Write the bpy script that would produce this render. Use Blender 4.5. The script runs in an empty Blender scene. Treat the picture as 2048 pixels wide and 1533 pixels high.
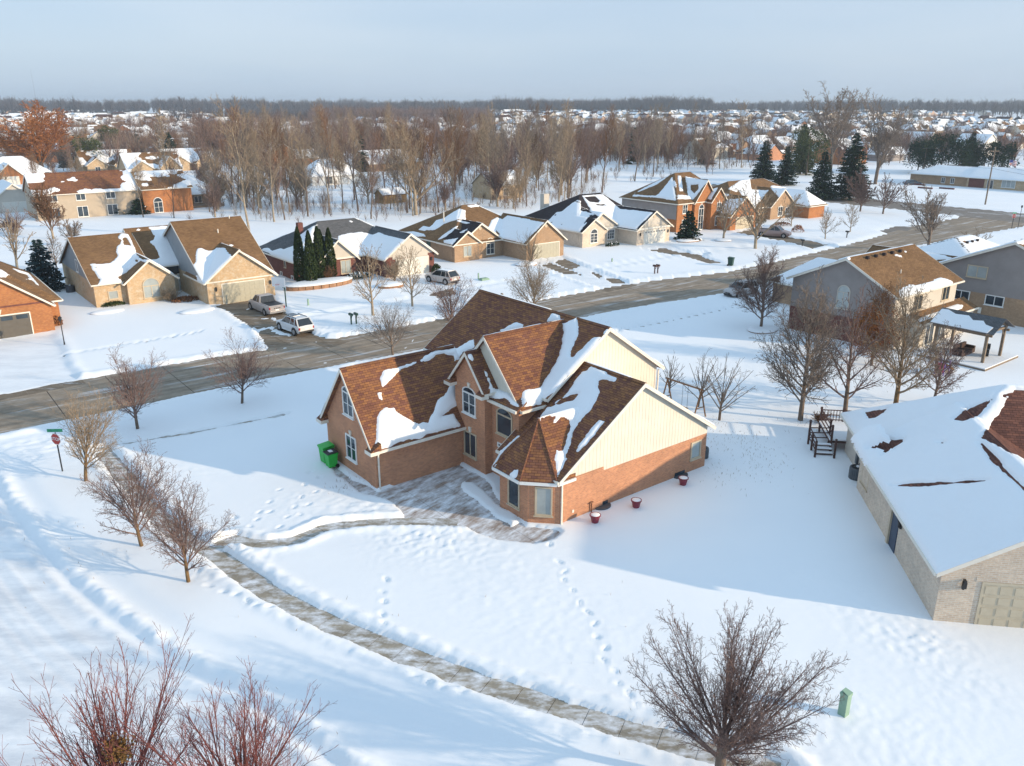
import bpy, math, random
import numpy as np
from mathutils import Vector, Matrix
sc = bpy.context.scene
col = sc.collection
# ---------------------------------------------------------------- camera, sky, sun, exposure
PXF, HOR, CAMH, CX, CY = 1650.0, 203.0, 22.0, 1024.0, 766.5   # focal length in photo pixels, horizon row, height of the drone
PITCH = math.atan((CY-HOR)/PXF)
cam = bpy.data.cameras.new('camera'); cam.sensor_width = 36; cam.lens = PXF/2048*36
cam.clip_start = 0.5; cam.clip_end = 12000
co = bpy.data.objects.new('camera', cam); col.objects.link(co)
co.location = (0, 0, CAMH); co.rotation_euler = (math.pi/2-PITCH, 0, 0); sc.camera = co
SUN_EL, SUN_DIR = math.radians(15), (0.956, -0.292)            # horizontal direction towards the sun
w = bpy.data.worlds.new('World'); sc.world = w; w.use_nodes = True
nt = w.node_tree; bg = nt.nodes['Background']
sky = nt.nodes.new('ShaderNodeTexSky'); sky.sky_type = 'NISHITA'; sky.sun_disc = False
sky.sun_elevation = SUN_EL; sky.sun_rotation = math.atan2(SUN_DIR[0], SUN_DIR[1])
sky.air_density = 1.0; sky.dust_density = 1.2; sky.ozone_density = 2.0; sky.altitude = 100
# a thin, even veil of high cloud in front of the clear sky, faintly streaked
tc = nt.nodes.new('ShaderNodeTexCoord'); mp_ = nt.nodes.new('ShaderNodeMapping'); mp_.inputs['Scale'].default_value = (1.2, 1.2, 7)
nt.links.new(tc.outputs['Generated'], mp_.inputs[0]); nz_ = nt.nodes.new('ShaderNodeTexNoise'); nz_.inputs['Scale'].default_value = 1.6; nz_.inputs['Detail'].default_value = 5
nt.links.new(mp_.outputs[0], nz_.inputs['Vector']); cr_ = nt.nodes.new('ShaderNodeValToRGB')
cr_.color_ramp.elements[0].position = .3; cr_.color_ramp.elements[0].color = (3.75, 4.95, 6.55, 1); cr_.color_ramp.elements[1].position = .7; cr_.color_ramp.elements[1].color = (4.75, 5.65, 6.9, 1)
nt.links.new(nz_.outputs[0], cr_.inputs[0]); sz_ = nt.nodes.new('ShaderNodeSeparateXYZ'); nt.links.new(tc.outputs['Generated'], sz_.inputs[0])
zr_ = nt.nodes.new('ShaderNodeValToRGB'); zr_.color_ramp.elements[0].position = .12; zr_.color_ramp.elements[0].color = (1, 1, 1, 1); zr_.color_ramp.elements[1].position = .8; zr_.color_ramp.elements[1].color = (1.06, 1.22, 1.26, 1)
nt.links.new(sz_.outputs[2], zr_.inputs[0]); mz_ = nt.nodes.new('ShaderNodeMix'); mz_.data_type = 'RGBA'; mz_.blend_type = 'MULTIPLY'; mz_.inputs[0].default_value = 1
nt.links.new(cr_.outputs[0], mz_.inputs[6]); nt.links.new(zr_.outputs[0], mz_.inputs[7]); mx_ = nt.nodes.new('ShaderNodeMix'); mx_.data_type = 'RGBA'; mx_.inputs[0].default_value = .76
nt.links.new(sky.outputs[0], mx_.inputs[6]); nt.links.new(mz_.outputs[2], mx_.inputs[7]); nt.links.new(mx_.outputs[2], bg.inputs[0]); bg.inputs[1].default_value = 0.125
sl = bpy.data.lights.new('sun', 'SUN'); sl.energy = 4.7; sl.angle = math.radians(0.8); sl.color = (1.0, 0.79, 0.54)
so = bpy.data.objects.new('sun', sl); col.objects.link(so)
so.rotation_euler = Vector((SUN_DIR[0]*math.cos(SUN_EL), SUN_DIR[1]*math.cos(SUN_EL), math.sin(SUN_EL))).to_track_quat('Z', 'Y').to_euler()
so.location = (60, -20, 60)
sc.view_settings.view_transform = 'Standard'; sc.view_settings.look = 'None'
sc.view_settings.gamma = 1; sc.view_settings.use_curve_mapping = False
sc.view_settings.exposure = 0.2
sc.render.engine = 'CYCLES'; sc.cycles.use_denoising = True
sc.cycles.max_bounces = 4; sc.cycles.diffuse_bounces = 3; sc.cycles.glossy_bounces = 2; sc.cycles.volume_bounces = 0
sc.cycles.volume_step_rate = 4

# ---------------------------------------------------------------- geometry of the place
cp, sp = math.cos(PITCH), math.sin(PITCH)
def ray(x, y):
    X = x-CX; Y = -(y-CY)
    return np.array([X, PXF*cp+Y*sp, -PXF*sp+Y*cp])
def G(x, y, z=0.):
    d = ray(x, y); t = (z-CAMH)/d[2]; return (d[0]*t, d[1]*t)
def proj(P):
    v = np.asarray(P, float)-np.array([0, 0, CAMH])
    dep = v[..., 1]*cp-v[..., 2]*sp; up = v[..., 1]*sp+v[..., 2]*cp
    return CX+PXF*v[..., 0]/dep, CY-PXF*up/dep, dep
class Frame:
    def __init__(s, deg):
        a = math.radians(deg); s.a = a; s.U = np.array([math.cos(a), math.sin(a)]); s.V = np.array([-s.U[1], s.U[0]])
    def w(s, u, v): p = s.U*u+s.V*v; return float(p[0]), float(p[1])
    def uv(s, x, y, z=0.): q = np.array(G(x, y, z)); return float(q@s.U), float(q@s.V)
F38 = Frame(38); FR = Frame(-8)

# ---------------------------------------------------------------- noise
def _h(ix, iy, s):
    n = (ix.astype(np.int64)*374761393+iy.astype(np.int64)*668265263+s*1274126177) & 0xffffffff
    n = ((n ^ (n >> 13))*1274126177) & 0xffffffff
    return ((n ^ (n >> 16)) & 0xffff)/65535.0
def vnoise(x, y, s=0):
    ix = np.floor(x); iy = np.floor(y); fx = x-ix; fy = y-iy
    fx = fx*fx*(3-2*fx); fy = fy*fy*(3-2*fy)
    a = _h(ix, iy, s); b = _h(ix+1, iy, s); c = _h(ix, iy+1, s); d = _h(ix+1, iy+1, s)
    return (a*(1-fx)+b*fx)*(1-fy)+(c*(1-fx)+d*fx)*fy-0.5
def fbm(x, y, o=4, s=0):
    r = 0; a = 1.
    for i in range(o):
        r = r+a*vnoise(x*2**i, y*2**i, s+i); a *= .5
    return r
def sdf(px, py, poly):
    """signed distance, positive inside"""
    P = np.asarray(poly, float); n = len(P)
    d = np.full(px.shape, 1e9); ins = np.zeros(px.shape, bool)
    for i in range(n):
        ax, ay = P[i]; bx, by = P[(i+1) % n]
        ex, ey = bx-ax, by-ay; wx, wy = px-ax, py-ay
        t = np.clip((wx*ex+wy*ey)/(ex*ex+ey*ey+1e-12), 0, 1)
        d = np.minimum(d, (wx-ex*t)**2+(wy-ey*t)**2)
        c = (ay > py) != (by > py)
        with np.errstate(divide='ignore', invalid='ignore'):
            xi = ax+(py-ay)*ex/(ey if ey != 0 else 1e-12)
        ins ^= c & (px < xi)
    d = np.sqrt(d); return np.where(ins, d, -d)
def linedist(px, py, pts):
    d = np.full(px.shape, 1e9)
    for (ax, ay), (bx, by) in zip(pts[:-1], pts[1:]):
        ex, ey = bx-ax, by-ay; wx, wy = px-ax, py-ay
        t = np.clip((wx*ex+wy*ey)/(ex*ex+ey*ey+1e-12), 0, 1)
        d = np.minimum(d, (wx-ex*t)**2+(wy-ey*t)**2)
    return np.sqrt(d)

# ---------------------------------------------------------------- materials
MATS = {}
class NG:
    def __init__(s, name, rough=.8, spec=.3):
        s.m = bpy.data.materials.new(name); s.m.use_nodes = True; s.t = s.m.node_tree; s.b = s.t.nodes['Principled BSDF']
        s.b.inputs['Roughness'].default_value = rough; s.b.inputs['Specular IOR Level'].default_value = spec
        MATS[name] = s.m
    def n(s, typ, **k):
        x = s.t.nodes.new(typ)
        for a, v in k.items():
            if a.startswith('i_'):
                x.inputs[a[2:].replace('_', ' ')].default_value = v
            else: setattr(x, a, v)
        return x
    def l(s, a, b): s.t.links.new(a, b)
    def coord(s, kind='Object', scale=(1, 1, 1)):
        c = s.n('ShaderNodeTexCoord'); m = s.n('ShaderNodeMapping'); m.inputs['Scale'].default_value = scale
        s.l(c.outputs[kind], m.inputs[0]); return m.outputs[0]
    def geo(s, scale=(1, 1, 1), rot=0.):
        c = s.n('ShaderNodeNewGeometry'); m = s.n('ShaderNodeMapping'); m.inputs['Scale'].default_value = scale
        if rot:
            m0 = s.n('ShaderNodeMapping'); m0.inputs['Rotation'].default_value = (0, 0, rot); s.l(c.outputs['Position'], m0.inputs[0]); s.l(m0.outputs[0], m.inputs[0]); return m.outputs[0]
        s.l(c.outputs['Position'], m.inputs[0]); return m.outputs[0]
    def noise(s, vec, scale, detail=3, rough=.55):
        x = s.n('ShaderNodeTexNoise'); x.inputs['Scale'].default_value = scale; x.inputs['Detail'].default_value = detail; x.inputs['Roughness'].default_value = rough
        s.l(vec, x.inputs['Vector']); return x.outputs[0]
    def ramp(s, fac, stops):
        x = s.n('ShaderNodeValToRGB'); e = x.color_ramp.elements
        while len(e) < len(stops): e.new(.5)
        for k, (p, c) in enumerate(stops):
            e[k].position = p; e[k].color = (*c, 1) if len(c) == 3 else c
        s.l(fac, x.inputs[0]); return x.outputs[0]
    def mix(s, fac, a, b, mode='MIX'):
        x = s.n('ShaderNodeMix', data_type='RGBA', blend_type=mode)
        for inp, v in ((x.inputs[0], fac), (x.inputs[6], a), (x.inputs[7], b)):
            if hasattr(v, 'links') or isinstance(v, bpy.types.NodeSocket): s.l(v, inp)
            else: inp.default_value = (*v, 1) if isinstance(v, tuple) and len(v) == 3 else v
        return x.outputs[2]
    def math(s, op, a, b=0.):
        x = s.n('ShaderNodeMath', operation=op)
        for inp, v in ((x.inputs[0], a), (x.inputs[1], b)):
            if isinstance(v, bpy.types.NodeSocket): s.l(v, inp)
            else: inp.default_value = v
        return x.outputs[0]
    def bump(s, h, strength=.3, dist=.05):
        x = s.n('ShaderNodeBump'); x.inputs['Strength'].default_value = strength; x.inputs['Distance'].default_value = dist
        s.l(h, x.inputs['Height']); s.l(x.outputs[0], s.b.inputs['Normal'])
    def color(s, v):
        if isinstance(v, bpy.types.NodeSocket): s.l(v, s.b.inputs['Base Color'])
        else: s.b.inputs['Base Color'].default_value = (*v, 1)
        return s.m
def plain(name, c, rough=.6, spec=.3, metal=0., var=.12, scale=3.):
    g = NG(name, rough, spec); v = g.coord()
    n = g.noise(v, scale, 4)
    a = tuple(x*(1-var) for x in c); b = tuple(min(1, x*(1+var)) for x in c)
    g.color(g.ramp(n, [(.3, a), (.7, b)])); g.b.inputs['Metallic'].default_value = metal
    return g.m
def brick_mat(name, c1, c2, mortar, bw=.21, rh=.075, ms=.009, patch=None):
    g = NG(name, .85, .2); uv = g.coord('UV')
    t = g.n('ShaderNodeTexBrick'); g.l(uv, t.inputs[0])
    for k, v in (('Color1', (*c1, 1)), ('Color2', (*c2, 1)), ('Mortar', (*mortar, 1)), ('Scale', 1.), ('Mortar Size', ms), ('Brick Width', bw), ('Row Height', rh), ('Bias', 0.), ('Mortar Smooth', .2)):
        t.inputs[k].default_value = v
    n1 = g.noise(uv, .6, 4); n2 = g.noise(uv, 5., 3)
    c = g.mix(1., t.outputs[0], g.ramp(n1, [(.25, (.82, .82, .84)), (.75, (1.15, 1.12, 1.1))]), 'MULTIPLY')
    c = g.mix(1., c, g.ramp(n2, [(.2, (.85, .85, .85)), (.8, (1.12, 1.12, 1.12))]), 'MULTIPLY')
    if patch: c = g.mix(g.ramp(g.noise(uv, 2.2, 5, .7), [(.5, (0, 0, 0)), (.62, (1, 1, 1))]), c, patch)
    g.color(c); inv = g.math('SUBTRACT', 1., t.outputs[1]); g.bump(inv, .5, .012); return g.m
def shingle_mat(name, c1, c2, dark=.5, w=.32, rh=.15):
    g = NG(name, .92, .12); uv = g.coord('UV')
    t = g.n('ShaderNodeTexBrick'); g.l(uv, t.inputs[0])
    for k, v in (('Color1', (*c1, 1)), ('Color2', (*c2, 1)), ('Mortar', tuple(x*.45 for x in c2)+(1,)), ('Scale', 1.), ('Mortar Size', .012), ('Brick Width', w), ('Row Height', rh), ('Bias', 0.), ('Mortar Smooth', .4)):
        t.inputs[k].default_value = v
    n1 = g.noise(uv, .35, 5, .6); n2 = g.noise(g.coord('UV', (1.6, 5.5, 1)), 1., 2)
    c = g.mix(1., t.outputs[0], g.ramp(n1, [(.3, (.78,)*3), (.7, (1.15,)*3)]), 'MULTIPLY')
    c = g.mix(1., c, g.ramp(n2, [(.3, (dark+.38,)*3), (.7, (1.12,)*3)]), 'MULTIPLY')
    g.color(c)
    sx = g.n('ShaderNodeSeparateXYZ'); g.l(uv, sx.inputs[0])
    saw = g.math('FRACT', g.math('DIVIDE', sx.outputs[1], rh))
    h = g.math('ADD', g.math('SUBTRACT', 1., saw), g.math('MULTIPLY', n2, .6)); g.bump(h, .55, .02); return g.m
def snow_mat(name, fine=1., tint=(.83, .85, .88), wind=True):
    g = NG(name, .65, .25); v = g.geo()
    n1 = g.noise(v, .22, 5, .6); n2 = g.noise(v, 4.5, 5, .65)
    c = g.ramp(n1, [(.3, tuple(x*.965 for x in tint)), (.7, tint)])
    if wind:
        n3 = g.noise(g.geo((.5, 2.2, 1)), 1.1, 5, .62); h = g.math('ADD', g.math('MULTIPLY', n2, .35*fine), n3)
    else: h = n2
    g.color(c); g.bump(h, .35*fine, .12); return g.m
def ground_snow():
    g = NG('ground_snow', .65, .25); v = g.geo()
    at = g.n('ShaderNodeAttribute'); at.attribute_name = 'packed'
    n1 = g.noise(v, .12, 5, .6); n2 = g.noise(v, 3.5, 5, .65)
    c = g.ramp(n1, [(.3, (.80, .825, .86)), (.7, (.85, .865, .885))])
    dirt = g.ramp(g.noise(g.geo((.35, .9, 1)), .8, 6, .68), [(.38, (.52, .55, .60)), (.60, (.80, .82, .85))])
    c = g.mix(at.outputs['Fac'], c, dirt)
    n3 = g.noise(g.geo((.45, 1.8, 1)), .9, 6, .62)
    g.color(c); n4 = g.noise(v, 22., 3, .6)
    g.bump(g.math('ADD', g.math('ADD', g.math('MULTIPLY', n2, .35), g.math('MULTIPLY', n4, .12)), g.math('MULTIPLY', n3, .8)), .17, .10); return g.m
def pave_mat(name, c1, c2, snow=.5, scale=1., streak=(1, 3, 1), rot=0.):
    """concrete, partly dusted with blown snow"""
    g = NG(name, .85, .25); v = g.geo()
    c = g.ramp(g.noise(v, .9, 6, .65), [(.3, c1), (.7, c2)])
    c = g.mix(1., c, g.ramp(g.noise(v, 9., 4, .7), [(.2, (.8,)*3), (.8, (1.15,)*3)]), 'MULTIPLY')
    m = g.noise(g.geo(streak, rot), scale, 7, .68)
    ruts = g.noise(g.geo((.05, 1.5, 1), rot), 1., 3, .5); c = g.mix(1., c, g.ramp(ruts, [(.35, (.82,)*3), (.65, (1.12,)*3)]), 'MULTIPLY')
    f = g.ramp(m, [(1-snow-.10, (0, 0, 0)), (1-snow+.14, (1, 1, 1))])
    g.color(g.mix(f, c, (.74, .77, .82))); g.bump(m, .3, .03); return g.m
def bark(name, c1, c2, c3=None):
    g = NG(name, .9, .1); v = g.coord()
    n = g.noise(v, 2.2, 4)
    g.color(g.ramp(n, [(.35, c1), (.62, c2)])); return g.m

snowm = snow_mat('snow_cover_white', .6, wind=False)
groundm = ground_snow()
street_m = pave_mat('street_concrete', (.22, .175, .13), (.32, .26, .20), .36, .5, (.22, 2.2, 1), -.66)
roadm = pave_mat('road_concrete', (.18, .16, .14), (.24, .21, .185), .35, .3, (.5, .3, 1))
walk_m = pave_mat('walk_concrete', (.25, .22, .175), (.36, .32, .26), .47, 1.0, (1, 1.9, 1))
patio_m = pave_mat('patio_concrete', (.27, .21, .175), (.38, .30, .255), .52, 1.1, (.6, 1.6, 1), -.9)
drive_m = pave_mat('driveway_concrete', (.15, .115, .08), (.24, .19, .14), .33, .5)
joint_m = plain('joint_dark', (.05, .045, .04))
brick_red = brick_mat('brick_red', (.56, .26, .135), (.42, .185, .105), (.50, .35, .25))
brick_tan = brick_mat('brick_tan', (.55, .40, .24), (.47, .31, .16), (.52, .44, .33), patch=(.55, .46, .34))
brick_dark = brick_mat('brick_dark_red', (.20, .075, .06), (.13, .045, .04), (.20, .12, .10))
brick_orange = brick_mat('brick_orange', (.46, .19, .06), (.34, .12, .04), (.34, .22, .15))
brick_beige = brick_mat('brick_beige', (.42, .28, .17), (.34, .21, .12), (.40, .32, .24))
brick_pale = brick_mat('brick_pale', (.64, .53, .41), (.53, .42, .32), (.62, .58, .50), .28, .095, .018)
sh_brown = shingle_mat('shingle_reddish', (.29, .136, .060), (.155, .070, .055))
sh_tan = shingle_mat('shingle_tan', (.24, .14, .07), (.16, .092, .048), .7)
sh_gray = shingle_mat('shingle_gray', (.13, .13, .135), (.09, .092, .097), .8)
sh_dark = shingle_mat('shingle_dark', (.05, .04, .042), (.03, .024, .026), .8)
sh_maroon = shingle_mat('shingle_maroon', (.19, .085, .06), (.105, .05, .042))
siding_m = plain('siding_cream', (.66, .625, .53), .6, var=.05, scale=1.)
siding_gray = plain('siding_gray', (.27, .245, .235), .7, var=.08, scale=1.)
siding_tan = plain('siding_tan', (.42, .35, .27), .7, var=.06, scale=1.)
siding_pale = plain('siding_pale', (.52, .48, .42), .7, var=.05, scale=1.)
siding_blue = plain('siding_blue_gray', (.27, .29, .31), .7, var=.06, scale=1.)
trim_m = plain('trim_white', (.72, .68, .60), .45, .4, var=.06)
trim_beige = plain('trim_beige', (.52, .43, .31), .5, .3, var=.06)
frame_w = plain('window_white', (.76, .76, .74), .4, .5, var=.04)
door_beige = plain('door_beige', (.50, .44, .33), .5, .4, var=.05)
door_green = plain('door_gray_green', (.40, .38, .30), .5, .4, var=.05)
door_gray = plain('door_dark_gray', (.11, .10, .085), .5, .4, var=.06)
door_white = plain('door_white', (.66, .64, .58), .5, .4, var=.05)
door_navy = plain('door_navy', (.03, .05, .09), .5, .4)
glassm = plain('window_glass', (.03, .045, .06), .08, .8, var=.5, scale=.8)
glass_pale = plain('window_glass_pale', (.34, .38, .38), .2, .6, var=.2, scale=.6)  # paler pane colour than the common window glass
glass_car = plain('car_glass', (.015, .02, .025), .06, .8, var=.2)
blackm = plain('black_metal', (.02, .02, .022), .5, .4)
rubberm = plain('tyre_rubber', (.018, .018, .018), .85, .2)
rimm = plain('wheel_rim', (.35, .35, .36), .35, .5, .6)
stonem = plain('keystone', (.62, .58, .50), .8, var=.1)
deck_m = plain('deck_wood_red', (.085, .045, .038), .8, var=.25)
wood_m = plain('weathered_wood', (.20, .155, .115), .8, var=.25)
swing_m = plain('swing_wood', (.20, .11, .06), .8, var=.2)
green_m = plain('bin_green', (.02, .42, .05), .4, .4, var=.12)
dkgreen_m = plain('dark_green_plastic', (.015, .06, .04), .45, .4)
sage_m = plain('sage_green_metal', (.23, .36, .27), .5, .4, var=.08)
red_m = plain('sign_red', (.42, .04, .03), .5, .4)
white_m = plain('sign_white', (.8, .8, .8), .5, .4, var=.02)
sgreen_m = plain('sign_green', (.02, .25, .13), .5, .4)
burg_m = plain('pot_burgundy', (.20, .02, .04), .35, .5)
acm = plain('ac_gray', (.09, .105, .12), .5, .4, .3)
paverm = plain('retaining_block', (.30, .17, .10), .85, var=.25, scale=2.)
tail_m = plain('tail_lamp_red', (.35, .01, .01), .25, .6)
silver_m = plain('car_paint_silver', (.42, .39, .38), .3, .6, .3, .04)
whitecar_m = plain('car_paint_white', (.62, .63, .64), .25, .6, 0, .03)
champ_m = plain('car_paint_champagne', (.50, .44, .40), .3, .6, .2, .04)
pinkt_m = plain('car_paint_rose', (.34, .24, .22), .3, .6, .3, .04)
bluecar_m = plain('car_paint_blue', (.05, .09, .13), .3, .6, .3, .04)
mulch_m = plain('mulch_leaf_brown', (.20, .09, .04), .95, var=.5, scale=6.)
bark_sunlit = bark('bark_sunlit_gold', (.20, .13, .065), (.12, .075, .04))  # the gold of low sunlight is put into this bark colour
bark_dark = bark('bark_dark', (.12, .09, .07), (.18, .14, .11))
bark_pale = bark('bark_pale', (.38, .32, .24), (.26, .21, .155))
twig_purple = bark('twig_purple_brown', (.15, .10, .09), (.22, .155, .135))
twig_tan = bark('twig_tan', (.33, .255, .18), (.22, .17, .12))
twig_red = bark('twig_red', (.21, .075, .07), (.14, .06, .055))
twig_gray = bark('twig_gray_brown', (.16, .13, .11), (.24, .195, .16))
twig_rust = bark('twig_rust', (.20, .11, .06), (.14, .08, .05))
leaf_rust = bark('leaf_rust', (.36, .14, .04), (.20, .07, .03)); far_bark = bark('far_bark', (.085, .07, .068), (.06, .05, .05))
twig_orange = bark('twig_orange', (.42, .17, .055), (.28, .12, .05))
twig_maroon = bark('twig_maroon', (.20, .14, .12), (.15, .105, .09))
needle_m = bark('needle_dark_green', (.012, .026, .018), (.03, .055, .03))
needle_blue = bark('needle_blue_green', (.015, .035, .04), (.04, .075, .08))
arbor_m = bark('arborvitae_green', (.02, .035, .012), (.05, .07, .022))
pine_m = bark('pine_olive', (.05, .075, .03), (.10, .11, .05))

# ---------------------------------------------------------------- mesh helpers
def setp(o, label=None, cat=None, group=None, kind=None):
    if label: o['label'] = label
    if cat: o['category'] = cat
    if group: o['group'] = group
    if kind: o['kind'] = kind
    return o
def auto_uv(me):
    uvl = me.uv_layers.new(name='UVMap').data
    for p in me.polygons:
        n = p.normal
        if abs(n.z) > .999: t = Vector((1, 0, 0)); b = Vector((0, 1, 0))
        else:
            t = Vector((-n.y, n.x, 0)).normalized(); b = n.cross(t)
        for li in p.loop_indices:
            c = me.vertices[me.loops[li].vertex_index].co
            uvl[li].uv = (c.dot(t), c.dot(b))
def mk(name, V, F, m, parent=None, smooth=False, uv=True):
    me = bpy.data.meshes.new(name); me.from_pydata([tuple(map(float, v)) for v in V], [], F); me.update()
    if uv: auto_uv(me)
    if smooth: me.polygons.foreach_set('use_smooth', [True]*len(me.polygons))
    me.materials.append(m)
    o = bpy.data.objects.new(name, me); col.objects.link(o)
    if parent: o.parent = parent
    return o
def fast(name, V, F, m, parent=None, smooth=False):
    """V (n,3) floats, F (m,k) ints"""
    V = np.ascontiguousarray(V, dtype=np.float32); F = np.ascontiguousarray(F, dtype=np.int32)
    k = F.shape[1]; me = bpy.data.meshes.new(name)
    me.vertices.add(len(V)); me.vertices.foreach_set('co', V.ravel())
    me.loops.add(F.size); me.loops.foreach_set('vertex_index', F.ravel())
    me.polygons.add(len(F)); me.polygons.foreach_set('loop_start', np.arange(len(F), dtype=np.int32)*k)
    me.update(calc_edges=True)
    me.polygons.foreach_set('use_smooth', np.full(len(F), smooth))
    me.materials.append(m)
    o = bpy.data.objects.new(name, me); col.objects.link(o)
    if parent: o.parent = parent
    return o
def empty(name, loc=(0, 0, 0), rz=0., label=None, cat=None, group=None):
    o = bpy.data.objects.new(name, None); col.objects.link(o); o.location = loc; o.rotation_euler = (0, 0, rz); o.empty_display_size = .3
    return setp(o, label, cat, group)
def box(x0, x1, y0, y1, z0, z1):
    V = [(x0, y0, z0), (x1, y0, z0), (x1, y1, z0), (x0, y1, z0), (x0, y0, z1), (x1, y0, z1), (x1, y1, z1), (x0, y1, z1)]
    return V, [(0, 3, 2, 1), (4, 5, 6, 7), (0, 1, 5, 4), (1, 2, 6, 5), (2, 3, 7, 6), (3, 0, 4, 7)]
def join(*parts):
    V = []; F = []
    for v, f in parts:
        b = len(V); V += list(v); F += [tuple(i+b for i in q) for q in f]
    return V, F
def prism(poly, d):
    """poly: list of 3-D points, extruded by vector d"""
    n = len(poly); V = [tuple(p) for p in poly]+[(p[0]+d[0], p[1]+d[1], p[2]+d[2]) for p in poly]
    F = [tuple(range(n)), tuple(range(2*n-1, n-1, -1))]+[(i, i+n, (i+1) % n+n, (i+1) % n) for i in range(n)]
    a, b, c = (Vector(p) for p in poly[:3])
    nn = Vector((0, 0, 0))
    for i in range(n): nn += Vector(poly[i]).cross(Vector(poly[(i+1) % n]))
    if nn.dot(Vector(d)) > 0: F = [tuple(reversed(f)) for f in F]
    return V, F
def cyl(p0, p1, r0, r1=None, n=8, cap=True):
    r1 = r0 if r1 is None else r1
    a = Vector(p0); b = Vector(p1); d = (b-a).normalized()
    s = d.orthogonal().normalized(); t = d.cross(s)
    V = []; 
    for q, r in ((a, r0), (b, r1)):
        for i in range(n):
            an = 2*math.pi*i/n; V.append(tuple(q+s*(math.cos(an)*r)+t*(math.sin(an)*r)))
    F = [(i, (i+1) % n, (i+1) % n+n, i+n) for i in range(n)]
    if cap: F += [tuple(range(n-1, -1, -1)), tuple(range(n, 2*n))]
    return V, F
def lathe(prof, n=12, cx=0, cy=0):
    V = []; F = []
    for r, z in prof:
        for i in range(n):
            a = 2*math.pi*i/n; V.append((cx+r*math.cos(a), cy+r*math.sin(a), z))
    for k in range(len(prof)-1):
        for i in range(n):
            j = (i+1) % n; F.append((k*n+i, k*n+j, (k+1)*n+j, (k+1)*n+i))
    F.append(tuple(range(n-1, -1, -1))); F.append(tuple(range((len(prof)-1)*n, len(prof)*n)))
    return V, F
def copy_tree(o, parent=None):
    c = o.copy(); col.objects.link(c)
    if parent: c.parent = parent
    for ch in list(o.children): copy_tree(ch, c)
    return c
# ---------------------------------------------------------------- ground: street, walks, drives, snow
def P(l, z=0.): return [G(x, y, z) for x, y in l]
near_e = [F38.uv(x, y) for x, y in [(60, 860), (240, 822), (560, 755), (860, 700), (1250, 620), (1470, 585), (1816, 496), (2031, 458)]]
far_e = [F38.uv(x, y) for x, y in [(0, 793), (130, 765), (440, 713), (600, 690), (850, 645), (1100, 597), (1300, 562), (1450, 545), (1560, 522), (1700, 488), (1835, 450)]]
def vn(u): return float(np.interp(u, [a for a, b in near_e], [b for a, b in near_e]))
def vf(u): return float(np.interp(u, [a for a, b in far_e], [b for a, b in far_e]))
UEND = 176.
us = np.arange(-14, UEND+.1, 4.6)
street_poly = [F38.w(u, vn(u)) for u in us]+[F38.w(u, vf(u)) for u in us[::-1]]
road_poly = [F38.w(u, v) for u, v in ((174.6, -60), (190.5, -60), (190.5, 152), (175.2, 152))]
corner = P([(1816, 496), (2031, 458), (2120, 440), (2060, 432), (1925, 430), (1903, 441), (1835, 452), (1760, 476)])
street = mk('street', *prism([(x, y, -.02) for x, y in street_poly], (0, 0, -.1)), joint_m); setp(street, kind='structure')
def slab(a, b, c, d, m, parent, z=.03, th=.08, gap=.012, name='slab'):
    """four ground corners, shrunk by half a joint"""
    q = [Vector((*p, 0)) for p in (a, b, c, d)]; cc = sum(q, Vector())/4
    q = [p+(cc-p).normalized()*gap*1.4 for p in q]
    zz = z+random.uniform(-.004, .004)
    return mk(name, *prism([(p.x, p.y, zz) for p in q], (0, 0, -th)), m, parent, uv=False)
random.seed(3)
for i in range(len(us)-1):
    a, b = us[i], us[i+1]; lanes = 2
    for k in range(lanes):
        f0, f1 = k/lanes, (k+1)/lanes
        pt = lambda u, f: F38.w(u, vn(u)*(1-f)+vf(u)*f)
        slab(pt(a, f0), pt(b, f0), pt(b, f1), pt(a, f1), street_m, street, gap=.03)
road = mk('road', *prism([(x, y, .034) for x, y in road_poly], (0, 0, -.1)), roadm); setp(road, kind='structure')
vv = np.arange(-60, 142, 9.); Vs = []; Fs = []
V, F = join(*[prism([(*F38.w(u-.06, v), .05), (*F38.w(u+.06, v), .05), (*F38.w(u+.06, v+8.9), .05), (*F38.w(u-.06, v+8.9), .05)], (0, 0, -.01)) for v in vv for u in (179, 186.5)])
mk('lane_line', V, F, plain('faded_line', (.3, .29, .28)), road, uv=False)
apron = mk('street_corner_apron', *prism([(x, y, .026) for x, y in corner], (0, 0, -.08)), roadm); setp(apron, kind='structure')

def strip(name, pts, width, seg, m, label=None):
    """a walk of square slabs along a line"""
    base = []
    pts = [Vector(p) for p in pts]; L = [0]
    for a, b in zip(pts[:-1], pts[1:]): L.append(L[-1]+(b-a).length)
    def at(s):
        for i in range(len(pts)-1):
            if s <= L[i+1] or i == len(pts)-2:
                t = (s-L[i])/(L[i+1]-L[i]); return pts[i].lerp(pts[i+1], t)
    n = max(1, int(L[-1]/seg)); ss = [L[-1]*i/n for i in range(n+1)]
    le = []; ri = []
    for s in ss:
        d = (at(min(L[-1], s+.4))-at(max(0, s-.4))).normalized(); nn = Vector((-d.y, d.x))*width/2
        le.append(at(s)+nn); ri.append(at(s)-nn)
    root = mk(name, *prism([(*p, -.03) for p in le]+[(*p, -.03) for p in ri[::-1]], (0, 0, -.05)), snowm, uv=False); setp(root, kind='structure')
    for i in range(n): slab(ri[i], ri[i+1], le[i+1], le[i], m, root)
    return root
walk_px = [(205, 905), (255, 960), (300, 1020), (345, 1065), (400, 1092), (430, 1112), (500, 1160), (570, 1205), (673, 1256), (790, 1304), (890, 1343), (990, 1378), (1119, 1420), (1250, 1458), (1400, 1503), (1560, 1550)]
walk = P(walk_px)
strip('pavement', walk, 1.15, 1.4, walk_m)
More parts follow.
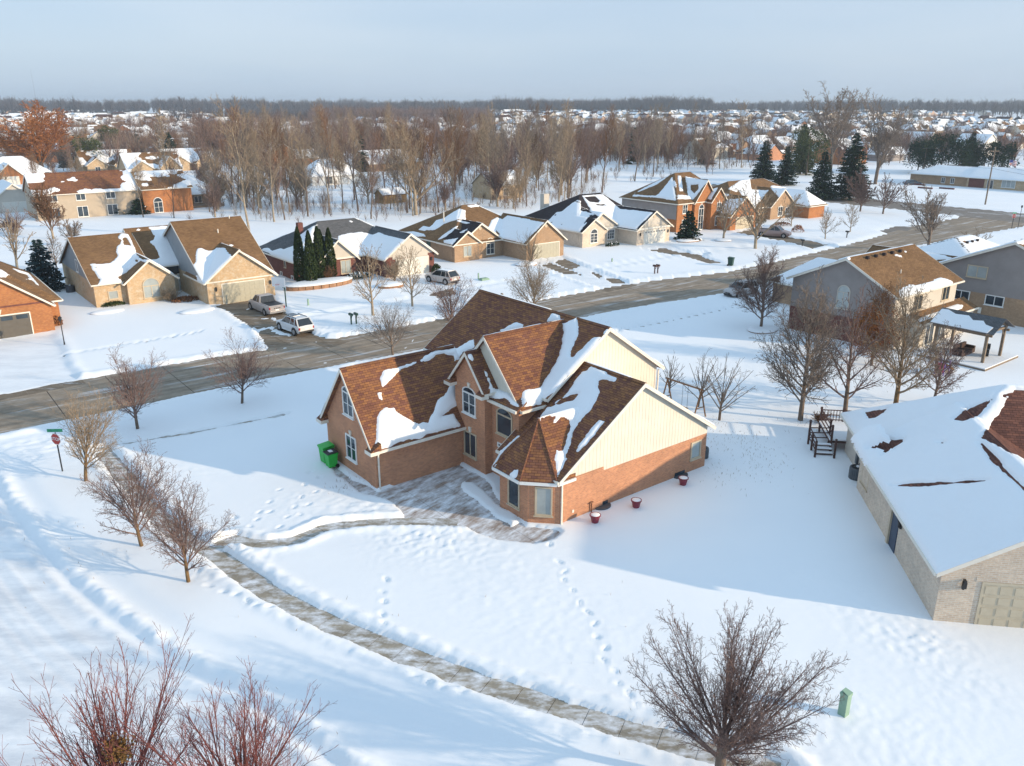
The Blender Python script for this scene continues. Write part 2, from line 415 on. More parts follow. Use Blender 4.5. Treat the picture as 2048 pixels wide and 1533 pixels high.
path_l = P([(425, 1098), (470, 1082), (530, 1092), (587, 1085), (654, 1057), (744, 1049), (850, 1046), (915, 1050)])
strip('path', path_l, 1.15, 1.15, walk_m)
thin1 = P([(190, 899), (300, 882), (400, 865), (500, 845), (572, 831)]); strip('footway', thin1, .75, 1.5, walk_m)
thin2 = P([(1235, 664), (1340, 643), (1440, 622), (1500, 608)]); strip('footway', thin2, .3, 1.5, walk_m)
thin3 = P([(135, 712), (220, 697), (300, 684), (400, 667)]); strip('footway', thin3, .5, 1.5, drive_m)
patio_poly = P([(668, 934), (700, 955), (757, 984), (835, 955), (915, 925), (945, 945), (972, 957), (990, 985), (1006, 1016), (1053, 1054), (1117, 1060), (1126, 1068), (1105, 1083), (1070, 1091), (1030, 1088), (985, 1082), (945, 1066), (900, 1058), (815, 1046), (800, 1022), (775, 1004), (735, 995), (700, 975), (672, 950)])
pat = mk('patio', *prism([(x, y, -.03) for x, y in patio_poly], (0, 0, -.05)), joint_m, uv=False); setp(pat, kind='structure')
# slabs clipped to the patio on a 2.4 m grid in the house's own directions
def clip_poly(poly, nx, ny, c):
    out = []
    for i in range(len(poly)):
        a, b = poly[i], poly[(i+1) % len(poly)]; da = nx*a[0]+ny*a[1]-c; db = nx*b[0]+ny*b[1]-c
        if da >= 0: out.append(a)
        if da*db < 0: t = da/(da-db); out.append((a[0]+(b[0]-a[0])*t, a[1]+(b[1]-a[1])*t))
    return out
puv = [(x*F38.U[0]+y*F38.U[1], x*F38.V[0]+y*F38.V[1]) for x, y in patio_poly]
for i in range(-3, 12):
    for j in range(-3, 12):
        u0, v0 = 18+i*2.2, 26+j*2.2
        q = clip_poly(clip_poly(clip_poly(clip_poly(puv, 1, 0, u0+.012), -1, 0, -(u0+2.188)), 0, 1, v0+.012), 0, -1, -(v0+2.188))
        if len(q) > 2:
            me = [(*F38.w(*a), .028) for a in q]
            mk('slab', *prism(me, (0, 0, -.07)), patio_m, pat, uv=False)
def drive(name, px, m=drive_m, z=.03, cell=3.2):
    poly = P(px); q0 = [(x*F38.U[0]+y*F38.U[1], x*F38.V[0]+y*F38.V[1]) for x, y in poly]
    root = mk(name, *prism([(x, y, z-.03) for x, y in poly], (0, 0, -.1)), joint_m, uv=False); setp(root, kind='structure')
    ua, ub = min(a for a, b in q0), max(a for a, b in q0); va, vb = min(b for a, b in q0), max(b for a, b in q0)
    u = ua
    while u < ub:
        v = va
        while v < vb:
            q = clip_poly(clip_poly(clip_poly(clip_poly(q0, 1, 0, u+.02), -1, 0, -(u+cell-.02)), 0, 1, v+.02), 0, -1, -(v+cell-.02))
            if len(q) > 2: mk('slab', *prism([(*F38.w(*a), z) for a in q], (0, 0, -.06)), m, root, uv=False)
            v += cell
        u += cell
    return poly
d1 = drive('driveway', [(424, 614), (540, 590), (578, 630), (632, 672), (700, 684), (560, 730), (535, 700), (513, 665), (448, 622)])
d5 = drive('driveway', [(1468, 466), (1512, 457), (1565, 472), (1611, 480), (1662, 491), (1625, 500), (1586, 488), (1523, 476)], cell=4)
ex3 = [[(1085, 532), (1100, 527), (1165, 551), (1130, 549)], [(1108, 525), (1130, 519), (1162, 533), (1140, 541)], [(1210, 558), (1240, 559), (1252, 567), (1225, 567)], [(1178, 544), (1206, 552), (1198, 557)]]
d3 = drive('driveway', [(1050, 528), (1122, 514), (1200, 545), (1275, 572), (1215, 585), (1130, 556)], cell=4)
d4 = drive('driveway', [(1272, 498), (1332, 486), (1362, 500), (1400, 511), (1450, 527), (1420, 530), (1340, 508)], cell=4)
d2 = drive('driveway', [(777, 562), (866, 544), (918, 566), (905, 580), (960, 640), (890, 655), (800, 585)], cell=4)
d0 = drive('driveway', [(-60, 700), (0, 682), (108, 668), (128, 700), (140, 735), (172, 768), (0, 802), (-60, 815)], cell=4)
ex4 = [[(1300, 502), (1330, 497), (1360, 508), (1345, 512)], [(1335, 503), (1380, 508), (1440, 526), (1415, 527)], [(1385, 513), (1410, 505), (1420, 509), (1400, 515)]]
exH2 = [[(855, 590), (915, 575), (925, 586), (880, 596)]]
exroad = [[(1765, 459), (1800, 455), (1790, 465)]]
apro = drive('driveway', [(1755, 464), (1790, 452), (1830, 455), (1800, 470)], roadm, cell=5)

# clear areas: (polygon or line, softness)
CLEAR = [street_poly, road_poly, corner, patio_poly, d1, d5]+[P(e) for e in ex3+ex4+exH2]+[apro]
island = P([(924, 966), (946, 968), (1040, 1046), (1024, 1054), (928, 984)])
bank = P([(-30, 900), (20, 918), (60, 985), (120, 1060), (209, 1150), (278, 1205), (385, 1278), (549, 1355), (678, 1443), (750, 1498), (860, 1560)])
lstreet = bank+P([(860, 1800), (-600, 1800), (-900, 1000), (-300, 900)])
thin_areas = [(d0, .055), (d2, .07), (d3, .07), (d4, .07)]
def build_ground():
    def axis(lo, hi, a, b, fine, grow):
        xs = [a]
        while xs[-1] < b: xs.append(xs[-1]+fine)
        s = fine
        while xs[-1] < hi: s = s*grow; xs.append(xs[-1]+s)
        s = fine; ys = [a]
        while ys[-1] > lo: s = s*grow; ys.append(ys[-1]-s)
        return np.array(sorted(set(ys+xs)))
    X = axis(-6500, 6500, -27, 24, .125, 1.016); Y = axis(5, 9000, 19, 50, .125, 1.0155)
    x, y = np.meshgrid(X, Y); x = x.ravel(); y = y.ravel()
    def near(poly, pad=3.):
        q = np.array(poly); return np.where((x > q[:, 0].min()-pad) & (x < q[:, 0].max()+pad) & (y > q[:, 1].min()-pad) & (y < q[:, 1].max()+pad))[0]
    nz = fbm(x/1.6, y/1.6, 4, 7)
    h = .17+.035*fbm(x/9, y/9, 2, 1)*np.clip(1.2-y/400, 0, 1)+.005*nz
    pk = np.zeros_like(h)
    # packed street at lower left
    ii = near(lstreet); s = sdf(x[ii], y[ii], lstreet); t = np.clip(s/1.2, 0, 1); h[ii] = h[ii]*(1-t)+t*(.06+.02*fbm(x[ii]/3, y[ii]/3, 3, 4)); pk[ii] = np.clip(s/2.5-.4, 0, .75)
    ii = near(bank, 6); d = linedist(x[ii], y[ii], bank); s = sdf(x[ii], y[ii], lstreet)
    lump = 1+.9*fbm(x[ii]/.7, y[ii]/.7, 4, 11)
    h[ii] += .16*np.exp(-((s-.9)/.35)**2)*lump+.09*np.exp(-((s-2.0)/.22)**2)*lump+.06*np.exp(-((s-3.1)/.16)**2)-.10*np.exp(-((s-1.45)/.22)**2)-.08*np.exp(-((s-.05)/.5)**2)
    for off, wd, dp in ((3.6, .14, .05), (4.6, .12, .04), (5.1, .1, .03), (6.3, .12, .03), (7.9, .14, .025), (9.2, .15, .02), (2.9, .07, .03), (4.1, .06, .025), (5.7, .07, .025), (7.1, .06, .02), (8.4, .07, .018), (10.4, .08, .018), (11.5, .07, .015)):
        h[ii] -= dp*np.exp(-((s-off-.35*vnoise(x[ii]/6, y[ii]/6, 3))/wd)**2)
    # rough, trodden and shovelled snow
    for cx, cy, rw, am, sc_ in [(900, 1080, 2.8, .18, .28), (820, 1072, 2.0, .18, .28), (1000, 1120, 2.2, .08, .35), (740, 1020, 2.3, .22, .3), (480, 1110, 1.7, .28, .3), (430, 1140, 1.4, .18, .3), (620, 1010, 2.4, .10, .4),
                                (1160, 1290, 3.5, .07, .4), (1000, 1180, 3.2, .06, .4), (1560, 1470, 3.0, .12, .3), (1800, 1490, 2.6, .10, .25), (1830, 1290, 2.0, .22, .3), (1930, 1370, 2.0, .10, .25), (1700, 1400, 1.0, .06, .2), (1720, 1240, 1.5, .10, .4), (1530, 780, 6, .09, .6), (1700, 760, 7, .09, .6),
                                (120, 880, 3.5, .18, .5), (60, 900, 3, .22, .4), (640, 660, 3, .18, .5), (690, 670, 3, .14, .5), (560, 1370, 2, .12, .4), (660, 1420, 2, .12, .4), (1440, 585, 4, .10, .5), (1640, 1180, 2.4, .05, .3), (380, 960, 2.6, .08, .5)]:
        gx, gy = G(cx, cy); r2 = (x-gx)**2+(y-gy)**2; ii = np.where(r2 < (rw*2.2)**2)[0]
        k = np.exp(-r2[ii]/rw**2); h[ii] += .36*am*k*(fbm(x[ii]/(sc_*.8), y[ii]/(sc_*.8), 5, 5)+.25)
    # footprints
    trails = [[(1100, 1095), (1118, 1130), (1130, 1150), (1128, 1167), (1146, 1188), (1160, 1213), (1176, 1232), (1190, 1255), (1193, 1281), (1212, 1304), (1207, 1328), (1230, 1350), (1237, 1375), (1258, 1397), (1272, 1420)],
              [(773, 1165), (766, 1190), (769, 1210), (765, 1235), (768, 1255)], [(832, 1360), (860, 1376), (884, 1386), (908, 1381), (925, 1390)], [(418, 1178), (448, 1190), (474, 1196), (497, 1210), (515, 1218), (541, 1220)],
              [(620, 950), (610, 975), (604, 1000), (590, 1020), (575, 1040), (560, 1060)], [(640, 960), (632, 990), (618, 1015), (600, 1035)], [(540, 1030), (515, 1045), (500, 1060), (470, 1040)], [(560, 985), (540, 1010), (520, 1030)],
              [(1480, 790), (1500, 780), (1530, 790), (1560, 770), (1600, 790), (1650, 770), (1700, 790), (1740, 770)]]
    rr = random.Random(5)
    for tr in trails:
        w_ = P(tr)
        for i, (a, b) in enumerate(w_):
            o2 = w_[min(i+1, len(w_)-1)] if i < len(w_)-1 else w_[i-1]; dx, dy = o2[0]-a, o2[1]-b; L = math.hypot(dx, dy)+1e-6; dx /= L; dy /= L
            ii = np.where((abs(x-a) < .9) & (abs(y-b) < .9))[0]; px, py = x[ii]-a, y[ii]-b
            sx2, sy2 = rr.uniform(.17, .27), rr.uniform(.09, .13); sk = rr.uniform(-.5, .5); e = ((px*dx+py*dy)/sx2)**2+((-px*dy+py*dx+sk*(px*dx+py*dy))/sy2)**2
            h[ii] += -rr.uniform(.05, .09)*np.exp(-e**2)+.02*np.exp(-(np.sqrt(e)-1.5)**2*5)
    far_walk = P([(620, 634), (838, 597), (995, 568), (1193, 539), (1354, 511), (1480, 498), (1590, 486), (1700, 470)])
    ii = near(far_walk, 3); d = linedist(x[ii], y[ii], far_walk); h[ii] += -.10*np.exp(-(d/.75)**4)+.10*np.exp(-((d-1.15)/.35)**2)*(1+.6*fbm(x[ii]/.8, y[ii]/.8, 3, 23))
    for ln, amp in ((P([(1290, 940), (1330, 960), (1400, 950)]), 0),):
        pass
    # banks beside walks and street
    for ln, off, am in ((walk, 1.05, .10), (path_l, .8, .12)):
        ii = near(ln, 4); d = linedist(x[ii], y[ii], ln); h[ii] += am*np.exp(-((d-off)/.28)**2)*(1+.8*fbm(x[ii]/.5, y[ii]/.5, 3, 21))
    for pl, am, wd in ((street_poly, .13, .7), (d1, .12, .5), (road_poly, .15, 1.), (d5, .12, .6), (d0, .10, .4), (d3, .14, .5)):
        ii = near(pl, 5); s = sdf(x[ii], y[ii], pl); h[ii] += am*np.exp(-((s+wd)/(wd*.7))**2)*(1+.9*fbm(x[ii]/1.1, y[ii]/1.1, 3, 22))
    for pl, lv in thin_areas:
        ii = near(pl); s = sdf(x[ii], y[ii], pl)+.05*nz[ii]; t = np.clip(s/.18, 0, 1); h[ii] = h[ii]*(1-t)+t*(lv+.01*nz[ii]); pk[ii] = np.maximum(pk[ii], t*.35)
    # cleared pavement: the snow sheet dips below the concrete, with a ragged edge
    cl = np.full(x.shape, -9.)
    for pl in CLEAR:
        ii = near(pl); cl[ii] = np.maximum(cl[ii], sdf(x[ii], y[ii], pl))
    for ln, wd in ((walk, 1.15), (path_l, 1.15), (thin1, .5), (thin2, .26), (thin3, .22)):
        ii = near(ln); d = linedist(x[ii], y[ii], ln); cl[ii] = np.maximum(cl[ii], wd/2-d+.02)
    for pl in (island,):
        ii = near(pl); s = sdf(x[ii], y[ii], pl); cl[ii] = np.minimum(cl[ii], -s)
    cl += .22*fbm(x/.9, y/.9, 4, 31)*np.clip(1, 0, 1)
    t = np.clip((cl+.06)/.16, 0, 1); t = t*t*(3-2*t); h = h*(1-t)+t*(-.045)
    # windrows of leftover snow on the driveway and street
    for pts, wd, am in ((P([(505, 665), (540, 655), (560, 668), (580, 672)]), .45, .13), (P([(520, 640), (545, 636), (560, 650)]), .35, .10), (P([(470, 628), (500, 618), (530, 606)]), .3, .09), (P([(560, 700), (600, 690), (640, 684)]), .25, .09),
                        (P([(600, 735), (680, 722), (720, 728), (740, 740)]), .16, .075), (P([(800, 705), (820, 690), (828, 678)]), .14, .075)):
        ii = near(pts, 2); d = linedist(x[ii], y[ii], pts); h[ii] += am*np.exp(-(d/wd)**2)*(1+1.2*fbm(x[ii]/.5, y[ii]/.5, 3, 41))
    nx, ny = len(X), len(Y)
    V = np.stack([x, y, h], 1); idx = np.arange(nx*ny).reshape(ny, nx)
    F = np.stack([idx[:-1, :-1].ravel(), idx[:-1, 1:].ravel(), idx[1:, 1:].ravel(), idx[1:, :-1].ravel()], 1)
    o = fast('ground', V, F, groundm, smooth=True); setp(o, kind='structure')
    at = o.data.attributes.new('packed', 'FLOAT', 'POINT'); at.data.foreach_set('value', pk.astype(np.float32))
    print('ground verts', len(V))
build_ground()
# ---------------------------------------------------------------- houses
class House:
    def __init__(s, name, label, u0, v0, fr=F38, cat='house', group=None):
        s.fr = fr; s.u0, s.v0 = u0, v0
        s.root = empty(name, (*fr.w(u0, v0), 0), fr.a, label, cat, group); s.planes = []
    def part(s, name, VF, m, parent=None, label=None, uv=True):
        V, F = VF; V = [(a-s.u0, b-s.v0, c) for a, b, c in V]
        o = mk(name, V, F, m, parent or s.root, uv=uv)
        if label: o['label'] = label
        return o
    def box(s, name, u0, u1, v0, v1, z0, z1, m, parent=None, label=None):
        return s.part(name, box(u0, u1, v0, v1, z0, z1), m, parent, label)
    def add_planes(s, planes, m, gut=True, th=.15):
        parts = []
        for pl in planes:
            P0 = [Vector(p) for p in pl]; n = Vector((0, 0, 0))
            for i in range(len(P0)): n += P0[i].cross(P0[(i+1) % len(P0)])
            if n.z < 0: pl = pl[::-1]
            parts.append(prism(pl, (0, 0, -th))); s.planes.append([tuple(map(float, p)) for p in pl])
        return s.part('roof', join(*parts), m)
    def block(s, u0, u1, v0, v1, ze, zr, axis, wall, roof, ov=.35, rk=.3, hipA=0, hipB=0, z0=-.1, zs=None, siding=None, um=None, gabA=True, gabB=True, gutter=True, fascia=True, gm=None):
        """gabled or hipped block; axis 'v': the ridge runs along v"""
        sw = (lambda a, b, z: (a, b, z)) if axis == 'v' else (lambda a, b, z: (b, a, z))
        a0, a1, b0, b1 = (u0, u1, v0, v1) if axis == 'v' else (v0, v1, u0, u1)
        am = um if um is not None else (a0+a1)/2
        sl0, sl1 = (zr-ze)/(am-a0), (zr-ze)/(a1-am)
        e0, e1 = a0-ov, a1+ov; ze0, ze1 = ze-sl0*ov, ze-sl1*ov
        yA = b0-ov if hipA else b0-rk; yB = b1+ov if hipB else b1+rk
        rA = b0+hipA if hipA else yA; rB = b1-hipB if hipB else yB
        pl = [[sw(e0, yA, ze0), sw(am, rA, zr), sw(am, rB, zr), sw(e0, yB, ze0)], [sw(e1, yA, ze1), sw(e1, yB, ze1), sw(am, rB, zr), sw(am, rA, zr)]]
        if hipA: pl.append([sw(e0, yA, ze0), sw(e1, yA, ze1), sw(am, rA, zr)])
        if hipB: pl.append([sw(e1, yB, ze1), sw(e0, yB, ze0), sw(am, rB, zr)])
        s.add_planes(pl, roof)
        ztop = (zs if zs is not None else ze-.12)
        if wall: s.box('wall', u0, u1, v0, v1, z0, ztop, wall)
        if zs is not None: s.box('siding', u0+.0, u1-.0, v0+.0, v1-.0, zs, ze-.12, siding)
        g = gm or siding or wall
        for on, hip, b, d in ((gabA, hipA, b0, .15), (gabB, hipB, b1, -.15)):
            if on and not hip:
                s.part('gable', prism([sw(a0+.01, b, ze-.12), sw(a1-.01, b, ze-.12), sw(am, b, zr-.12)], sw(0, d, 0)), g)
        if gutter:
            for e, z, q in ((e0, ze0, -1), (e1, ze1, 1)):
                A, B = (min(e, e+q*.11), max(e, e+q*.11))
                V, F = box(A, B, yA, yB, z-.16, z-.01)
                if axis == 'u': V = [(b, a, c) for a, b, c in V]; F = [f[::-1] for f in F]
                s.part('gutter', (V, F), trim_m)
            for hip, y, q in ((hipA, yA, -1), (hipB, yB, 1)):
                if hip:
                    V, F = box(e0, e1, min(y, y+q*.11), max(y, y+q*.11), ze0-.16, ze0-.01)
                    if axis == 'u': V = [(b, a, c) for a, b, c in V]; F = [f[::-1] for f in F]
                    s.part('gutter', (V, F), trim_m)
        if fascia:
            for hip, y, q in ((hipA, yA, -1), (hipB, yB, 1)):
                if not hip:
                    for (ea, za) in ((e0, ze0), (e1, ze1)):
                        s.part('bargeboard', prism([sw(ea, y, za-.005), sw(am, y, zr-.005), sw(am, y, zr-.25), sw(ea, y, za-.22)], sw(0, q*.035, 0)), trim_m)
            # soffit under the eaves
        if abs(zr-ze) > 0 and gutter: # ridge cap
            V, F = prism([sw(am-.16, rA, zr-.06), sw(am, rA, zr+.035), sw(am+.16, rA, zr-.06)], sw(0, rB-rA, 0)); s.part('ridge_cap', (V, F), roof)
        return pl
    def snow(s, inc=(), exc=(), default='noise', res=.14, bias=.0, depth=.145, seed=0, bare_back=False):
        PTS = []; FACES = []; base = 0
        cam3 = np.array([0, 0, CAMH])
        for k, pl in enumerate(s.planes):
            p = np.array(pl); n = np.cross(p[1]-p[0], p[2]-p[0]); n /= np.linalg.norm(n)
            if n[2] < 0: n = -n
            if n[2] < .25: continue
            t = np.array([-n[1], n[0], 0.]); t = t/np.linalg.norm(t) if np.linalg.norm(t) > 1e-6 else np.array([1., 0, 0]); b = np.cross(n, t)
            o = p[0]; q = np.stack([(p-o)@t, (p-o)@b], 1)
            lo, hi = q.min(0)-.05, q.max(0)+.05
            nx, ny = max(3, int((hi[0]-lo[0])/res)+1), max(3, int((hi[1]-lo[1])/res)+1)
            gx, gy = np.meshgrid(np.linspace(lo[0], hi[0], nx), np.linspace(lo[1], hi[1], ny)); gx = gx.ravel(); gy = gy.ravel()
            W3 = o+gx[:, None]*t+gy[:, None]*b
            wx = W3[:, 0]*s.fr.U[0]+W3[:, 1]*s.fr.V[0]; wy = W3[:, 0]*s.fr.U[1]+W3[:, 1]*s.fr.V[1]
            Wd = np.stack([wx, wy, W3[:, 2]], 1); px, py, dep = proj(Wd)
            nw = np.array([n[0]*s.fr.U[0]+n[1]*s.fr.V[0], n[0]*s.fr.U[1]+n[1]*s.fr.V[1], n[2]])
            vis = float(nw@(cam3-Wd.mean(0))) > 0
            m = float(np.mean(dep))/PXF
            fc = abs(float(nw@(cam3-Wd.mean(0)))/np.linalg.norm(cam3-Wd.mean(0)))
            sd = np.full(gx.shape, -5.)
            if vis and default != 'only':
                for c in inc: sd = np.maximum(sd, sdf(px, py, c)*m/max(fc, .3))
                for c in exc: sd = np.minimum(sd, -sdf(px, py, c)*m/max(fc, .3))
                if default == 'full':
                    sd = np.full(gx.shape, 5.)
                    for c in exc: sd = np.minimum(sd, -sdf(px, py, c)*m/max(fc, .3))
            else:
                sd = (fbm(gx/4+k*9, gy/3+seed, 3, 17+seed)+bias)*2.5
            if default == 'random': sd = (fbm(gx/4.5+k*9+seed, gy/3.+seed*3, 3, 17+seed)+bias)*2.5
            sd = sd+.15*fbm(gx/.7, gy/.7, 4, 3+k)+.10*fbm(gx/.3, gy/.16, 2, 8)
            sp_ = sdf(gx, gy, q)+.06
            sd = np.minimum(sd, sp_)
            h = np.where(sd > 0, depth*(1-np.exp(-sd/.11))*(1+.35*fbm(gx/1.1, gy/1.1, 3, 12)), np.maximum(sd*.8, -.05))
            h = h+.02*fbm(gx/1.3, gy/1.3, 3, 6)*(sd > .2)
            Q = W3+n*h[:, None]-np.array([s.u0, s.v0, 0])
            idx = np.arange(nx*ny).reshape(ny, nx); f = np.stack([idx[:-1, :-1].ravel(), idx[:-1, 1:].ravel(), idx[1:, 1:].ravel(), idx[1:, :-1].ravel()], 1)
            keep = (sd[f].max(1) > -.0) & (sp_[f].min(1) > -.12); f = f[keep]
            if len(f) == 0: continue
            if np.dot(np.cross(t, b), n) < 0: f = f[:, ::-1]
            PTS.append(Q); FACES.append(f+base); base += len(Q)
        if PTS:
            V = np.concatenate(PTS); F = np.concatenate(FACES); used = np.unique(F); mp = np.zeros(len(V), int); mp[used] = np.arange(len(used))
            fast('roof_snow', V[used], mp[F], snowm, s.root, smooth=True)
    # ---- wall-mounted things; face: (origin u,v), tangent (u,v), normal (u,v)
    def wbox(s, face, a0, a1, z0, z1, n0, n1):
        (ou, ov), (tu, tv), (nu, nv) = face
        V, F = box(a0, a1, -n1, -n0, z0, z1)   # y -> -normal
        V = [(ou+a*tu-y*nu, ov+a*tv-y*nv, z) for a, y, z in V]
        if tu*nv-tv*nu > 0: F = [f[::-1] for f in F]   # mirrored
        return V, F
    def window(s, face, a, z, w, h, arch=False, fm=None, mull=1, bars=1, glass=None, name='window', key=True, fw=.09, sill=True, sur=None):
        """a: centre along the wall, z: sill height"""
        fm = fm or frame_w; glass = glass or glassm
        a0, a1 = a-w/2, a+w/2; B = s.wbox
        parts = [B(face, a0-fw, a0, z-fw, z+h+fw, -.03, .06), B(face, a1, a1+fw, z-fw, z+h+fw, -.03, .06), B(face, a0, a1, z+h, z+h+fw, -.03, .058), B(face, a0, a1, z-fw, z, -.03, .058)]
        if sill: parts.append(B(face, a0-fw-.06, a1+fw+.06, z-fw-.06, z-fw+.002, -.03, .12))
        for i in range(1, mull+1):
            c = a0+w*i/(mull+1); parts.append(B(face, c-.035, c+.035, z, z+h, .0, .05))
        for i in range(1, bars+1):
            c = z+h*i/(bars+1); parts.append(B(face, a0, a1, c-.02, c+.02, .012, .035))
        (ou, ov), (tu, tv), (nu, nv) = face
        if arch:
            R0, R1 = w/2, w/2+fw+.02; zc = z+h+fw; N = 10; ah = arch if isinstance(arch, float) else 1.
            ring = [(R1*math.cos(math.pi*i/N), R1*math.sin(math.pi*i/N)*ah) for i in range(N+1)]+[(R0*math.cos(math.pi*i/N), R0*math.sin(math.pi*i/N)*ah) for i in range(N, -1, -1)]
            V = [(ou+(a+x)*tu+n*nu, ov+(a+x)*tv+n*nv, zc+y) for n in (.06, -.03) for x, y in ring]; L = len(ring)
            F = []
            for i in range(N):
                j = L-1-i; F += [(i, i+1, j-1, j), (i, i+L, i+1+L, i+1), (j-1, j-1+L, j+L, j)]
            parts.append((V, F))
        fr_ = s.part(name, join(*parts), fm)
        pv = s.wbox(face, a0, a1, z, z+h, .0, .012); s.part('pane', pv, glass, fr_)
        if arch:
            pts = [(ou+(a+R0*math.cos(math.pi*i/N))*tu+.0*nu, ov+(a+R0*math.cos(math.pi*i/N))*tv, zc+R0*math.sin(math.pi*i/N)*ah) for i in range(N+1)]
            s.part('pane', prism(pts, (.012*nu, .012*nv, 0)), glass, fr_)
            if sur: pass
        if key:
            zt = z+h+fw+((w/2)*(arch if isinstance(arch, float) else 1.) if arch else 0)+.02
            s.part('keystone', prism([(ou+(a+x)*tu+.0*nu, ov+(a+x)*tv+.0*nv, zt+y) for x, y in ((-.09, 0), (.09, 0), (.14, .32), (-.14, .32))], (.075*nu, .075*nv, 0)), stonem)
        return fr_
    def garage_door(s, face, a, w, h, m, rows=4, cols=8, glass_row=False, panels=False, z=0.05, fm=None):
        o = s.part('garage_door', s.wbox(face, a-w/2, a+w/2, z, z+h, -.08, .004), m)
        cw, ch = w/cols, h/rows; parts = []; gl = []
        for i in range(cols):
            for j in range(rows):
                bx = s.wbox(face, a-w/2+i*cw+cw*.12, a-w/2+(i+1)*cw-cw*.12, z+j*ch+ch*.16, z+(j+1)*ch-ch*.16, .004, .022)
                if glass_row and j == rows-1: gl.append(bx); continue
                if panels: s.part('panel', bx, m, o)
                else: parts.append(bx)
        for j in range(1, rows): parts.append(s.wbox(face, a-w/2, a+w/2, z+j*ch-.012, z+j*ch+.012, .004, .012))
        if parts: s.part('section_relief', join(*parts), m, o)
        if gl: s.part('door_light', join(*gl), glassm, o)
        f = fm or trim_m
        s.part('garage_door_frame', join(s.wbox(face, a-w/2-.1, a-w/2, z, z+h+.12, -.06, .035), s.wbox(face, a+w/2, a+w/2+.1, z, z+h+.12, -.06, .035), s.wbox(face, a-w/2, a+w/2, z+h, z+h+.12, -.06, .034)), f)
    def lantern(s, face, a, z):
        s.part('wall_lamp', join(s.wbox(face, a-.08, a+.08, z, z+.3, .05, .2), s.wbox(face, a-.05, a+.05, z+.3, z+.4, .02, .22), s.wbox(face, a-.04, a+.04, z-.1, z+.05, .0, .1)), blackm)
    def downspout(s, u, v, z1, z0=.1, m=None):
        s.part('downspout', join(box(u-.04, u+.04, v-.04, v+.04, z0, z1), box(u-.055, u+.055, v-.055, v+.055, z1*.55, z1*.55+.04)), m or trim_m)
    def battens(s, face, pts_lo, fn, a0, a1, step, m, name='batten'):
        parts = []; a = a0+step/2
        while a < a1:
            lo, hi = pts_lo(a), fn(a)
            if hi-lo > .1: parts.append(s.wbox(face, a-.015, a+.015, lo, hi, .0, .010))
            a += step
        o = s.part(name, join(*parts), m); o['kind'] = 'stuff'
    def vent(s, u, v, z, r=.05, h=.35, m=None): s.part('vent_pipe', cyl((u, v, z), (u, v, z+h), r, n=8), m or trim_m)
    def roofvent(s, u, v, z, w=.3): s.part('roof_vent', join(box(u-w/2, u+w/2, v-w/2, v+w/2, z-.1, z+.16)), sh_dark)

def px(k, pts, x0, y0): return [(x0+a/k, y0+b/k) for a, b in pts]

# ================= the big brick house in the middle
h = House('brick_house', 'two-storey red brick house with brown shingles and cream siding gables on the corner lot', 27, 36)
# garage wing
h.block(21.05, 28.5, 40.0, 46.3, 3.05, 6.95, 'u', brick_red, sh_brown, ov=.3, rk=.35, gabB=False)
for v0, v1 in ((39.55, 40.25), (46.05, 46.75)):      # eave returns at the gable
    h.part('eave_return', join(prism([(20.55, v0, 2.72), (21.25, v0, 2.72), (21.25, v0, 3.15)], (0, v1-v0, 0))), sh_brown)
    h.box('return_board', 20.52, 21.1, v0-.02, v1+.02, 2.5, 2.72, trim_m)
# main two-storey block
h.block(30.1, 39.3, 34.9, 47.8, 5.75, 9.0, 'v', siding_m, sh_brown, ov=.42, rk=.3, um=34.6, gm=siding_m)
h.box('wall', 29.0, 39.28, 35.3, 47.7, -.1, 2.6, brick_red)
# cross gable over the landing
h.block(28.15, 34.5, 35.15, 41.7, 5.4, 8.75, 'u', siding_m, sh_brown, ov=.35, rk=.28, gabB=False, gm=siding_m)
# brick front: tower and recessed bay
h.block(27.3, 30.5, 37.6, 40.75, 5.95, 7.75, 'u', brick_red, sh_brown, ov=.32, rk=.3, gabB=False)
h.box('wall', 27.85, 29.5, 35.0, 37.7, -.1, 5.2, brick_red)
sk = [[(27.5, 34.75, 5.12), (28.25, 34.75, 5.62), (28.25, 37.5, 5.62), (27.5, 37.5, 5.12)]]; h.add_planes(sk, sh_brown)
h.box('gutter', 27.38, 27.5, 34.75, 37.5, 4.98, 5.14, trim_m)
for v0, v1 in ((37.2, 37.85), (40.55, 41.2)):
    h.part('eave_return', prism([(26.8, v0, 5.45), (27.4, v0, 5.45), (27.4, v0, 5.85)], (0, v1-v0, 0)), sh_brown); h.box('return_board', 26.77, 27.31, v0-.02, v1+.02, 5.25, 5.45, trim_m)
# right wing
h.block(26.85, 38.95, 30.1, 35.0, 3.1, 7.1, 'v', brick_red, sh_brown, ov=.38, rk=.3, zs=2.42, siding=siding_m, gabB=False, um=32.75)
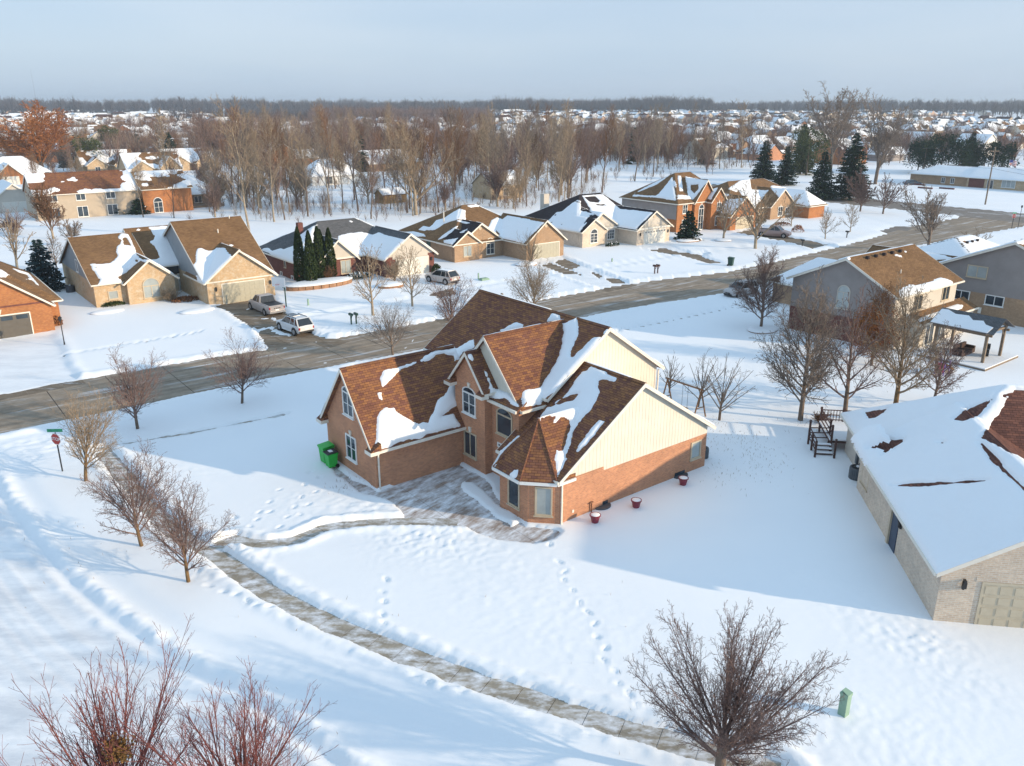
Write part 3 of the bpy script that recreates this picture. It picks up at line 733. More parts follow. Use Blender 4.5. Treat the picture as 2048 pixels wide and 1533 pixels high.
# bay with its half-octagonal roof
bw = [(25.5, 31.25), (26.72, 30.02), (30.0, 30.05), (30.0, 35.0), (27.9, 35.0), (27.0, 35.0), (25.5, 33.75)]
h.part('wall', prism([(a, b, -.1) for a, b in bw], (0, 0, 2.75)), brick_red)
ap, ap2 = (27.25, 32.5, 5.45), (30.4, 32.5, 5.45); zz = 2.72
c1_, c2_, c3_, c4_ = (25.05, 31.4, zz), (26.45, 29.95, zz), (25.05, 33.75, zz), (26.6, 35.05, zz)
zb = lambda v: zz+(v-29.95)/(32.5-29.95)*(5.45-zz)
h.add_planes([[c3_, c1_, ap], [c1_, c2_, ap], [c2_, (27.75, 29.95, zz), (28.2, 30.35, zb(30.35)), (30.4, 32.5, 5.45), ap], [c4_, c3_, ap], [(28.1, 35.05, zz), c4_, ap, ap2]], sh_brown)
gl = []
for a, b in ((c4_, c3_), (c3_, c1_), (c1_, c2_), (c2_, (27.75, 29.95, zz))):
    d = Vector((b[0]-a[0], b[1]-a[1], 0)).normalized(); n = Vector((d.y, -d.x, 0))*-.1 if False else Vector((d.y, -d.x, 0))*-.1
    c = Vector(((a[0]+b[0])/2-27.25, (a[1]+b[1])/2-32.5, 0)); n = n if n.dot(c) > 0 else -n
    gl.append(prism([(a[0], a[1], zz-.02), (b[0], b[1], zz-.02), (b[0]+n.x, b[1]+n.y, zz-.02), (a[0]+n.x, a[1]+n.y, zz-.02)], (0, 0, -.15)))
h.part('gutter', join(*gl), frame_w)
for a, b in ((c1_, ap), (c2_, ap), (c3_, ap)): h.part('ridge_cap', cyl(a, b, .07, n=6), sh_brown)
# windows. fL: walls that look left (normal -u, tangent +v)
fL = lambda u: ((u, 0.), (0., 1.), (-1., 0.)); fF = lambda v: ((0., v), (1., 0.), (0., -1.)); fRt = lambda u: ((u, 0.), (0., 1.), (1., 0.))
h.window(fL(21.05), 43.05, 3.95, 1.15, 1.35, arch=.55, bars=1, mull=1)
h.window(fL(21.05), 43.0, 1.05, 1.15, 1.45, bars=1)
h.window(fL(27.3), 39.2, 3.75, 1.2, 1.25, arch=.5, bars=1)
h.window(fL(27.3), 39.15, .95, 1.15, 1.45, bars=0, fm=trim_beige)
h.window(fL(27.85), 36.35, 3.1, 1.35, 1.15, arch=.55, mull=0, bars=0, fm=trim_beige)
# entrance under the arched window
h.part('front_door', h.wbox(fL(27.85), 35.85, 36.75, .05, 2.1, .0, .05), door_navy); h.window(fL(27.85), 36.3, 2.2, 1.3, .12, mull=0, bars=0, key=False, name='transom', sill=False)
h.window(fL(25.5), 32.45, .75, .85, 1.55, mull=0, bars=0, fm=trim_beige, key=False)
dx, dy = 26.72-25.5, 30.02-31.25; L = math.hypot(dx, dy)
h.window(((25.5, 31.25), (dx/L, dy/L), (dy/L, -dx/L)), L*.5, .72, .78, 1.55, mull=0, bars=0, fm=trim_beige, key=False, glass=glass_pale)
h.window(fF(30.1), 37.95, 1.05, .75, 1.0, mull=0, bars=0, fm=trim_beige, key=False, glass=glass_pale)
# siding battens
rw = lambda a: min(7.1-.18-abs(a-32.75)*(.66), 6.9)
h.battens(fF(30.1), lambda a: 2.42, lambda a: (3.1-.12)+min((a-26.85)/(32.75-26.85), (38.95-a)/(38.95-32.75))*4.0-.05, 26.9, 38.9, .27, siding_m)
h.battens(fF(34.9), lambda a: 2.6, lambda a: (5.75-.12)+min((a-30.1)/4.5, (39.3-a)/4.7)*3.25-.05, 30.2, 39.2, .27, siding_m)
h.battens(fL(28.15), lambda a: 5.0, lambda a: 5.25+(3.27-abs(a-38.42))/3.27*3.35-.05, 35.2, 41.6, .27, siding_m)
h.battens(fF(35.15), lambda a: 2.6, lambda a: 5.2, 28.2, 30.1, .27, siding_m)
h.box('corner_board', 39.2, 39.33, 34.87, 35.0, 2.6, 5.6, trim_m); h.box('corner_board', 28.12, 28.24, 35.12, 35.24, 3.0, 5.2, trim_m)
h.downspout(21.2, 39.9, 2.85); h.downspout(26.8, 29.93, 2.65); h.downspout(39.42, 34.8, 5.3, 2.8)
h.part('dryer_vent', h.wbox(fF(30.1), 27.65, 27.78, .55, .72, 0, .1), trim_m); h.part('gas_riser', join(cyl((29.05, 29.95, .1), (29.05, 29.95, .75), .04), cyl((28.9, 29.95, .75), (29.15, 29.95, .8), .05)), plain('rust_pipe', (.2, .09, .05)))
for uw in (30.0, 36.6):
    h.part('window_well', prism([(uw+.55*math.cos(a), 30.05-.42*math.sin(a), .02) for a in [math.pi*i/8 for i in range(9)]], (0, 0, .25)), acm)
    h.part('basement_window', h.wbox(fF(30.1), uw-.45, uw+.45, .12, .45, 0, .03), glassm)
h.vent(35.2, 42.5, 8.5)
K = 4.876
inc = [px(K, [(540, 760), (545, 600), (555, 470), (590, 400), (640, 372), (720, 375), (760, 420), (850, 470), (960, 530), (1060, 515), (1090, 440), (1120, 370), (1160, 300), (1230, 220), (1285, 120), (1330, 60), (1340, 330), (1180, 455), (1300, 430), (1365, 545), (1130, 610), (800, 705), (600, 775)], 640, 740),
       px(K, [(590, 960), (610, 900), (700, 870), (830, 840), (880, 815), (1000, 760), (1120, 700), (1200, 680), (1340, 670), (1440, 600), (1495, 585), (1505, 660), (1400, 700), (1345, 770), (1310, 800), (1300, 740), (1210, 720), (1100, 750), (980, 810), (900, 832), (830, 850), (760, 890), (700, 960), (640, 1020), (610, 1040)], 640, 560),
       px(K, [(565, 1105), (595, 1100), (600, 1160), (575, 1150)], 640, 560),
       px(K, [(1750, 492), (1800, 485), (1850, 450), (1920, 415), (1978, 440), (1970, 470), (1780, 505)], 640, 560), px(K, [(270, 205), (310, 125), (390, 155), (385, 205)], 1040, 600),
       px(K, [(1430, 710), (1480, 715), (1503, 770), (1495, 815), (1440, 760)], 640, 560), px(K, [(1515, 725), (1553, 765), (1540, 780)], 640, 560),
       px(K, [(1600, 870), (1650, 950), (1690, 1050), (1850, 1100), (1900, 1150), (1935, 1235), (1880, 1215), (1800, 1150), (1700, 1150), (1620, 1145), (1640, 1090), (1655, 1030)], 640, 560),
       px(K, [(415, 235), (555, 175), (570, 240), (560, 340), (530, 430), (505, 490), (495, 555), (520, 565), (580, 500), (640, 430), (740, 365), (785, 370), (700, 480), (560, 650), (420, 790), (330, 895), (200, 1010), (40, 1045), (15, 960), (22, 905), (45, 880), (200, 860), (240, 790), (330, 660), (380, 540), (410, 430), (427, 320)], 1040, 600),
       px(K, [(860, 290), (835, 330), (820, 325), (850, 290)], 1040, 600),
       px(K, [(690, 655), (760, 678), (830, 700), (935, 770), (920, 798), (840, 780), (770, 787), (755, 850), (778, 900), (740, 1000), (700, 1060), (620, 1140), (560, 1220), (520, 1300), (470, 1463), (430, 1463), (455, 1380), (490, 1240), (475, 1165), (440, 1135), (400, 1140), (350, 1200), (322, 1190), (345, 1140), (300, 1130), (190, 1160), (260, 1060), (340, 1035), (350, 1000), (430, 935), (480, 880), (560, 760), (610, 700)], 1040, 600),
       px(4.267, [(760, 150), (768, 230), (745, 330), (712, 450), (730, 465), (770, 330), (830, 200), (800, 150)], 960, 800),
       px(4.267, [(1020, 172), (1062, 185), (960, 320), (880, 410), (826, 445), (835, 400), (900, 310), (980, 215)], 960, 800), px(4.267, [(650, 428), (712, 445), (738, 510), (705, 570), (660, 660), (640, 520)], 960, 800), px(4.267, [(255, 640), (300, 597), (328, 600), (310, 665), (285, 670)], 960, 800),
       px(4.267, [(108, 560), (150, 470), (230, 390), (330, 300), (340, 310), (240, 400), (165, 480), (125, 570)], 960, 800)]
exc = [px(K, [(340, 1035), (370, 990), (470, 945), (565, 922), (530, 970), (430, 1010)], 1040, 600)]
h.snow(inc, exc, res=.1, bias=.1)

# ================= house across the street, far left: orange brick with dark garage door
h = House('brick_house', 'orange brick house with a dark grey garage door at the left edge across the street', 9, 96)
h.block(5.0, 13.2, 91.4, 105, 3.1, 6.2, 'v', brick_orange, sh_tan, ov=.3, rk=.35, gabB=False)
h.block(1.0, 14.2, 93.5, 110.5, 3.1, 7.4, 'v', brick_orange, sh_tan, ov=.35, hipA=5, hipB=5)
h.garage_door(fF(91.4), 8.6, 5.2, 2.3, door_gray, glass_row=True, cols=4)
h.part('belt_course', h.wbox(fF(91.4), 5.0, 13.2, 3.15, 3.3, 0, .04), brick_dark)
h.part('keystone', prism([(8.4, 91.4, 2.55), (8.8, 91.4, 2.55), (8.95, 91.4, 3.0), (8.25, 91.4, 3.0)], (0, -.08, 0)), stonem)
h.vent(9.6, 98, 6.6)
h.snow([px(5.473, [(-60, 200), (20, 225), (85, 270), (70, 300), (10, 300), (-60, 290)], 0, 500), px(5.473, [(145, 210), (230, 235), (310, 262), (430, 395), (400, 380), (350, 330), (290, 325), (330, 315), (300, 275), (200, 245)], 0, 500)], bias=.15, res=.16)

# ================= tan brick house with three roofs
h = House('brick_house', 'tan brick house with three stepped brown roofs and an arched entrance across the street', 28, 100)
h.block(18.8, 25.2, 99.3, 115.8, 3.0, 7.0, 'u', brick_tan, sh_tan, ov=.35, rk=.3, gabB=False, gm=siding_blue)
h.block(24.9, 30.0, 102.7, 113.4, 3.65, 7.4, 'u', brick_tan, sh_tan, ov=.3, rk=.1, gabB=False, gm=siding_blue)
h.block(29.1, 37.0, 93.4, 113.0, 3.0, 8.5, 'u', brick_tan, sh_tan, ov=.4, rk=.3, um=102.6, gm=siding_blue)
h.block(29.15, 37.0, 92.95, 99.5, 3.0, 6.1, 'v', brick_tan, sh_tan, ov=.35, rk=.35, gabB=False)
h.block(22.1, 27.3, 98.55, 106, 3.0, 5.1, 'v', brick_tan, sh_tan, ov=.4, rk=.35, gabB=False)
h.garage_door(fF(92.95), 33.3, 4.9, 2.25, door_green); h.lantern(fF(92.95), 30.1, 1.7); h.lantern(fF(92.95), 36.5, 1.7)
h.window(fF(98.55), 24.65, .75, 1.7, 1.25, arch=.95, mull=1, bars=0, glass=glass_pale, fm=trim_beige, key=False)
h.window(fF(99.3), 20.7, 1.0, .9, .8, mull=0, bars=0, glass=glass_pale, fm=trim_beige, key=False)
h.part('front_door', join(h.wbox(fF(102.7), 28.0, 28.9, .15, 2.25, 0, .06)), door_beige)
h.part('wreath', lathe([(.0, 0), (.2, 0), (.24, .03), (.2, .06), (0, .06)], 10), red_m).matrix_local = Matrix.Translation((28.45-28, 102.6-100, 1.5)) @ Matrix.Rotation(math.pi/2, 4, 'X')
h.window(fF(102.7), 28.45, 2.35, 1.9, .05, arch=.9, mull=1, bars=0, key=False, name='fanlight', fm=blackm, sill=False)
h.window(fF(102.7), 27.75, .2, .3, 2.0, mull=0, bars=2, key=False, name='sidelight', sill=False, glass=glass_pale); h.window(fF(102.7), 29.1, .2, .3, 2.0, mull=0, bars=2, key=False, name='sidelight', sill=False, glass=glass_pale)
h.vent(19.9, 101.5, 3.9, .07, .5); h.vent(33.5, 100.2, 7.0, .07, .5); h.vent(37.3-1.5, 102.4, 8.3, .07, .4)
h.window(fL(18.8), 106.5, 3.2, .8, 1.3, mull=0, bars=0, key=False)
c1k = 4.763
h.snow([px(c1k, [(243, 612), (340, 612), (420, 605), (470, 580), (500, 530), (490, 500), (495, 440), (530, 420), (540, 385), (500, 362), (530, 318), (600, 330), (660, 450), (690, 535), (720, 560), (740, 585), (590, 690), (500, 735), (560, 800), (310, 815), (335, 760), (290, 700), (258, 650)], 130, 400),
        px(c1k, [(790, 258), (860, 255), (950, 250), (1030, 262), (1180, 605), (960, 640), (990, 695), (870, 640), (715, 572), (860, 572), (900, 550), (880, 480), (860, 450), (810, 400), (850, 380), (862, 345), (830, 320), (822, 285)], 130, 400),
        px(c1k, [(678, 285), (700, 270), (722, 285), (700, 296)], 130, 400), px(c1k, [(1355, 135), (1400, 130), (1432, 140), (1400, 152)], 130, 400), px(c1k, [(1480, 125), (1530, 122), (1500, 160), (1450, 155)], 130, 400), px(c1k, [(1535, 438), (1580, 425), (1612, 430), (1590, 448)], 130, 400),
        px(c1k, [(1250, 490), (1265, 465), (1300, 460), (1340, 485), (1400, 487), (1440, 462), (1520, 458), (1545, 500), (1600, 545), (1490, 680), (1320, 805), (1270, 775), (1240, 700), (1215, 625), (1250, 590)], 130, 400), px(c1k, [(1680, 570), (1780, 590), (1835, 640), (1965, 712), (1800, 660)], 130, 400)],
       [px(c1k, [(550, 365), (580, 355), (610, 390), (632, 440), (600, 430), (555, 425)], 130, 400), px(c1k, [(580, 690), (720, 580), (735, 590), (600, 690)], 130, 400), px(c1k, [(665, 570), (700, 570), (700, 595), (670, 590)], 130, 400)], bias=.2, res=.15)

# ================= dark red brick house with cream garage gable
h = House('brick_house', 'dark red brick house with a cream siding garage gable behind five columnar evergreens', 52, 100)
h.block(42.5, 60.5, 98.7, 111.6, 2.9, 6.6, 'u', brick_dark, sh_gray, ov=.4, hipA=6.2, hipB=6.2)
h.block(52.6, 60.0, 93.9, 102.5, 2.9, 5.6, 'v', brick_dark, sh_gray, ov=.4, rk=.35, gabB=False, gm=siding_pale)
h.block(45.2, 50.2, 97.6, 103, 2.9, 5.2, 'v', brick_dark, sh_gray, ov=.45, rk=.35, gabB=False, gm=siding_pale)
h.garage_door(fF(93.9), 56.6, 4.9, 2.25, door_white)
h.part('siding', h.wbox(fF(93.9), 53.6, 59.0, 2.45, 3.6, 0, .02), siding_pale)
h.lantern(fF(93.9), 59.55, 1.8)
h.window(fF(97.6), 48.7, .75, 1.3, 1.6, mull=1, bars=0, key=False, fm=trim_beige, glass=glass_pale)
h.window(fF(97.6), 46.3, .3, .9, 1.9, arch=True, mull=0, bars=0, key=False, fm=trim_beige)
h.window(fL(42.5), 104, .2, .5, .4, mull=0, bars=0, key=False); h.window(fL(42.5), 100.5, .2, .5, .4, mull=0, bars=0, key=False)
h.window(fL(42.5), 102.5, 1.5, .5, .9, mull=0, bars=0, key=False, fm=trim_beige)
h.part('chimney', box(45.9, 46.6, 105.2, 105.9, 3, 6.6), brick_dark)
h.part('fascia_band', h.wbox(fF(97.6), 44.9, 50.6, 2.62, 2.85, 0, .12), trim_m)
k2 = 5.251
h.snow([px(k2, [(60, 415), (140, 402), (180, 435), (270, 408), (300, 418), (430, 372), (440, 300), (560, 205), (665, 150), (600, 260), (640, 290), (690, 330), (640, 380), (450, 580), (240, 500)], 510, 420),
        px(k2, [(872, 300), (880, 270), (1000, 245), (1120, 232), (1240, 265), (1300, 238), (1400, 275), (1560, 312), (1590, 335), (1360, 535), (1220, 485), (1040, 500), (830, 375), (820, 345), (870, 342)], 510, 420), px(k2, [(980, 112), (1010, 110), (1035, 130), (1010, 138)], 510, 420)],
       [px(k2, [(620, 310), (670, 310), (680, 340), (640, 330)], 510, 420)], bias=.25, res=.16)

# ================= beige brick hipped house
h = House('brick_house', 'beige brick house with a tall brown hip roof and two nested front gables', 74, 100)
h.block(65.6, 81.5, 97.8, 113, 2.9, 7.0, 'u', brick_beige, sh_tan, ov=.4, hipA=7.0, hipB=6.5)
h.block(66.9, 74.2, 97.75, 104.5, 2.9, 5.35, 'v', brick_beige, sh_dark, ov=.4, rk=.35, gabB=False)
h.block(65.65, 70.0, 97.3, 101, 2.9, 4.45, 'v', brick_beige, sh_dark, ov=.4, rk=.3, gabB=False)
h.block(74.7, 81.8, 92.2, 102.0, 2.9, 5.7, 'v', brick_beige, sh_tan, ov=.35, rk=.35, gabB=False)
h.garage_door(fF(92.2), 78.5, 4.8, 2.25, door_green)
h.window(fF(97.3), 67.9, .9, 1.3, 1.4, mull=1, bars=0, key=False, fm=trim_beige, glass=glass_pale)
h.window(fF(97.75), 72.3, .7, 1.3, 1.5, arch=True, mull=1, bars=1, key=False, fm=trim_m)
for a, v, z in ((70.5, 97.75, 4.6), (78.3, 92.2, 4.9)): h.part('gable_vent', prism([(a+.28*math.cos(t), v, z+.28*math.sin(t)) for t in [math.pi*i/6 for i in range(12)]], (0, -.05, 0)), trim_beige)
h.part('side_door', h.wbox(fL(65.6), 103.5, 104.6, .1, 2.4, 0, .03), dkgreen_m)
h.part('stack', cyl((68.7, 104.5, 4.6), (68.7, 104.5, 6.4), .09), trim_m)
k3 = 5.689
h.snow([px(k3, [(75, 425), (230, 418), (330, 450), (345, 472), (250, 475)], 790, 390), px(k3, [(742, 160), (660, 200), (560, 270), (470, 290), (430, 340), (350, 400), (450, 402), (560, 330), (640, 300), (700, 285), (740, 290), (855, 322), (800, 330), (700, 300), (715, 270), (735, 210)], 790, 390),
        px(k3, [(750, 168), (800, 178), (803, 290), (712, 275)], 790, 390), px(k3, [(820, 125), (990, 100), (950, 138), (860, 142)], 790, 390), px(k3, [(265, 400), (330, 355), (395, 370), (340, 412)], 790, 390), px(k3, [(730, 342), (600, 420), (480, 515), (525, 505), (645, 430)], 790, 390),
        px(k3, [(735, 430), (840, 378), (780, 432)], 790, 390), px(k3, [(555, 520), (640, 510), (725, 488), (650, 570), (560, 545)], 790, 390),
        px(k3, [(1100, 290), (1160, 258), (1220, 280), (1280, 232), (1695, 318), (1465, 550), (1170, 485), (1195, 450), (1150, 400), (1140, 470), (1060, 410), (980, 362), (1060, 370)], 790, 390)], bias=.0, res=.16)

# ================= pale grey brick house with solar-like dark panel of bare roof
h = House('brick_house', 'pale grey-beige brick house with white trimmed gables and a row of small garage door lights', 98, 98)
h.block(88.5, 104.5, 96.4, 112, 2.9, 7.2, 'u', brick_pale, sh_dark, ov=.4, hipA=7.2, hipB=4)
h.block(89.2, 97.0, 96.0, 103, 2.9, 5.3, 'v', brick_pale, sh_dark, ov=.4, rk=.35, gabB=False, gm=siding_pale)
h.block(88.55, 93.4, 95.4, 100, 2.9, 4.5, 'v', brick_pale, sh_dark, ov=.4, rk=.3, gabB=False)
h.block(96.9, 104.6, 91.7, 101.0, 2.9, 5.4, 'v', brick_pale, sh_dark, ov=.45, rk=.4, gabB=False, gm=siding_pale)
h.garage_door(fF(91.7), 101, 4.9, 2.25, door_white, glass_row=False); h.part('door_light', join(*[h.wbox(fF(91.7), 98.8+i*.62, 99.1+i*.62, 1.95, 2.15, .02, .03) for i in range(8)]), glassm)
h.lantern(fF(91.7), 97.6, 1.7); h.lantern(fF(91.7), 104.1, 1.7)
h.part('fascia_band', h.wbox(fF(91.7), 96.5, 105.0, 2.55, 2.85, 0, .25), trim_m); h.part('fascia_band', h.wbox(fF(96.0), 93.6, 97.3, 2.55, 2.85, 0, .2), trim_m)
h.window(fF(95.4), 91.0, .8, 1.4, 1.35, arch=.9, mull=1, bars=2, key=False); h.window(fF(96.0), 95.3, .9, 1.4, 1.4, mull=2, bars=2, key=False)
h.part('chimney', box(93.4, 94.6, 110.6, 111.6, 0, 6.9), siding_pale)
for a, v, z in ((93.2, 96.0, 4.3), (100.75, 91.7, 4.5)): h.part('gable_vent', prism([(a+.28*math.cos(t), v, z+.28*math.sin(t)) for t in [math.pi*i/6 for i in range(12)]], (0, -.05, 0)), trim_beige)
k4 = 6.827
h.snow([px(k4, [(645, 250), (720, 208), (760, 225), (760, 355), (955, 402), (880, 430), (770, 560), (850, 510), (745, 645), (390, 590), (300, 500), (350, 460), (430, 375), (500, 370), (560, 320)], 1050, 370),
        px(k4, [(755, 295), (860, 340), (915, 378), (960, 400), (1185, 555), (1260, 570), (1510, 610), (1745, 380), (1500, 350), (1300, 330), (1060, 130), (780, 150), (850, 260), (900, 350)], 1050, 370)],
       [px(k4, [(805, 165), (960, 155), (1025, 215), (1000, 245), (880, 235)], 1050, 370), px(k4, [(960, 268), (1080, 260), (1115, 285), (980, 282)], 1050, 370), px(k4, [(690, 225), (750, 230), (750, 245), (700, 240)], 1050, 370), px(k4, [(340, 520), (380, 503), (370, 525)], 1050, 370), px(k4, [(480, 545), (515, 535), (500, 552)], 1050, 370), px(k4, [(860, 420), (950, 400), (900, 430)], 1050, 370), px(k4, [(395, 420), (440, 390), (420, 425)], 1050, 370)], bias=.1, res=.17)

# ================= two-storey orange brick house
h = House('brick_house', 'two-storey orange brick house with a grey sided flank and a steep brown roof', 120, 100)
h.block(112.3, 126.0, 97.0, 110.5, 5.4, 9.6, 'u', brick_orange, sh_tan, ov=.4, hipA=6.4, hipB=3)
h.box('siding', 112.27, 112.33, 97.2, 110.45, 2.4, 5.3, siding_gray)
h.block(116.4, 122.0, 96.6, 104, 5.4, 8.9, 'v', brick_orange, sh_tan, ov=.35, rk=.3, gabB=False)
h.block(119.7, 123.6, 95.6, 101, 5.4, 7.5, 'v', brick_orange, sh_tan, ov=.35, rk=.3, gabB=False)
h.block(121.5, 129.0, 92.6, 101, 2.9, 6.0, 'v', brick_orange, sh_tan, ov=.35, rk=.3, gabB=False)
h.garage_door(fF(92.6), 125.6, 4.8, 2.25, door_beige)
h.window(fF(95.6), 121.8, 3.5, 1.0, 1.3, bars=1, key=True); h.window(fF(95.6), 121.6, .9, 1.1, 1.4, bars=1)
h.window(fF(96.6), 118.2, .3, 1.2, 3.6, arch=True, mull=1, bars=2, key=True); h.window(fF(97.0), 114.3, 3.4, 1.1, 1.4); h.window(fF(97.0), 114.3, .8, 1.1, 1.4)
k5 = 4.763
h.snow([px(k5, [(75, 285), (290, 298), (330, 270), (400, 180), (450, 115), (485, 340), (280, 310), (75, 300)], 1250, 330), px(k5, [(575, 112), (790, 150), (650, 330), (500, 325), (505, 285), (600, 295), (590, 200)], 1250, 330), px(k5, [(502, 103), (535, 105), (553, 250), (520, 250)], 1250, 330), px(k5, [(460, 140), (490, 180), (490, 215), (470, 200)], 1250, 330),
        px(k5, [(885, 215), (820, 335), (750, 320), (800, 245)], 1250, 330), px(k5, [(935, 245), (1045, 278), (950, 305)], 1250, 330), px(k5, [(935, 330), (1145, 322), (1010, 475), (915, 465)], 1250, 330), px(k5, [(75, 280), (200, 210), (440, 90), (300, 190)], 1250, 330)],
       [px(k5, [(625, 190), (700, 185), (700, 230), (660, 275), (625, 240)], 1250, 330)], bias=.0, res=.2)

# ================= brown brick ranch with a long hip, right end of the row
h = House('brick_house', 'brown brick hip-roofed house, last in the row before the main road', 140, 99)
h.block(129.5, 155.0, 98, 113, 2.9, 7.0, 'u', brick_beige, sh_tan, ov=.45, hipA=7, hipB=7)
h.block(139.5, 147.0, 97, 104, 2.9, 5.8, 'v', brick_beige, sh_tan, ov=.4, rk=.3, gabB=False)
h.block(146.9, 152.2, 93.4, 104, 2.9, 5.2, 'v', brick_orange, sh_tan, ov=.4, hipA=3)
h.window(fF(97), 142.6, .7, 1.3, 1.7, bars=1); h.window(fF(97), 145, .9, 1.2, 1.2, bars=1)
h.snow([px(k5, [(1040, 190), (1190, 135), (1205, 235), (1365, 245), (1240, 405), (1150, 335)], 1250, 330), px(k5, [(1385, 215), (1400, 198), (1700, 230), (1960, 362), (1740, 390), (1500, 345)], 1250, 330), px(k5, [(1190, 135), (1100, 150), (980, 230), (1060, 260)], 1250, 330)], bias=.0, res=.22)

# ================= right front house, snow-covered maroon shingles (its own bearing)
h = House('brick_house', 'pale brick house with snow-covered maroon roof and beige panelled garage door', 18, 40, FR)
h.block(14.15, 23.8, 33.55, 47, 2.95, 5.75, 'v', brick_pale, sh_maroon, ov=.32, rk=.3, gabB=False)
h.block(14.75, 31.5, 41.9, 52.6, 2.95, 6.9, 'u', siding_pale, sh_maroon, ov=.4, hipA=6.6, hipB=6)
bw = [(14.2, 44.1), (14.8, 43.4), (14.8, 48.2), (14.2, 47.6)]
h.part('wall', prism([(a, b, -.1) for a, b in [(14.2, 44.6), (14.9, 43.9), (14.9, 47.4), (14.2, 46.8)]], (0, 0, 2.8)), siding_pale)
h.add_planes([[(13.8, 44.5, 2.72), (14.7, 43.6, 2.74), (15.4, 43.9, 3.3), (15.4, 47.2, 3.3), (14.7, 47.6, 2.74), (13.8, 46.9, 2.72)]], sh_maroon, th=.1)
h.window(fL(14.2), 45.7, 1.0, 1.2, 1.2, key=False, bars=0, fm=trim_beige, glass=glass_pale, mull=1)
h.part('door_recess_wall', box(14.1, 14.2, 40.55, 40.75, 0, 2.7), siding_pale)
h.part('side_door', h.wbox(fL(14.15), 39.35, 40.3, .15, 2.3, 0, .04), door_navy)
h.part('door_post', h.wbox(fL(14.15), 40.35, 40.6, 0, 2.6, 0, .12), trim_beige)
h.lantern(fL(14.15), 38.95, 1.9)
h.garage_door(fF(33.55), 18.4, 4.9, 2.15, door_beige, panels=True, cols=8, rows=4, fm=door_beige); h.lantern(fF(33.55), 15.1, 2.0)
h.part('soldier_course', h.wbox(fF(33.55), 15.6, 21.2, 2.33, 2.55, 0, .015), brick_pale)
h.part('electric_meter', join(h.wbox(fL(14.75), 49.3, 49.6, .7, 1.6, 0, .15), h.wbox(fL(14.75), 48.6, 48.8, .5, 1.0, 0, .12), h.wbox(fL(14.75), 49.42, 49.48, 1.6, 2.6, 0, .05)), acm)
kR = 2.949
h.snow([], [px(kR, [(375, 192), (520, 168), (500, 195), (440, 228), (410, 232)], 1600, 760), px(kR, [(400, 400), (480, 362), (625, 343), (590, 375), (540, 412), (490, 440), (480, 405), (440, 405)], 1600, 760), px(kR, [(912, 235), (950, 200), (1000, 168), (1128, 118), (1100, 165), (1020, 228), (960, 245)], 1600, 760),
        px(kR, [(535, 625), (680, 612), (1110, 590), (1115, 598), (900, 617), (700, 633)], 1600, 760), px(kR, [(825, 372), (850, 368), (840, 380)], 1600, 760), px(kR, [(1195, 90), (1262, 72), (1240, 92), (1200, 102)], 1600, 760), px(kR, [(1262, 62), (1275, 62), (1330, 62), (1460, 80), (1460, 540), (1321, 478), (1200, 405), (1064, 347)], 1600, 760),
        px(kR, [(1060, 375), (1075, 372), (1150, 450), (1255, 565), (1335, 640), (1335, 672), (1240, 585), (1130, 480)], 1600, 760)], default='full', res=.12)

# ================= beige two-storey house seen from its gable, right middle
h = House('house', 'two-storey grey and beige sided house behind the tall bare trees', 78, 40)
h.block(72.2, 84.0, 36.2, 46.8, 5.55, 8.15, 'u', brick_dark, sh_tan, ov=.45, rk=.4, zs=2.5, siding=siding_gray, um=41.2)
h.box('brick_front', 72.3, 83.95, 36.14, 36.22, .0, 5.4, siding_pale)
h.box('wall', 84.0, 86.5, 36.5, 45, -.1, 2.6, brick_beige)
h.block(75.5, 86.0, 35.0, 37.5, 2.7, 3.3, 'u', siding_pale, sh_tan, ov=.3, rk=.2, fascia=False)
h.block(81, 87, 47.6, 55.0, 2.9, 5.4, 'v', brick_beige, sh_tan, ov=.4, hipB=3.5)
h.window(fL(72.2), 41.2, 3.3, 1.2, 1.5, arch=True, mull=1, bars=1, key=False, glass=glass_pale, fm=siding_pale, fw=.06)
for a, z in ((81.8, 3.7), (76.5, 3.5)): h.window(fF(36.14), a, z, 1.3, 1.3, key=False, mull=1, bars=0, fm=trim_beige)
for a in (77.2, 79.5): h.window(fF(35.0), a, .3, 1.5, 1.9, key=False, mull=1, bars=0)
for i in range(5): h.roofvent(74.5+i*1.5, 40.6, 7.95)
h.vent(76.5, 38.2, 6.6)
kC = 4.571
h.snow([[(1560, 500), (1700, 500), (1700, 560), (1560, 580)], px(kC, [(905, 470), (930, 445), (1000, 410), (1060, 415), (1130, 400), (1200, 380), (1290, 348), (1350, 365), (1405, 395), (1200, 470), (920, 530)], 1600, 480), px(kC, [(860, 130), (940, 150), (930, 160), (870, 142)], 1600, 480), px(kC, [(940, 95), (1000, 115), (960, 118)], 1600, 480), px(kC, [(1430, 590), (1520, 600), (1430, 650), (1000, 780), (1000, 760)], 1600, 480), px(kC, [(-20, 330), (60, 165), (440, 180), (300, 210), (120, 290), (0, 345)], 1600, 480)], bias=.3, res=.2)

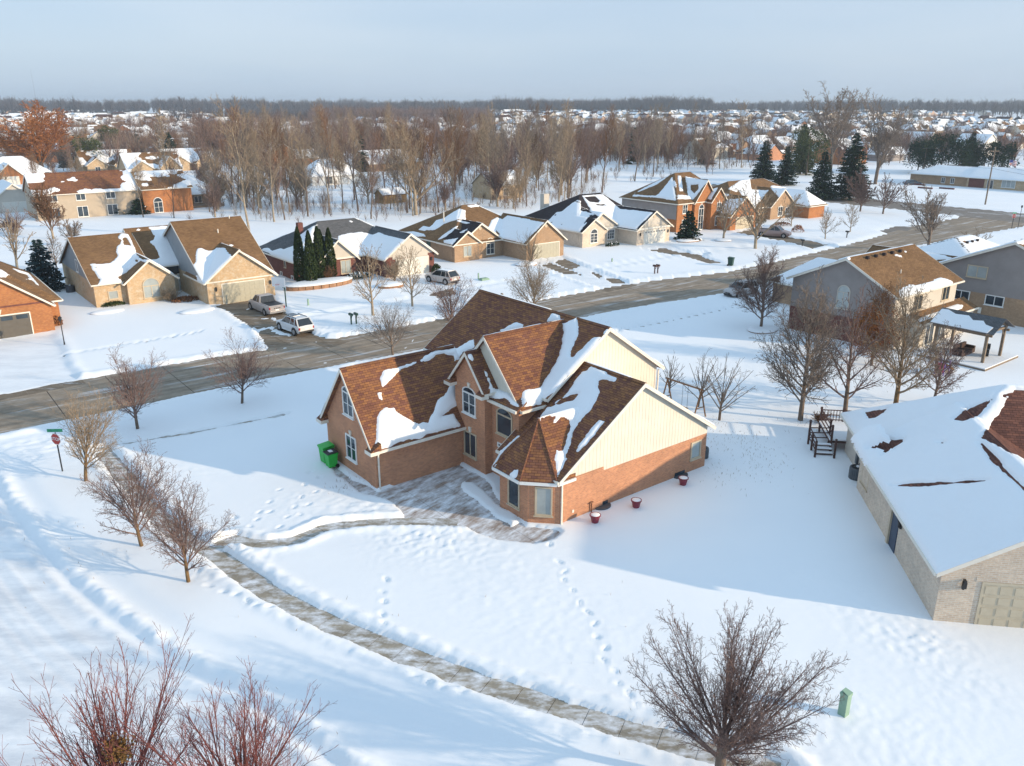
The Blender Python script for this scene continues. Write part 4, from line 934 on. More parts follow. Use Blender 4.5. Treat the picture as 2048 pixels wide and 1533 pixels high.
# ================= grey sided house at the right edge
h = House('house', 'grey sided house on a pale brick base beyond the pergola', 96, 36)
h.block(91.3, 104, 26.5, 42.0, 5.2, 8.6, 'u', brick_beige, sh_tan, ov=.4, rk=.35, zs=2.9, siding=siding_gray, gm=siding_gray)
h.window(fL(91.3), 37.5, 4.5, 1.9, 1.1, key=False, mull=1, bars=0, fm=trim_beige, glass=glass_pale); h.window(fL(91.3), 35.3, 1.9, 1.7, .9, key=False, mull=1, bars=0); h.window(fL(91.3), 38.7, 1.9, 1.6, .9, key=False, mull=1, bars=0)
h.part('meter_box', h.wbox(fL(91.3), 36.4, 36.7, .8, 1.4, 0, .12), trim_m)
h.block(92.5, 101, 42.0, 52.0, 2.9, 5.4, 'v', brick_beige, sh_tan, ov=.4, rk=.3, gabA=False)
for i in range(4): h.roofvent(93+i*1.6, 35.0, 8.3)
h.snow([px(kC, [(1060, 120), (1180, 190), (1380, 170), (1240, 110), (1060, 100)], 1600, 480), px(kC, [(1930, 30), (2000, 10), (2048, 0), (2048, 40)], 1600, 480)], bias=.35, res=.22)
h = House('house', 'low house with snowy roof and square vents behind the grey sided house', 104, 50)
h.block(104, 118, 42, 54, 2.9, 5.6, 'u', brick_beige, sh_tan, ov=.4, hipA=5, hipB=5); h.snow(default='random', bias=.5, res=.3)
for i in range(3): h.roofvent(109+i*1.4, 46.6, 5.2)
# ---------------------------------------------------------------- trees
def ortho(d):
    a = (0, 0, 1) if abs(d[2]) < .9 else (1, 0, 0)
    s = (d[1]*a[2]-d[2]*a[1], d[2]*a[0]-d[0]*a[2], d[0]*a[1]-d[1]*a[0]); l = math.sqrt(s[0]**2+s[1]**2+s[2]**2)
    s = (s[0]/l, s[1]/l, s[2]/l)
    return s, (d[1]*s[2]-d[2]*s[1], d[2]*s[0]-d[0]*s[2], d[0]*s[1]-d[1]*s[0])
class Tubes:
    def __init__(s): s.P = []; s.T = []
    def tube(s, pts, rad, k):
        s.T.append((pts, rad, k))
    def build(s, name, m, parent):
        V = []; F = []
        for pts, rad, k in s.T:
            b = len(V); n = len(pts)
            for i, (p, r) in enumerate(zip(pts, rad)):
                q = pts[min(i+1, n-1)]; o = pts[max(i-1, 0)]; d = (q[0]-o[0], q[1]-o[1], q[2]-o[2]); l = math.sqrt(d[0]**2+d[1]**2+d[2]**2)+1e-9
                t, u = ortho((d[0]/l, d[1]/l, d[2]/l))
                for j in range(k):
                    a = 6.2832*j/k; c, e = math.cos(a)*r, math.sin(a)*r
                    V.append((p[0]+t[0]*c+u[0]*e, p[1]+t[1]*c+u[1]*e, p[2]+t[2]*c+u[2]*e))
            for i in range(n-1):
                for j in range(k):
                    F.append((b+i*k+j, b+i*k+(j+1) % k, b+(i+1)*k+(j+1) % k, b+(i+1)*k+j))
        return fast(name, np.array(V), np.array(F), m, parent, smooth=k > 3) if V else None
def _grow(rnd, T, p, d, L, r, lvl, P_):
    """one branch and its offspring. P_: parameters per level"""
    q = P_[lvl]; ns = q['seg']; k = q['k']; pts = [p]; rad = [r]; dirs = [d]
    st = L/ns; rend = max(q['rmin'], r*q.get('tip', .3))
    for i in range(ns):
        j = q['jit']; up = q['up']
        d = (d[0]+rnd.gauss(0, j), d[1]+rnd.gauss(0, j), d[2]+rnd.gauss(0, j)+up)
        l = math.sqrt(d[0]**2+d[1]**2+d[2]**2); d = (d[0]/l, d[1]/l, d[2]/l)
        p = (p[0]+d[0]*st, p[1]+d[1]*st, p[2]+d[2]*st); pts.append(p); rad.append(r+(rend-r)*(i+1)/ns); dirs.append(d)
    T[0 if lvl == 0 else 1].tube(pts, rad, k)
    if lvl+1 >= len(P_): return
    c = P_[lvl+1]; n = c['n'] if isinstance(c['n'], int) else max(1, int(c['n']*L+rnd.random()))
    az = rnd.random()*6.28; t0, t1 = c['t']
    for i in range(n):
        f = t0+(t1-t0)*((i+rnd.random()*.7)/n); x = f*ns; a = min(int(x), ns-1); w = x-a
        bp = tuple(pts[a][m]*(1-w)+pts[a+1][m]*w for m in range(3)); bd = dirs[a+1]; br = rad[a]*(1-w)+rad[a+1]*w
        az += 2.4+rnd.gauss(0, .3); ang = c['ang'][0]+(c['ang'][1]-c['ang'][0])*(1-f if c.get('flip') else rnd.random())
        s, u = ortho(bd); ca, sa = math.cos(az), math.sin(az); co_, si = math.cos(ang), math.sin(ang)
        nd = tuple(bd[m]*co_+(s[m]*ca+u[m]*sa)*si for m in range(3))
        LL = L*c['len'][0]*(1-c['len'][1]*f)*(.75+.5*rnd.random()) if not c.get('abs') else c['abs']*(.7+.6*rnd.random())*(1-c['len'][1]*abs(f-.35))
        _grow(rnd, T, bp, nd, LL, max(c['rmin'], min(br*c['rr'], br*.9)), lvl+1, P_)
def tree_meshes(seed, style, s=1., detail=1., mats=(None, None), parent=None, tw=1.):
    rnd = random.Random(seed); T = (Tubes(), Tubes()); d = detail
    def grow(rnd, T, p, dr, L, r, lvl, P_):
        for k_, q_ in enumerate(P_): q_['rmin'] *= tw if k_ > 1 else 1
        _grow(rnd, T, p, dr, L, r, lvl, P_)
    if style == 'fan':       # street pear: many limbs from a short trunk, broad rounded head
        P_ = [dict(seg=5, k=7, jit=.03, up=.02, rmin=.05, tip=.55),
              dict(n=int(15), t=(.36, .99), ang=(.2, 1.35), flip=True, abs=3.3*s, len=(1, .12), rr=.52, seg=6, k=5, jit=.05, up=.02, rmin=.014, tip=.25),
              dict(n=3.4*d/s, t=(.12, .98), ang=(.3, .8), len=(.48, .45), rr=.55, seg=4, k=3, jit=.08, up=.03, rmin=.009, tip=.5),
              dict(n=5.8*d/s, t=(.12, .98), ang=(.4, 1.0), len=(.42, .35), rr=.6, seg=2, k=3, jit=.12, up=.05, rmin=.0072, tip=.7),
              dict(n=2, t=(.25, .95), ang=(.4, 1.1), len=(.55, .3), rr=.7, seg=1, k=3, jit=.15, up=.06, rmin=.0065, tip=.8)]
        grow(rnd, T, (0, 0, -.1), (rnd.gauss(0, .05), rnd.gauss(0, .05), 1), 2.75*s, .13*s, 0, P_)
    elif style == 'bigfan':  # the nearest tree: a fountain of limbs
        P_ = [dict(seg=4, k=9, jit=.02, up=.02, rmin=.1, tip=.85),
              dict(n=26, t=(.5, .99), ang=(.06, 1.2), flip=False, abs=4.4*s, len=(1, .1), rr=.25, seg=8, k=6, jit=.035, up=.02, rmin=.010, tip=.18),
              dict(n=3.8*d, t=(.08, .98), ang=(.2, .6), len=(.42, .6), rr=.5, seg=4, k=3, jit=.07, up=.03, rmin=.007, tip=.4),
              dict(n=8*d, t=(.10, .98), ang=(.4, 1.0), len=(.36, .35), rr=.55, seg=3, k=3, jit=.13, up=.04, rmin=.0055, tip=.6),
              dict(n=4, t=(.15, .98), ang=(.4, 1.1), len=(.48, .3), rr=.7, seg=1, k=3, jit=.18, up=.05, rmin=.0048, tip=.7)]
        grow(rnd, T, (0, 0, -.1), (0, 0, 1), 2.4*s, .25*s, 0, P_)
    elif style == 'wands':   # maple with long straight red twigs
        P_ = [dict(seg=4, k=8, jit=.03, up=.02, rmin=.06, tip=.7),
              dict(n=18, t=(.3, .99), ang=(.06, .85), abs=3.9*s, len=(1, .1), rr=.36, seg=7, k=5, jit=.03, up=.05, rmin=.010, tip=.2),
              dict(n=1.9*d, t=(.1, .95), ang=(.2, .5), len=(.55, .5), rr=.5, seg=5, k=3, jit=.045, up=.07, rmin=.006, tip=.4),
              dict(n=2.6*d, t=(.1, .97), ang=(.3, .7), len=(.40, .4), rr=.55, seg=3, k=3, jit=.06, up=.08, rmin=.0042, tip=.7),
              dict(n=1.2, t=(.2, .95), ang=(.6, 1.0), len=(.35, .3), rr=.7, seg=1, k=3, jit=.1, up=.05, rmin=.004, tip=.8)]
        grow(rnd, T, (0, 0, -.1), (0, 0, 1), 2.8*s, .15*s, 0, P_)
    elif style == 'oval':    # linden / oak: several leaders, dense oval crown with drooping lower limbs
        P_ = [dict(seg=9, k=7, jit=.02, up=.03, rmin=.02, tip=.10),
              dict(n=int(34*d), t=(.17, .93), ang=(.32, 1.25), flip=True, len=(.56, .50), rr=.50, seg=7, k=4, jit=.05, up=.075, rmin=.018, tip=.2),
              dict(n=3.4*d/s, t=(.15, .98), ang=(.3, .8), len=(.42, .45), rr=.6, seg=4, k=3, jit=.08, up=.045, rmin=.013, tip=.5),
              dict(n=5.5*d/s, t=(.12, .98), ang=(.4, 1.0), len=(.45, .4), rr=.6, seg=2, k=3, jit=.12, up=.04, rmin=.0115, tip=.7),
              dict(n=2, t=(.2, .95), ang=(.4, 1.0), len=(.55, .4), rr=.7, seg=1, k=3, jit=.12, up=.04, rmin=.010, tip=.8)]
        grow(rnd, T, (0, 0, -.1), (0, 0, 1), 8.4*s, .2*s, 0, P_)
    elif style == 'wood':    # woodland tree: tall bare stem, high narrow crown
        P_ = [dict(seg=9, k=5, jit=.045, up=.03, rmin=.03, tip=.2),
              dict(n=13, t=(.33, .98), ang=(.2, .7), flip=True, len=(.42, .30), rr=.5, seg=5, k=3, jit=.07, up=.06, rmin=.028, tip=.3),
              dict(n=int(8*d), t=(.15, .98), ang=(.3, .8), len=(.42, .4), rr=.6, seg=3, k=3, jit=.1, up=.06, rmin=.021, tip=.5),
              dict(n=int(7*d), t=(.15, .98), ang=(.35, .9), len=(.42, .3), rr=.6, seg=2, k=3, jit=.13, up=.06, rmin=.017, tip=.8)]
        grow(rnd, T, (0, 0, -.3), (rnd.gauss(0, .08), rnd.gauss(0, .05), 1), 13*s, .17*s, 0, P_)
    elif style == 'vase':    # large spreading shade tree
        P_ = [dict(seg=4, k=7, jit=.02, up=.02, rmin=.1, tip=.8),
              dict(n=9, t=(.5, .99), ang=(.15, .85), abs=8.4*s, len=(1, .1), rr=.5, seg=7, k=5, jit=.055, up=.05, rmin=.04, tip=.2),
              dict(n=int(10*d), t=(.12, .98), ang=(.3, .75), len=(.45, .5), rr=.55, seg=4, k=3, jit=.08, up=.04, rmin=.026, tip=.5),
              dict(n=int(9*d), t=(.12, .98), ang=(.35, .95), len=(.40, .4), rr=.6, seg=3, k=3, jit=.12, up=.05, rmin=.019, tip=.7),
              dict(n=int(4*d), t=(.2, .95), ang=(.4, 1.), len=(.5, .3), rr=.7, seg=1, k=3, jit=.15, up=.05, rmin=.016, tip=.8)]
        grow(rnd, T, (0, 0, -.3), (0, 0, 1), 4.0*s, .30*s, 0, P_)
    elif style == 'shrub':
        P_ = [dict(seg=1, k=4, jit=.02, up=.02, rmin=.03, tip=.9),
              dict(n=int(16*d), t=(.1, .9), ang=(.1, .9), abs=2.3*s, len=(1, .1), rr=.5, seg=4, k=3, jit=.07, up=.05, rmin=.011, tip=.4),
              dict(n=int(5*d), t=(.15, .95), ang=(.3, .8), len=(.45, .4), rr=.6, seg=3, k=3, jit=.1, up=.05, rmin=.009, tip=.6),
              dict(n=int(4*d), t=(.15, .95), ang=(.3, .8), len=(.45, .4), rr=.6, seg=2, k=3, jit=.1, up=.05, rmin=.008, tip=.8)]
        grow(rnd, T, (0, 0, -.1), (0, 0, 1), .35*s, .07*s, 0, P_)
    a = T[0].build('trunk', mats[0], parent); b = T[1].build('crown', mats[1], parent)
    return a, b
def bare_tree(x, y, seed, style, s, mats, label, group=None, detail=1., name='bare_tree', z=0.05, rz=None, cat='tree', tw=1.):
    r = empty(name, (x, y, z), rz if rz is not None else (seed*1.7) % 6.28, label, cat, group)
    tree_meshes(seed, style, s, detail, mats, r, tw); return r
def H_at(bx, by, ty):
    gx, gy = G(bx, by); d = ray(bx, ty); return CAMH+d[2]*math.hypot(gx, gy)/math.hypot(d[0], d[1])
def fit(r, hh, wide=1.):
    z = max(max(v.co.z for v in c.data.vertices) for c in r.children if c.type == 'MESH'); k = hh/z; r.scale = (k*wide, k*wide, k); return r
def place(src, x, y, sc_=1., rz=0, label=None, group=None, z=.05):
    c = copy_tree(src); c.location = (x, y, z); c.rotation_euler = (0, 0, rz); c.scale = (sc_, sc_, sc_*random.uniform(.93, 1.07))
    if label: c['label'] = label
    if group: c['group'] = group
    return c
rt = random.Random(77)
GP = (bark_sunlit, twig_purple); GD = (bark_dark, twig_gray)
# the five young trees round the corner lot, at their own places
sg = 'young bare street trees round the corner lot'
fit(bare_tree(*G(378, 1170), 1, 'fan', .92, GP, 'young bare tree on the verge nearest the bent sidewalk, with a trunk tinted sunlit gold', sg), H_at(378, 1170, 948))
fit(bare_tree(*G(285, 1098), 2, 'fan', 1.0, GP, 'young bare tree just behind the verge tree beside the packed snow street', sg), H_at(285, 1098, 893))
fit(bare_tree(*G(172, 967), 3, 'fan', 1.15, (bark_sunlit, twig_tan), 'young bare tree growing right beside the stop sign', sg), H_at(172, 967, 775))
fit(bare_tree(*G(276, 862), 4, 'fan', 1.12, (bark_dark, twig_purple), 'young bare tree behind the stop sign, between walk and street', sg), H_at(276, 862, 692))
fit(bare_tree(*G(484, 811), 5, 'fan', 1.12, (bark_dark, twig_purple), 'young bare tree by the street opposite the tan brick house driveway', sg), H_at(484, 811, 655))
fit(bare_tree(*G(786, 716), 6, 'fan', 1.05, (bark_dark, twig_gray), 'young bare tree behind the left roof of the central brick house, at the kerb', sg), H_at(786, 716, 602))
bare_tree(*G(905, 672), 16, 'fan', .95, (bark_dark, twig_purple), 'bare tree half hidden behind the dark rear roof slope', sg)
bare_tree(*G(1066, 636), 17, 'fan', 1.0, (bark_dark, twig_tan), 'bare tree behind the highest roof ridge, right of the chimney pipe', sg)
gx, gy = G(1436, 1580); fit(bare_tree(gx, gy, 7, 'bigfan', .90, (bark_dark, twig_purple), 'large bare tree with a fountain of limbs, nearest the camera at lower right', None, 1.0), H_at(1436, 1580, 1185), .76)
gx, gy = G(265, 1740); w_ = fit(bare_tree(gx, gy, 8, 'wands', 1.0, (bark_dark, twig_red), 'bare maple with long red twigs at the lower left corner, holding a leaf nest', None, 1.5), H_at(265, 1740, 1325), 1.12)
gx, gy = G(505, 1740); fit(bare_tree(gx, gy, 9, 'wands', 1.0, (bark_dark, twig_red), 'bare maple with red twigs right of the one with the leaf nest', None, 1.6), H_at(505, 1740, 1320), 1.12)
# nest of dry leaves
rn = random.Random(4); V = []; F = []
nx_, ny_ = G(235, 1500, 4.4)
for i in range(520):
    a, b, c = rn.gauss(0, .16), rn.gauss(0, .16), rn.gauss(0, .17); q = Vector((a, b, c)); t = Vector((rn.gauss(0, 1), rn.gauss(0, 1), rn.gauss(0, 1))).normalized(); u = t.orthogonal().normalized()
    n = len(V); V += [tuple(q+t*.06), tuple(q+u*.04), tuple(q-t*.06), tuple(q-u*.04)]; F.append((n, n+1, n+2, n+3))
ls = fast('leaf_nest', V, F, bark('nest_leaf', (.30, .17, .06), (.16, .09, .035))); ls.location = (nx_, ny_, 4.4); setp(ls, 'ball of golden dry leaves caught in the red twigged tree', 'leaf clump')
# tall trees on the right
tg = 'tall bare trees in the back yards on the right'
fit(bare_tree(*G(1600, 845), 10, 'oval', 1.06, (bark_dark, twig_gray), 'tall dense bare tree with drooping lower limbs in front of the grey gable', tg, 1.05), H_at(1600, 845, 535))
fit(bare_tree(*G(1688, 840), 11, 'oval', .95, (bark_dark, twig_purple), 'slim bare tree just right of the tallest dense one', tg, .6), H_at(1688, 840, 560))
fit(bare_tree(*G(1788, 826), 12, 'oval', 1.10, (bark_sunlit, twig_tan), 'tall bare tree with upright limbs in front of the beige house corner', tg, .85), H_at(1788, 826, 545))
fit(bare_tree(*G(1866, 812), 13, 'oval', .82, (bark_dark, twig_purple), 'shorter bare tree behind the snowy roof beside the pergola', tg, .85), H_at(1866, 812, 640))
fit(bare_tree(*G(1521, 662), 14, 'oval', .92, (bark_dark, twig_maroon), 'round bare tree with reddish top at the street by the parked grey SUV', tg, 1.0), H_at(1521, 662, 484))
fit(bare_tree(*G(1855, 503), 15, 'vase', .62, (bark_dark, twig_gray), 'bare tree standing by the street junction at upper right', tg, .9), H_at(1855, 503, 368))
fit(bare_tree(*G(1940, 520), 18, 'vase', .45, (bark_pale, twig_tan), 'low spreading bare tree right of the junction tree', tg, .7), H_at(1940, 520, 455))
for i, (p, s_, lab) in enumerate([((746, 634), .82, 'bare slender tree at the kerb in front of the dark red brick house'), ((825, 616), .72, 'small bare tree between the kerb slender tree and the cream garage'), ((1582, 455), .6, 'small bare tree beside the rose coloured pickup driveway'),
                                  ((1650, 480), .55, 'small bare tree left of the lone mailbox at the road bend'), ((1700, 466), .55, 'small bare tree right of the lone mailbox at the road bend')]):
    bare_tree(*G(*p), 30+i, 'oval', s_, (bark_pale, twig_tan), lab, 'small trees in the front yards', .55)
fit(bare_tree(*G(1446, 482), 36, 'vase', .62, (bark_pale, twig_tan), 'pale forked bare tree in a round bed before the orange two-storey house', 'small trees in the front yards', .7), H_at(1446, 482, 370))
fit(bare_tree(*G(1510, 500), 37, 'vase', .66, (bark_pale, twig_tan), 'pale bare tree at the kerb left of the rose pickup', 'small trees in the front yards', .7), H_at(1510, 500, 365))
bare_tree(*G(1062, 528), 38, 'shrub', 1.5, (bark_sunlit, twig_tan), 'small golden multi-stem tree at the beige garage corner', None, 1.2)
# rust leaf oak behind the tall trees
r = bare_tree(*G(1742, 735), 40, 'oval', .72, (bark_dark, twig_rust), 'round tree still carrying rust brown leaves between the tall bare trees', None, .9)
rn = random.Random(9); V = []; F = []
for i in range(7500):
    th = rn.random()*6.28; ph = math.acos(2*rn.random()-1); rr_ = rn.random()**.45; q = Vector((2.2*rr_*math.sin(ph)*math.cos(th), 2.2*rr_*math.sin(ph)*math.sin(th), 3.4+2.7*rr_*math.cos(ph)))
    if vnoise(np.array(q.x*1.3), np.array(q.z*1.3+q.y), 3) < -.12: continue
    t = Vector((rn.gauss(0, 1), rn.gauss(0, 1), rn.gauss(0, 1))).normalized(); u = t.orthogonal().normalized(); n = len(V); V += [tuple(q+t*.07), tuple(q+u*.045), tuple(q-t*.07), tuple(q-u*.045)]; F.append((n, n+1, n+2, n+3))
fast('leaves', V, F, leaf_rust, r)
# thin saplings and a swing frame behind the house
for i, (p, s_) in enumerate([((1338, 790), .55), ((1395, 818), .75), ((1438, 845), .85)]):
    bare_tree(*G(*p), 50+i, 'fan', s_, (bark_dark, twig_gray), ['thin sapling nearest the upper siding corner', 'thin sapling just left of the swing frame', 'wiry sapling right of the swing frame'][i], 'saplings behind the central house', .22)
# shrubs
for i, (p, s_, m_, lab) in enumerate([((790, 563), 1.15, twig_tan, 'weeping tan shrub in the curved bed by the cream garage'), ((655, 566), .7, twig_rust, 'rust coloured low shrub between the columnar evergreens'), ((1003, 507), .7, twig_maroon, 'maroon twiggy shrub under the arched window of the beige brick house'),
                                      ((1985, 640), 1.2, twig_tan, 'tan shrub against the grey sided house'), ((340, 606), .6, twig_tan, 'dry tan bush left of the arched front door'), ((1640, 850), .4, twig_rust, 'little dry shrub beside the trunk of the tallest bare tree'),
                                      ((30, 470), 1.6, twig_purple, 'wide purple-brown shrub in a round stone bed at the left edge')]):
    bare_tree(*G(*p), 60+i, 'shrub', s_, (bark_dark, m_), lab, 'bare shrubs', 1.6, 'shrub', cat='shrub')
# ---------------------------------------------------------------- evergreens
def needles(V, F, q, d, L, W, rn):
    t = d.normalized(); u = t.cross(Vector((rn.gauss(0, 1), rn.gauss(0, 1), rn.gauss(0, 1)))).normalized()
    n = len(V); V += [tuple(q-u*W*.3), tuple(q+t*L*.5-u*W*.5), tuple(q+t*L), tuple(q+t*L*.5+u*W*.5)]; F.append((n, n+1, n+2, n+3))
def spruce(x, y, seed, H, R, m, label, group=None, name='spruce_tree', snow=.0, dens=1.):
    r = empty(name, (x, y, 0), 0, label, 'tree', group); rn = random.Random(seed); V = []; F = []; SV = []; SF = []
    mk('trunk', *cyl((0, 0, -.2), (0, 0, H*.96), .02*H, .01, 6), bark_dark, r, uv=False)
    nt_ = int(H*3.2)
    for k in range(nt_):
        f = k/nt_; z = H*(.07+.91*f); rad = R*(1-f)**.85*(1+rn.gauss(0, .14))+.12; nb = max(5, int((9+5*(1-f))*dens))
        for b in range(nb):
            a = rn.random()*6.28; rr_ = rad*rn.uniform(.75, 1.12); dz = -.22*rr_; m_ = max(2, int(rr_/.26))
            for i in range(m_):
                g = (i+rn.random())/m_; q = Vector((math.cos(a)*rr_*g, math.sin(a)*rr_*g, z+dz*g+.12*rr_*g*g))
                for c in range(2):
                    sd = a+rn.choice((-1, 1))*rn.uniform(.2, 1.0); needles(V, F, q, Vector((math.cos(sd), math.sin(sd), rn.uniform(-.45, .15))), rn.uniform(.32, .55), rn.uniform(.2, .36), rn)
                if rn.random() < snow: needles(SV, SF, q+Vector((0, 0, .07)), Vector((math.cos(a), math.sin(a), 0)), .35, .3, rn)
    fast('crown', V, F, m, r)
    if SV: fast('crown_snow', SV, SF, snowm, r)
    return r
def column(x, y, seed, H, R, label, group):
    r = empty('columnar_evergreen', (x, y, .1), 0, label, 'tree', group); rn = random.Random(seed); V = []; F = []
    mk('trunk', *cyl((0, 0, -.2), (0, 0, H*.7), .08, .02, 6), bark_dark, r, uv=False)
    for i in range(3400):
        f = rn.random(); pr = (math.sin(min(1, f*4.5+.25)*1.57))*(1-f**2.2)**.75; a = rn.random()*6.28
        rad = R*pr*(.72+.33*rn.random()+.12*math.sin(a*5+f*17)); q = Vector((math.cos(a)*rad, math.sin(a)*rad, f*H)); needles(V, F, q, Vector((math.cos(a)*.35, math.sin(a)*.35, 1)), .26, .16, rn)
    fast('foliage', V, F, arbor_m, r); return r
cg = 'columnar evergreens in the raised bed'
for i, (bx, by, ty) in enumerate([(603, 571, 463), (624, 574, 470), (641, 566, 461), (646, 562, 467), (663, 562, 464)]):
    gx, gy = G(bx, by); hh = (by-ty)/ (PXF/ math.hypot(gx, gy))*1.02
    column(gx, gy, i, hh, .72, ['leftmost dark green columnar evergreen of the five in the raised bed', 'second columnar evergreen from the left, the fullest one', 'middle columnar evergreen behind the rust shrub', 'fourth columnar evergreen, the shorter of the right pair', 'rightmost columnar evergreen before the tall window'][i], cg)
spruce(*G(92, 583), 1, 6.6, 2.3, needle_blue, 'blue spruce between the orange brick house and the tan brick house', snow=.05, dens=1.5)
spruce(*G(1376, 482), 2, 5.2, 1.9, needle_m, 'dark round evergreen in front of the two-storey orange brick house', snow=.02, dens=1.7)
eg = 'evergreens in the belt beyond the street'
ev = [(1525, 372, 278, 'dark spruce directly left of the utility pole behind the roofs'), (1568, 372, 290, 'snow dusted spruce just left of the pole wires'), (1640, 400, 300, 'broad dark spruce behind the hip roofed corner house'), (1698, 400, 262, 'tallest dark spruce by the two main road trees'),
      (240, 430, 392, 'dark rounded yew by the orange arched entrance at the rear'), (280, 430, 395, 'second dark yew beside the snowy hipped roof'), (1410, 330, 275, 'dark evergreen behind the beige roofs with a green sign'), (1935, 345, 262, 'tall pointed evergreen among the pines behind the ranch house'),
      (965, 330, 255, 'dark cedar rising from the middle of the woods'), (345, 340, 262, 'small dark spruce behind the twin tan houses'), (1600, 350, 245, 'olive green pine right behind the utility pole')]
for i, (bx, by, ty, lab) in enumerate(ev):
    gx, gy = G(bx, by); hh = H_at(bx, by, ty)
    spruce(gx, gy, 10+i, hh, hh*(.31 if i not in (4, 5) else .62), pine_m if 'olive' in lab else needle_m, lab, eg, snow=.02, dens=1.5)
def pine(x, y, seed, H, R, m, label, group):
    r = empty('pine_tree', (x, y, 0), 0, label, 'tree', group); rn = random.Random(seed); V = []; F = []
    H = H*.92
    mk('trunk', *cyl((0, 0, -.2), (0, 0, H*.9), .025*H, .03, 6), bark_dark, r, uv=False)
    for c in range(34):
        th = rn.random()*6.28; f = rn.random(); cc = Vector((math.cos(th)*R*.75*rn.random()**.5, math.sin(th)*R*.75*rn.random()**.5, H*(.3+.65*f))); cr_ = R*rn.uniform(.28, .5)*(1.15-f*.5)
        for i in range(80):
            d = Vector((rn.gauss(0, 1), rn.gauss(0, 1), rn.gauss(0, .6))).normalized(); needles(V, F, cc+d*cr_*rn.uniform(.5, 1), d+Vector((0, 0, .3)), .5, .32, rn)
    fast('crown', V, F, m, r); return r
pg = 'dark pines in the row behind the ranch house'
for i, (bx, by, ty) in enumerate([(1845, 350, 270), (1880, 348, 264), (1915, 352, 275), (1965, 350, 280), (2000, 352, 282), (1835, 345, 282)]):
    gx, gy = G(bx, by); hh = H_at(bx, by, ty); pine(gx, gy, i, hh, hh*.42, needle_m, ['first dark bushy pine from the left in the row behind the ranch house', 'second dark bushy pine from the left behind the ranch house', 'third dark bushy pine from the left behind the ranch house', 'dark pine just left of the tall wooden pole', 'dark pine just right of the tall wooden pole', 'small dark pine before the first of the row'][i], pg)
gx, gy = G(1612, 352); pine(gx, gy, 20, 15, 6, pine_m, 'broad olive pine behind the spruces right of the utility pole', None)
gx, gy = G(185, 345); pine(gx, gy, 21, 12, 5, pine_m, 'green pine right of the orange willow at far left', None); gx, gy = G(225, 320); pine(gx, gy, 22, 14, 5, pine_m, 'olive pine behind the twin tan houses at left', None)
column(*G(136, 336), 30, 5.2, 1.3, 'golden conical shrub beside the far left brick house', None).children[1].data.materials[0] = twig_orange
# big individual trees of the middle distance
def big(bx, by, ty, seed, style, mats, lab, det=.8, name='bare_tree', wide=1.):
    gx, gy = G(bx, by); hh = (by-ty)*math.hypot(gx, gy)/PXF*1.03; nat = {'vase': 13.0, 'wood': 17.5, 'oval': 9.3}[style]; hh = H_at(bx, by, ty); fit(bare_tree(gx, gy, seed, style, hh/nat, mats, lab, None, det, name, tw=max(1., math.hypot(gx, gy)/120)), hh, wide)
big(85, 352, 200, 70, 'vase', (bark_dark, twig_orange), 'large orange twigged willow at far left above the snowy roofs', 1.25, 'willow_tree', 1.9)
big(500, 478, 185, 71, 'wood', (bark_pale, twig_tan), 'tall pale thick trunked tree at the wood edge behind the tan brick house', 1.)
big(832, 432, 240, 72, 'vase', (bark_pale, twig_tan), 'thick trunked spreading bare tree above the small yard shed', .8)
big(1660, 345, 160, 73, 'vase', (bark_dark, twig_gray), 'tallest bare tree on the skyline at right, breaking the horizon', 1.1)
big(1750, 370, 175, 74, 'vase', (bark_dark, twig_gray), 'leaning tall bare tree right of the skyline tree', 1.1)
big(1720, 425, 335, 75, 'vase', (bark_dark, twig_maroon), 'round reddish bare tree beside the main road hedge', 1.0)
big(1765, 430, 345, 76, 'vase', (bark_dark, twig_maroon), 'bare forked tree at the edge of the main road', .7)
big(107, 480, 360, 77, 'vase', (bark_pale, twig_rust), 'rusty bare tree in front of the long two-storey house at left', 1.1)
big(150, 495, 425, 78, 'vase', (bark_dark, twig_gray), 'multi-stem bare tree in the yard above the tan house ridge', .8)
big(115, 545, 460, 79, 'oval', (bark_dark, twig_gray), 'little bare tree right of the blue spruce', .6)
big(35, 540, 420, 80, 'vase', (bark_pale, twig_tan), 'pale thin bare tree behind the orange brick house', .45)
big(355, 400, 215, 81, 'wood', (bark_pale, twig_tan), 'pale leaning tree before the snowy hipped house', .9)
# ---------------------------------------------------------------- woodland belt behind the houses
wv = []
for i in range(7):
    mats = [(bark_pale, twig_tan), (bark_pale, twig_gray), (bark_dark, twig_maroon), (bark_pale, twig_maroon), (bark_dark, twig_tan), (bark_pale, twig_tan), (bark_dark, twig_rust)][i]
    r = empty('woodland_tree', (0, 0, 0), 0, '', 'tree', None); tree_meshes(200+i, 'wood' if i not in (3, 5) else 'vase', 1.15 if i not in (3, 5) else .95, 1.0, mats, r); wv.append(r)
wood_labs = ['pale tan twigged %s in the belt behind the street houses' % q for q in ('bare woodland tree', 'slender woodland tree')]; wood_labs = ['tan twigged woodland tree with pale trunk in the belt behind the street houses', 'grey twigged woodland tree with pale trunk in the belt behind the street houses', 'reddish woodland tree with dark trunk in the belt behind the street houses', 'broad reddish woodland tree with pale limbs in the belt behind the street houses', 'tan twigged woodland tree with dark trunk in the belt behind the street houses', 'forked tan woodland tree with pale trunk in the belt behind the street houses', 'ochre brown woodland tree with dark trunk in the belt behind the street houses']
used = [False]*7; cnt = 0
def in_px(poly, x, y): return sdf(np.array([x*1.]), np.array([y*1.]), poly)[0] > 0
wood_px = [(440, 470), (520, 455), (600, 450), (760, 440), (1000, 425), (1250, 395), (1330, 345), (1480, 345), (1520, 320), (1440, 300), (1200, 290), (900, 290), (600, 305), (420, 330), (400, 380)]
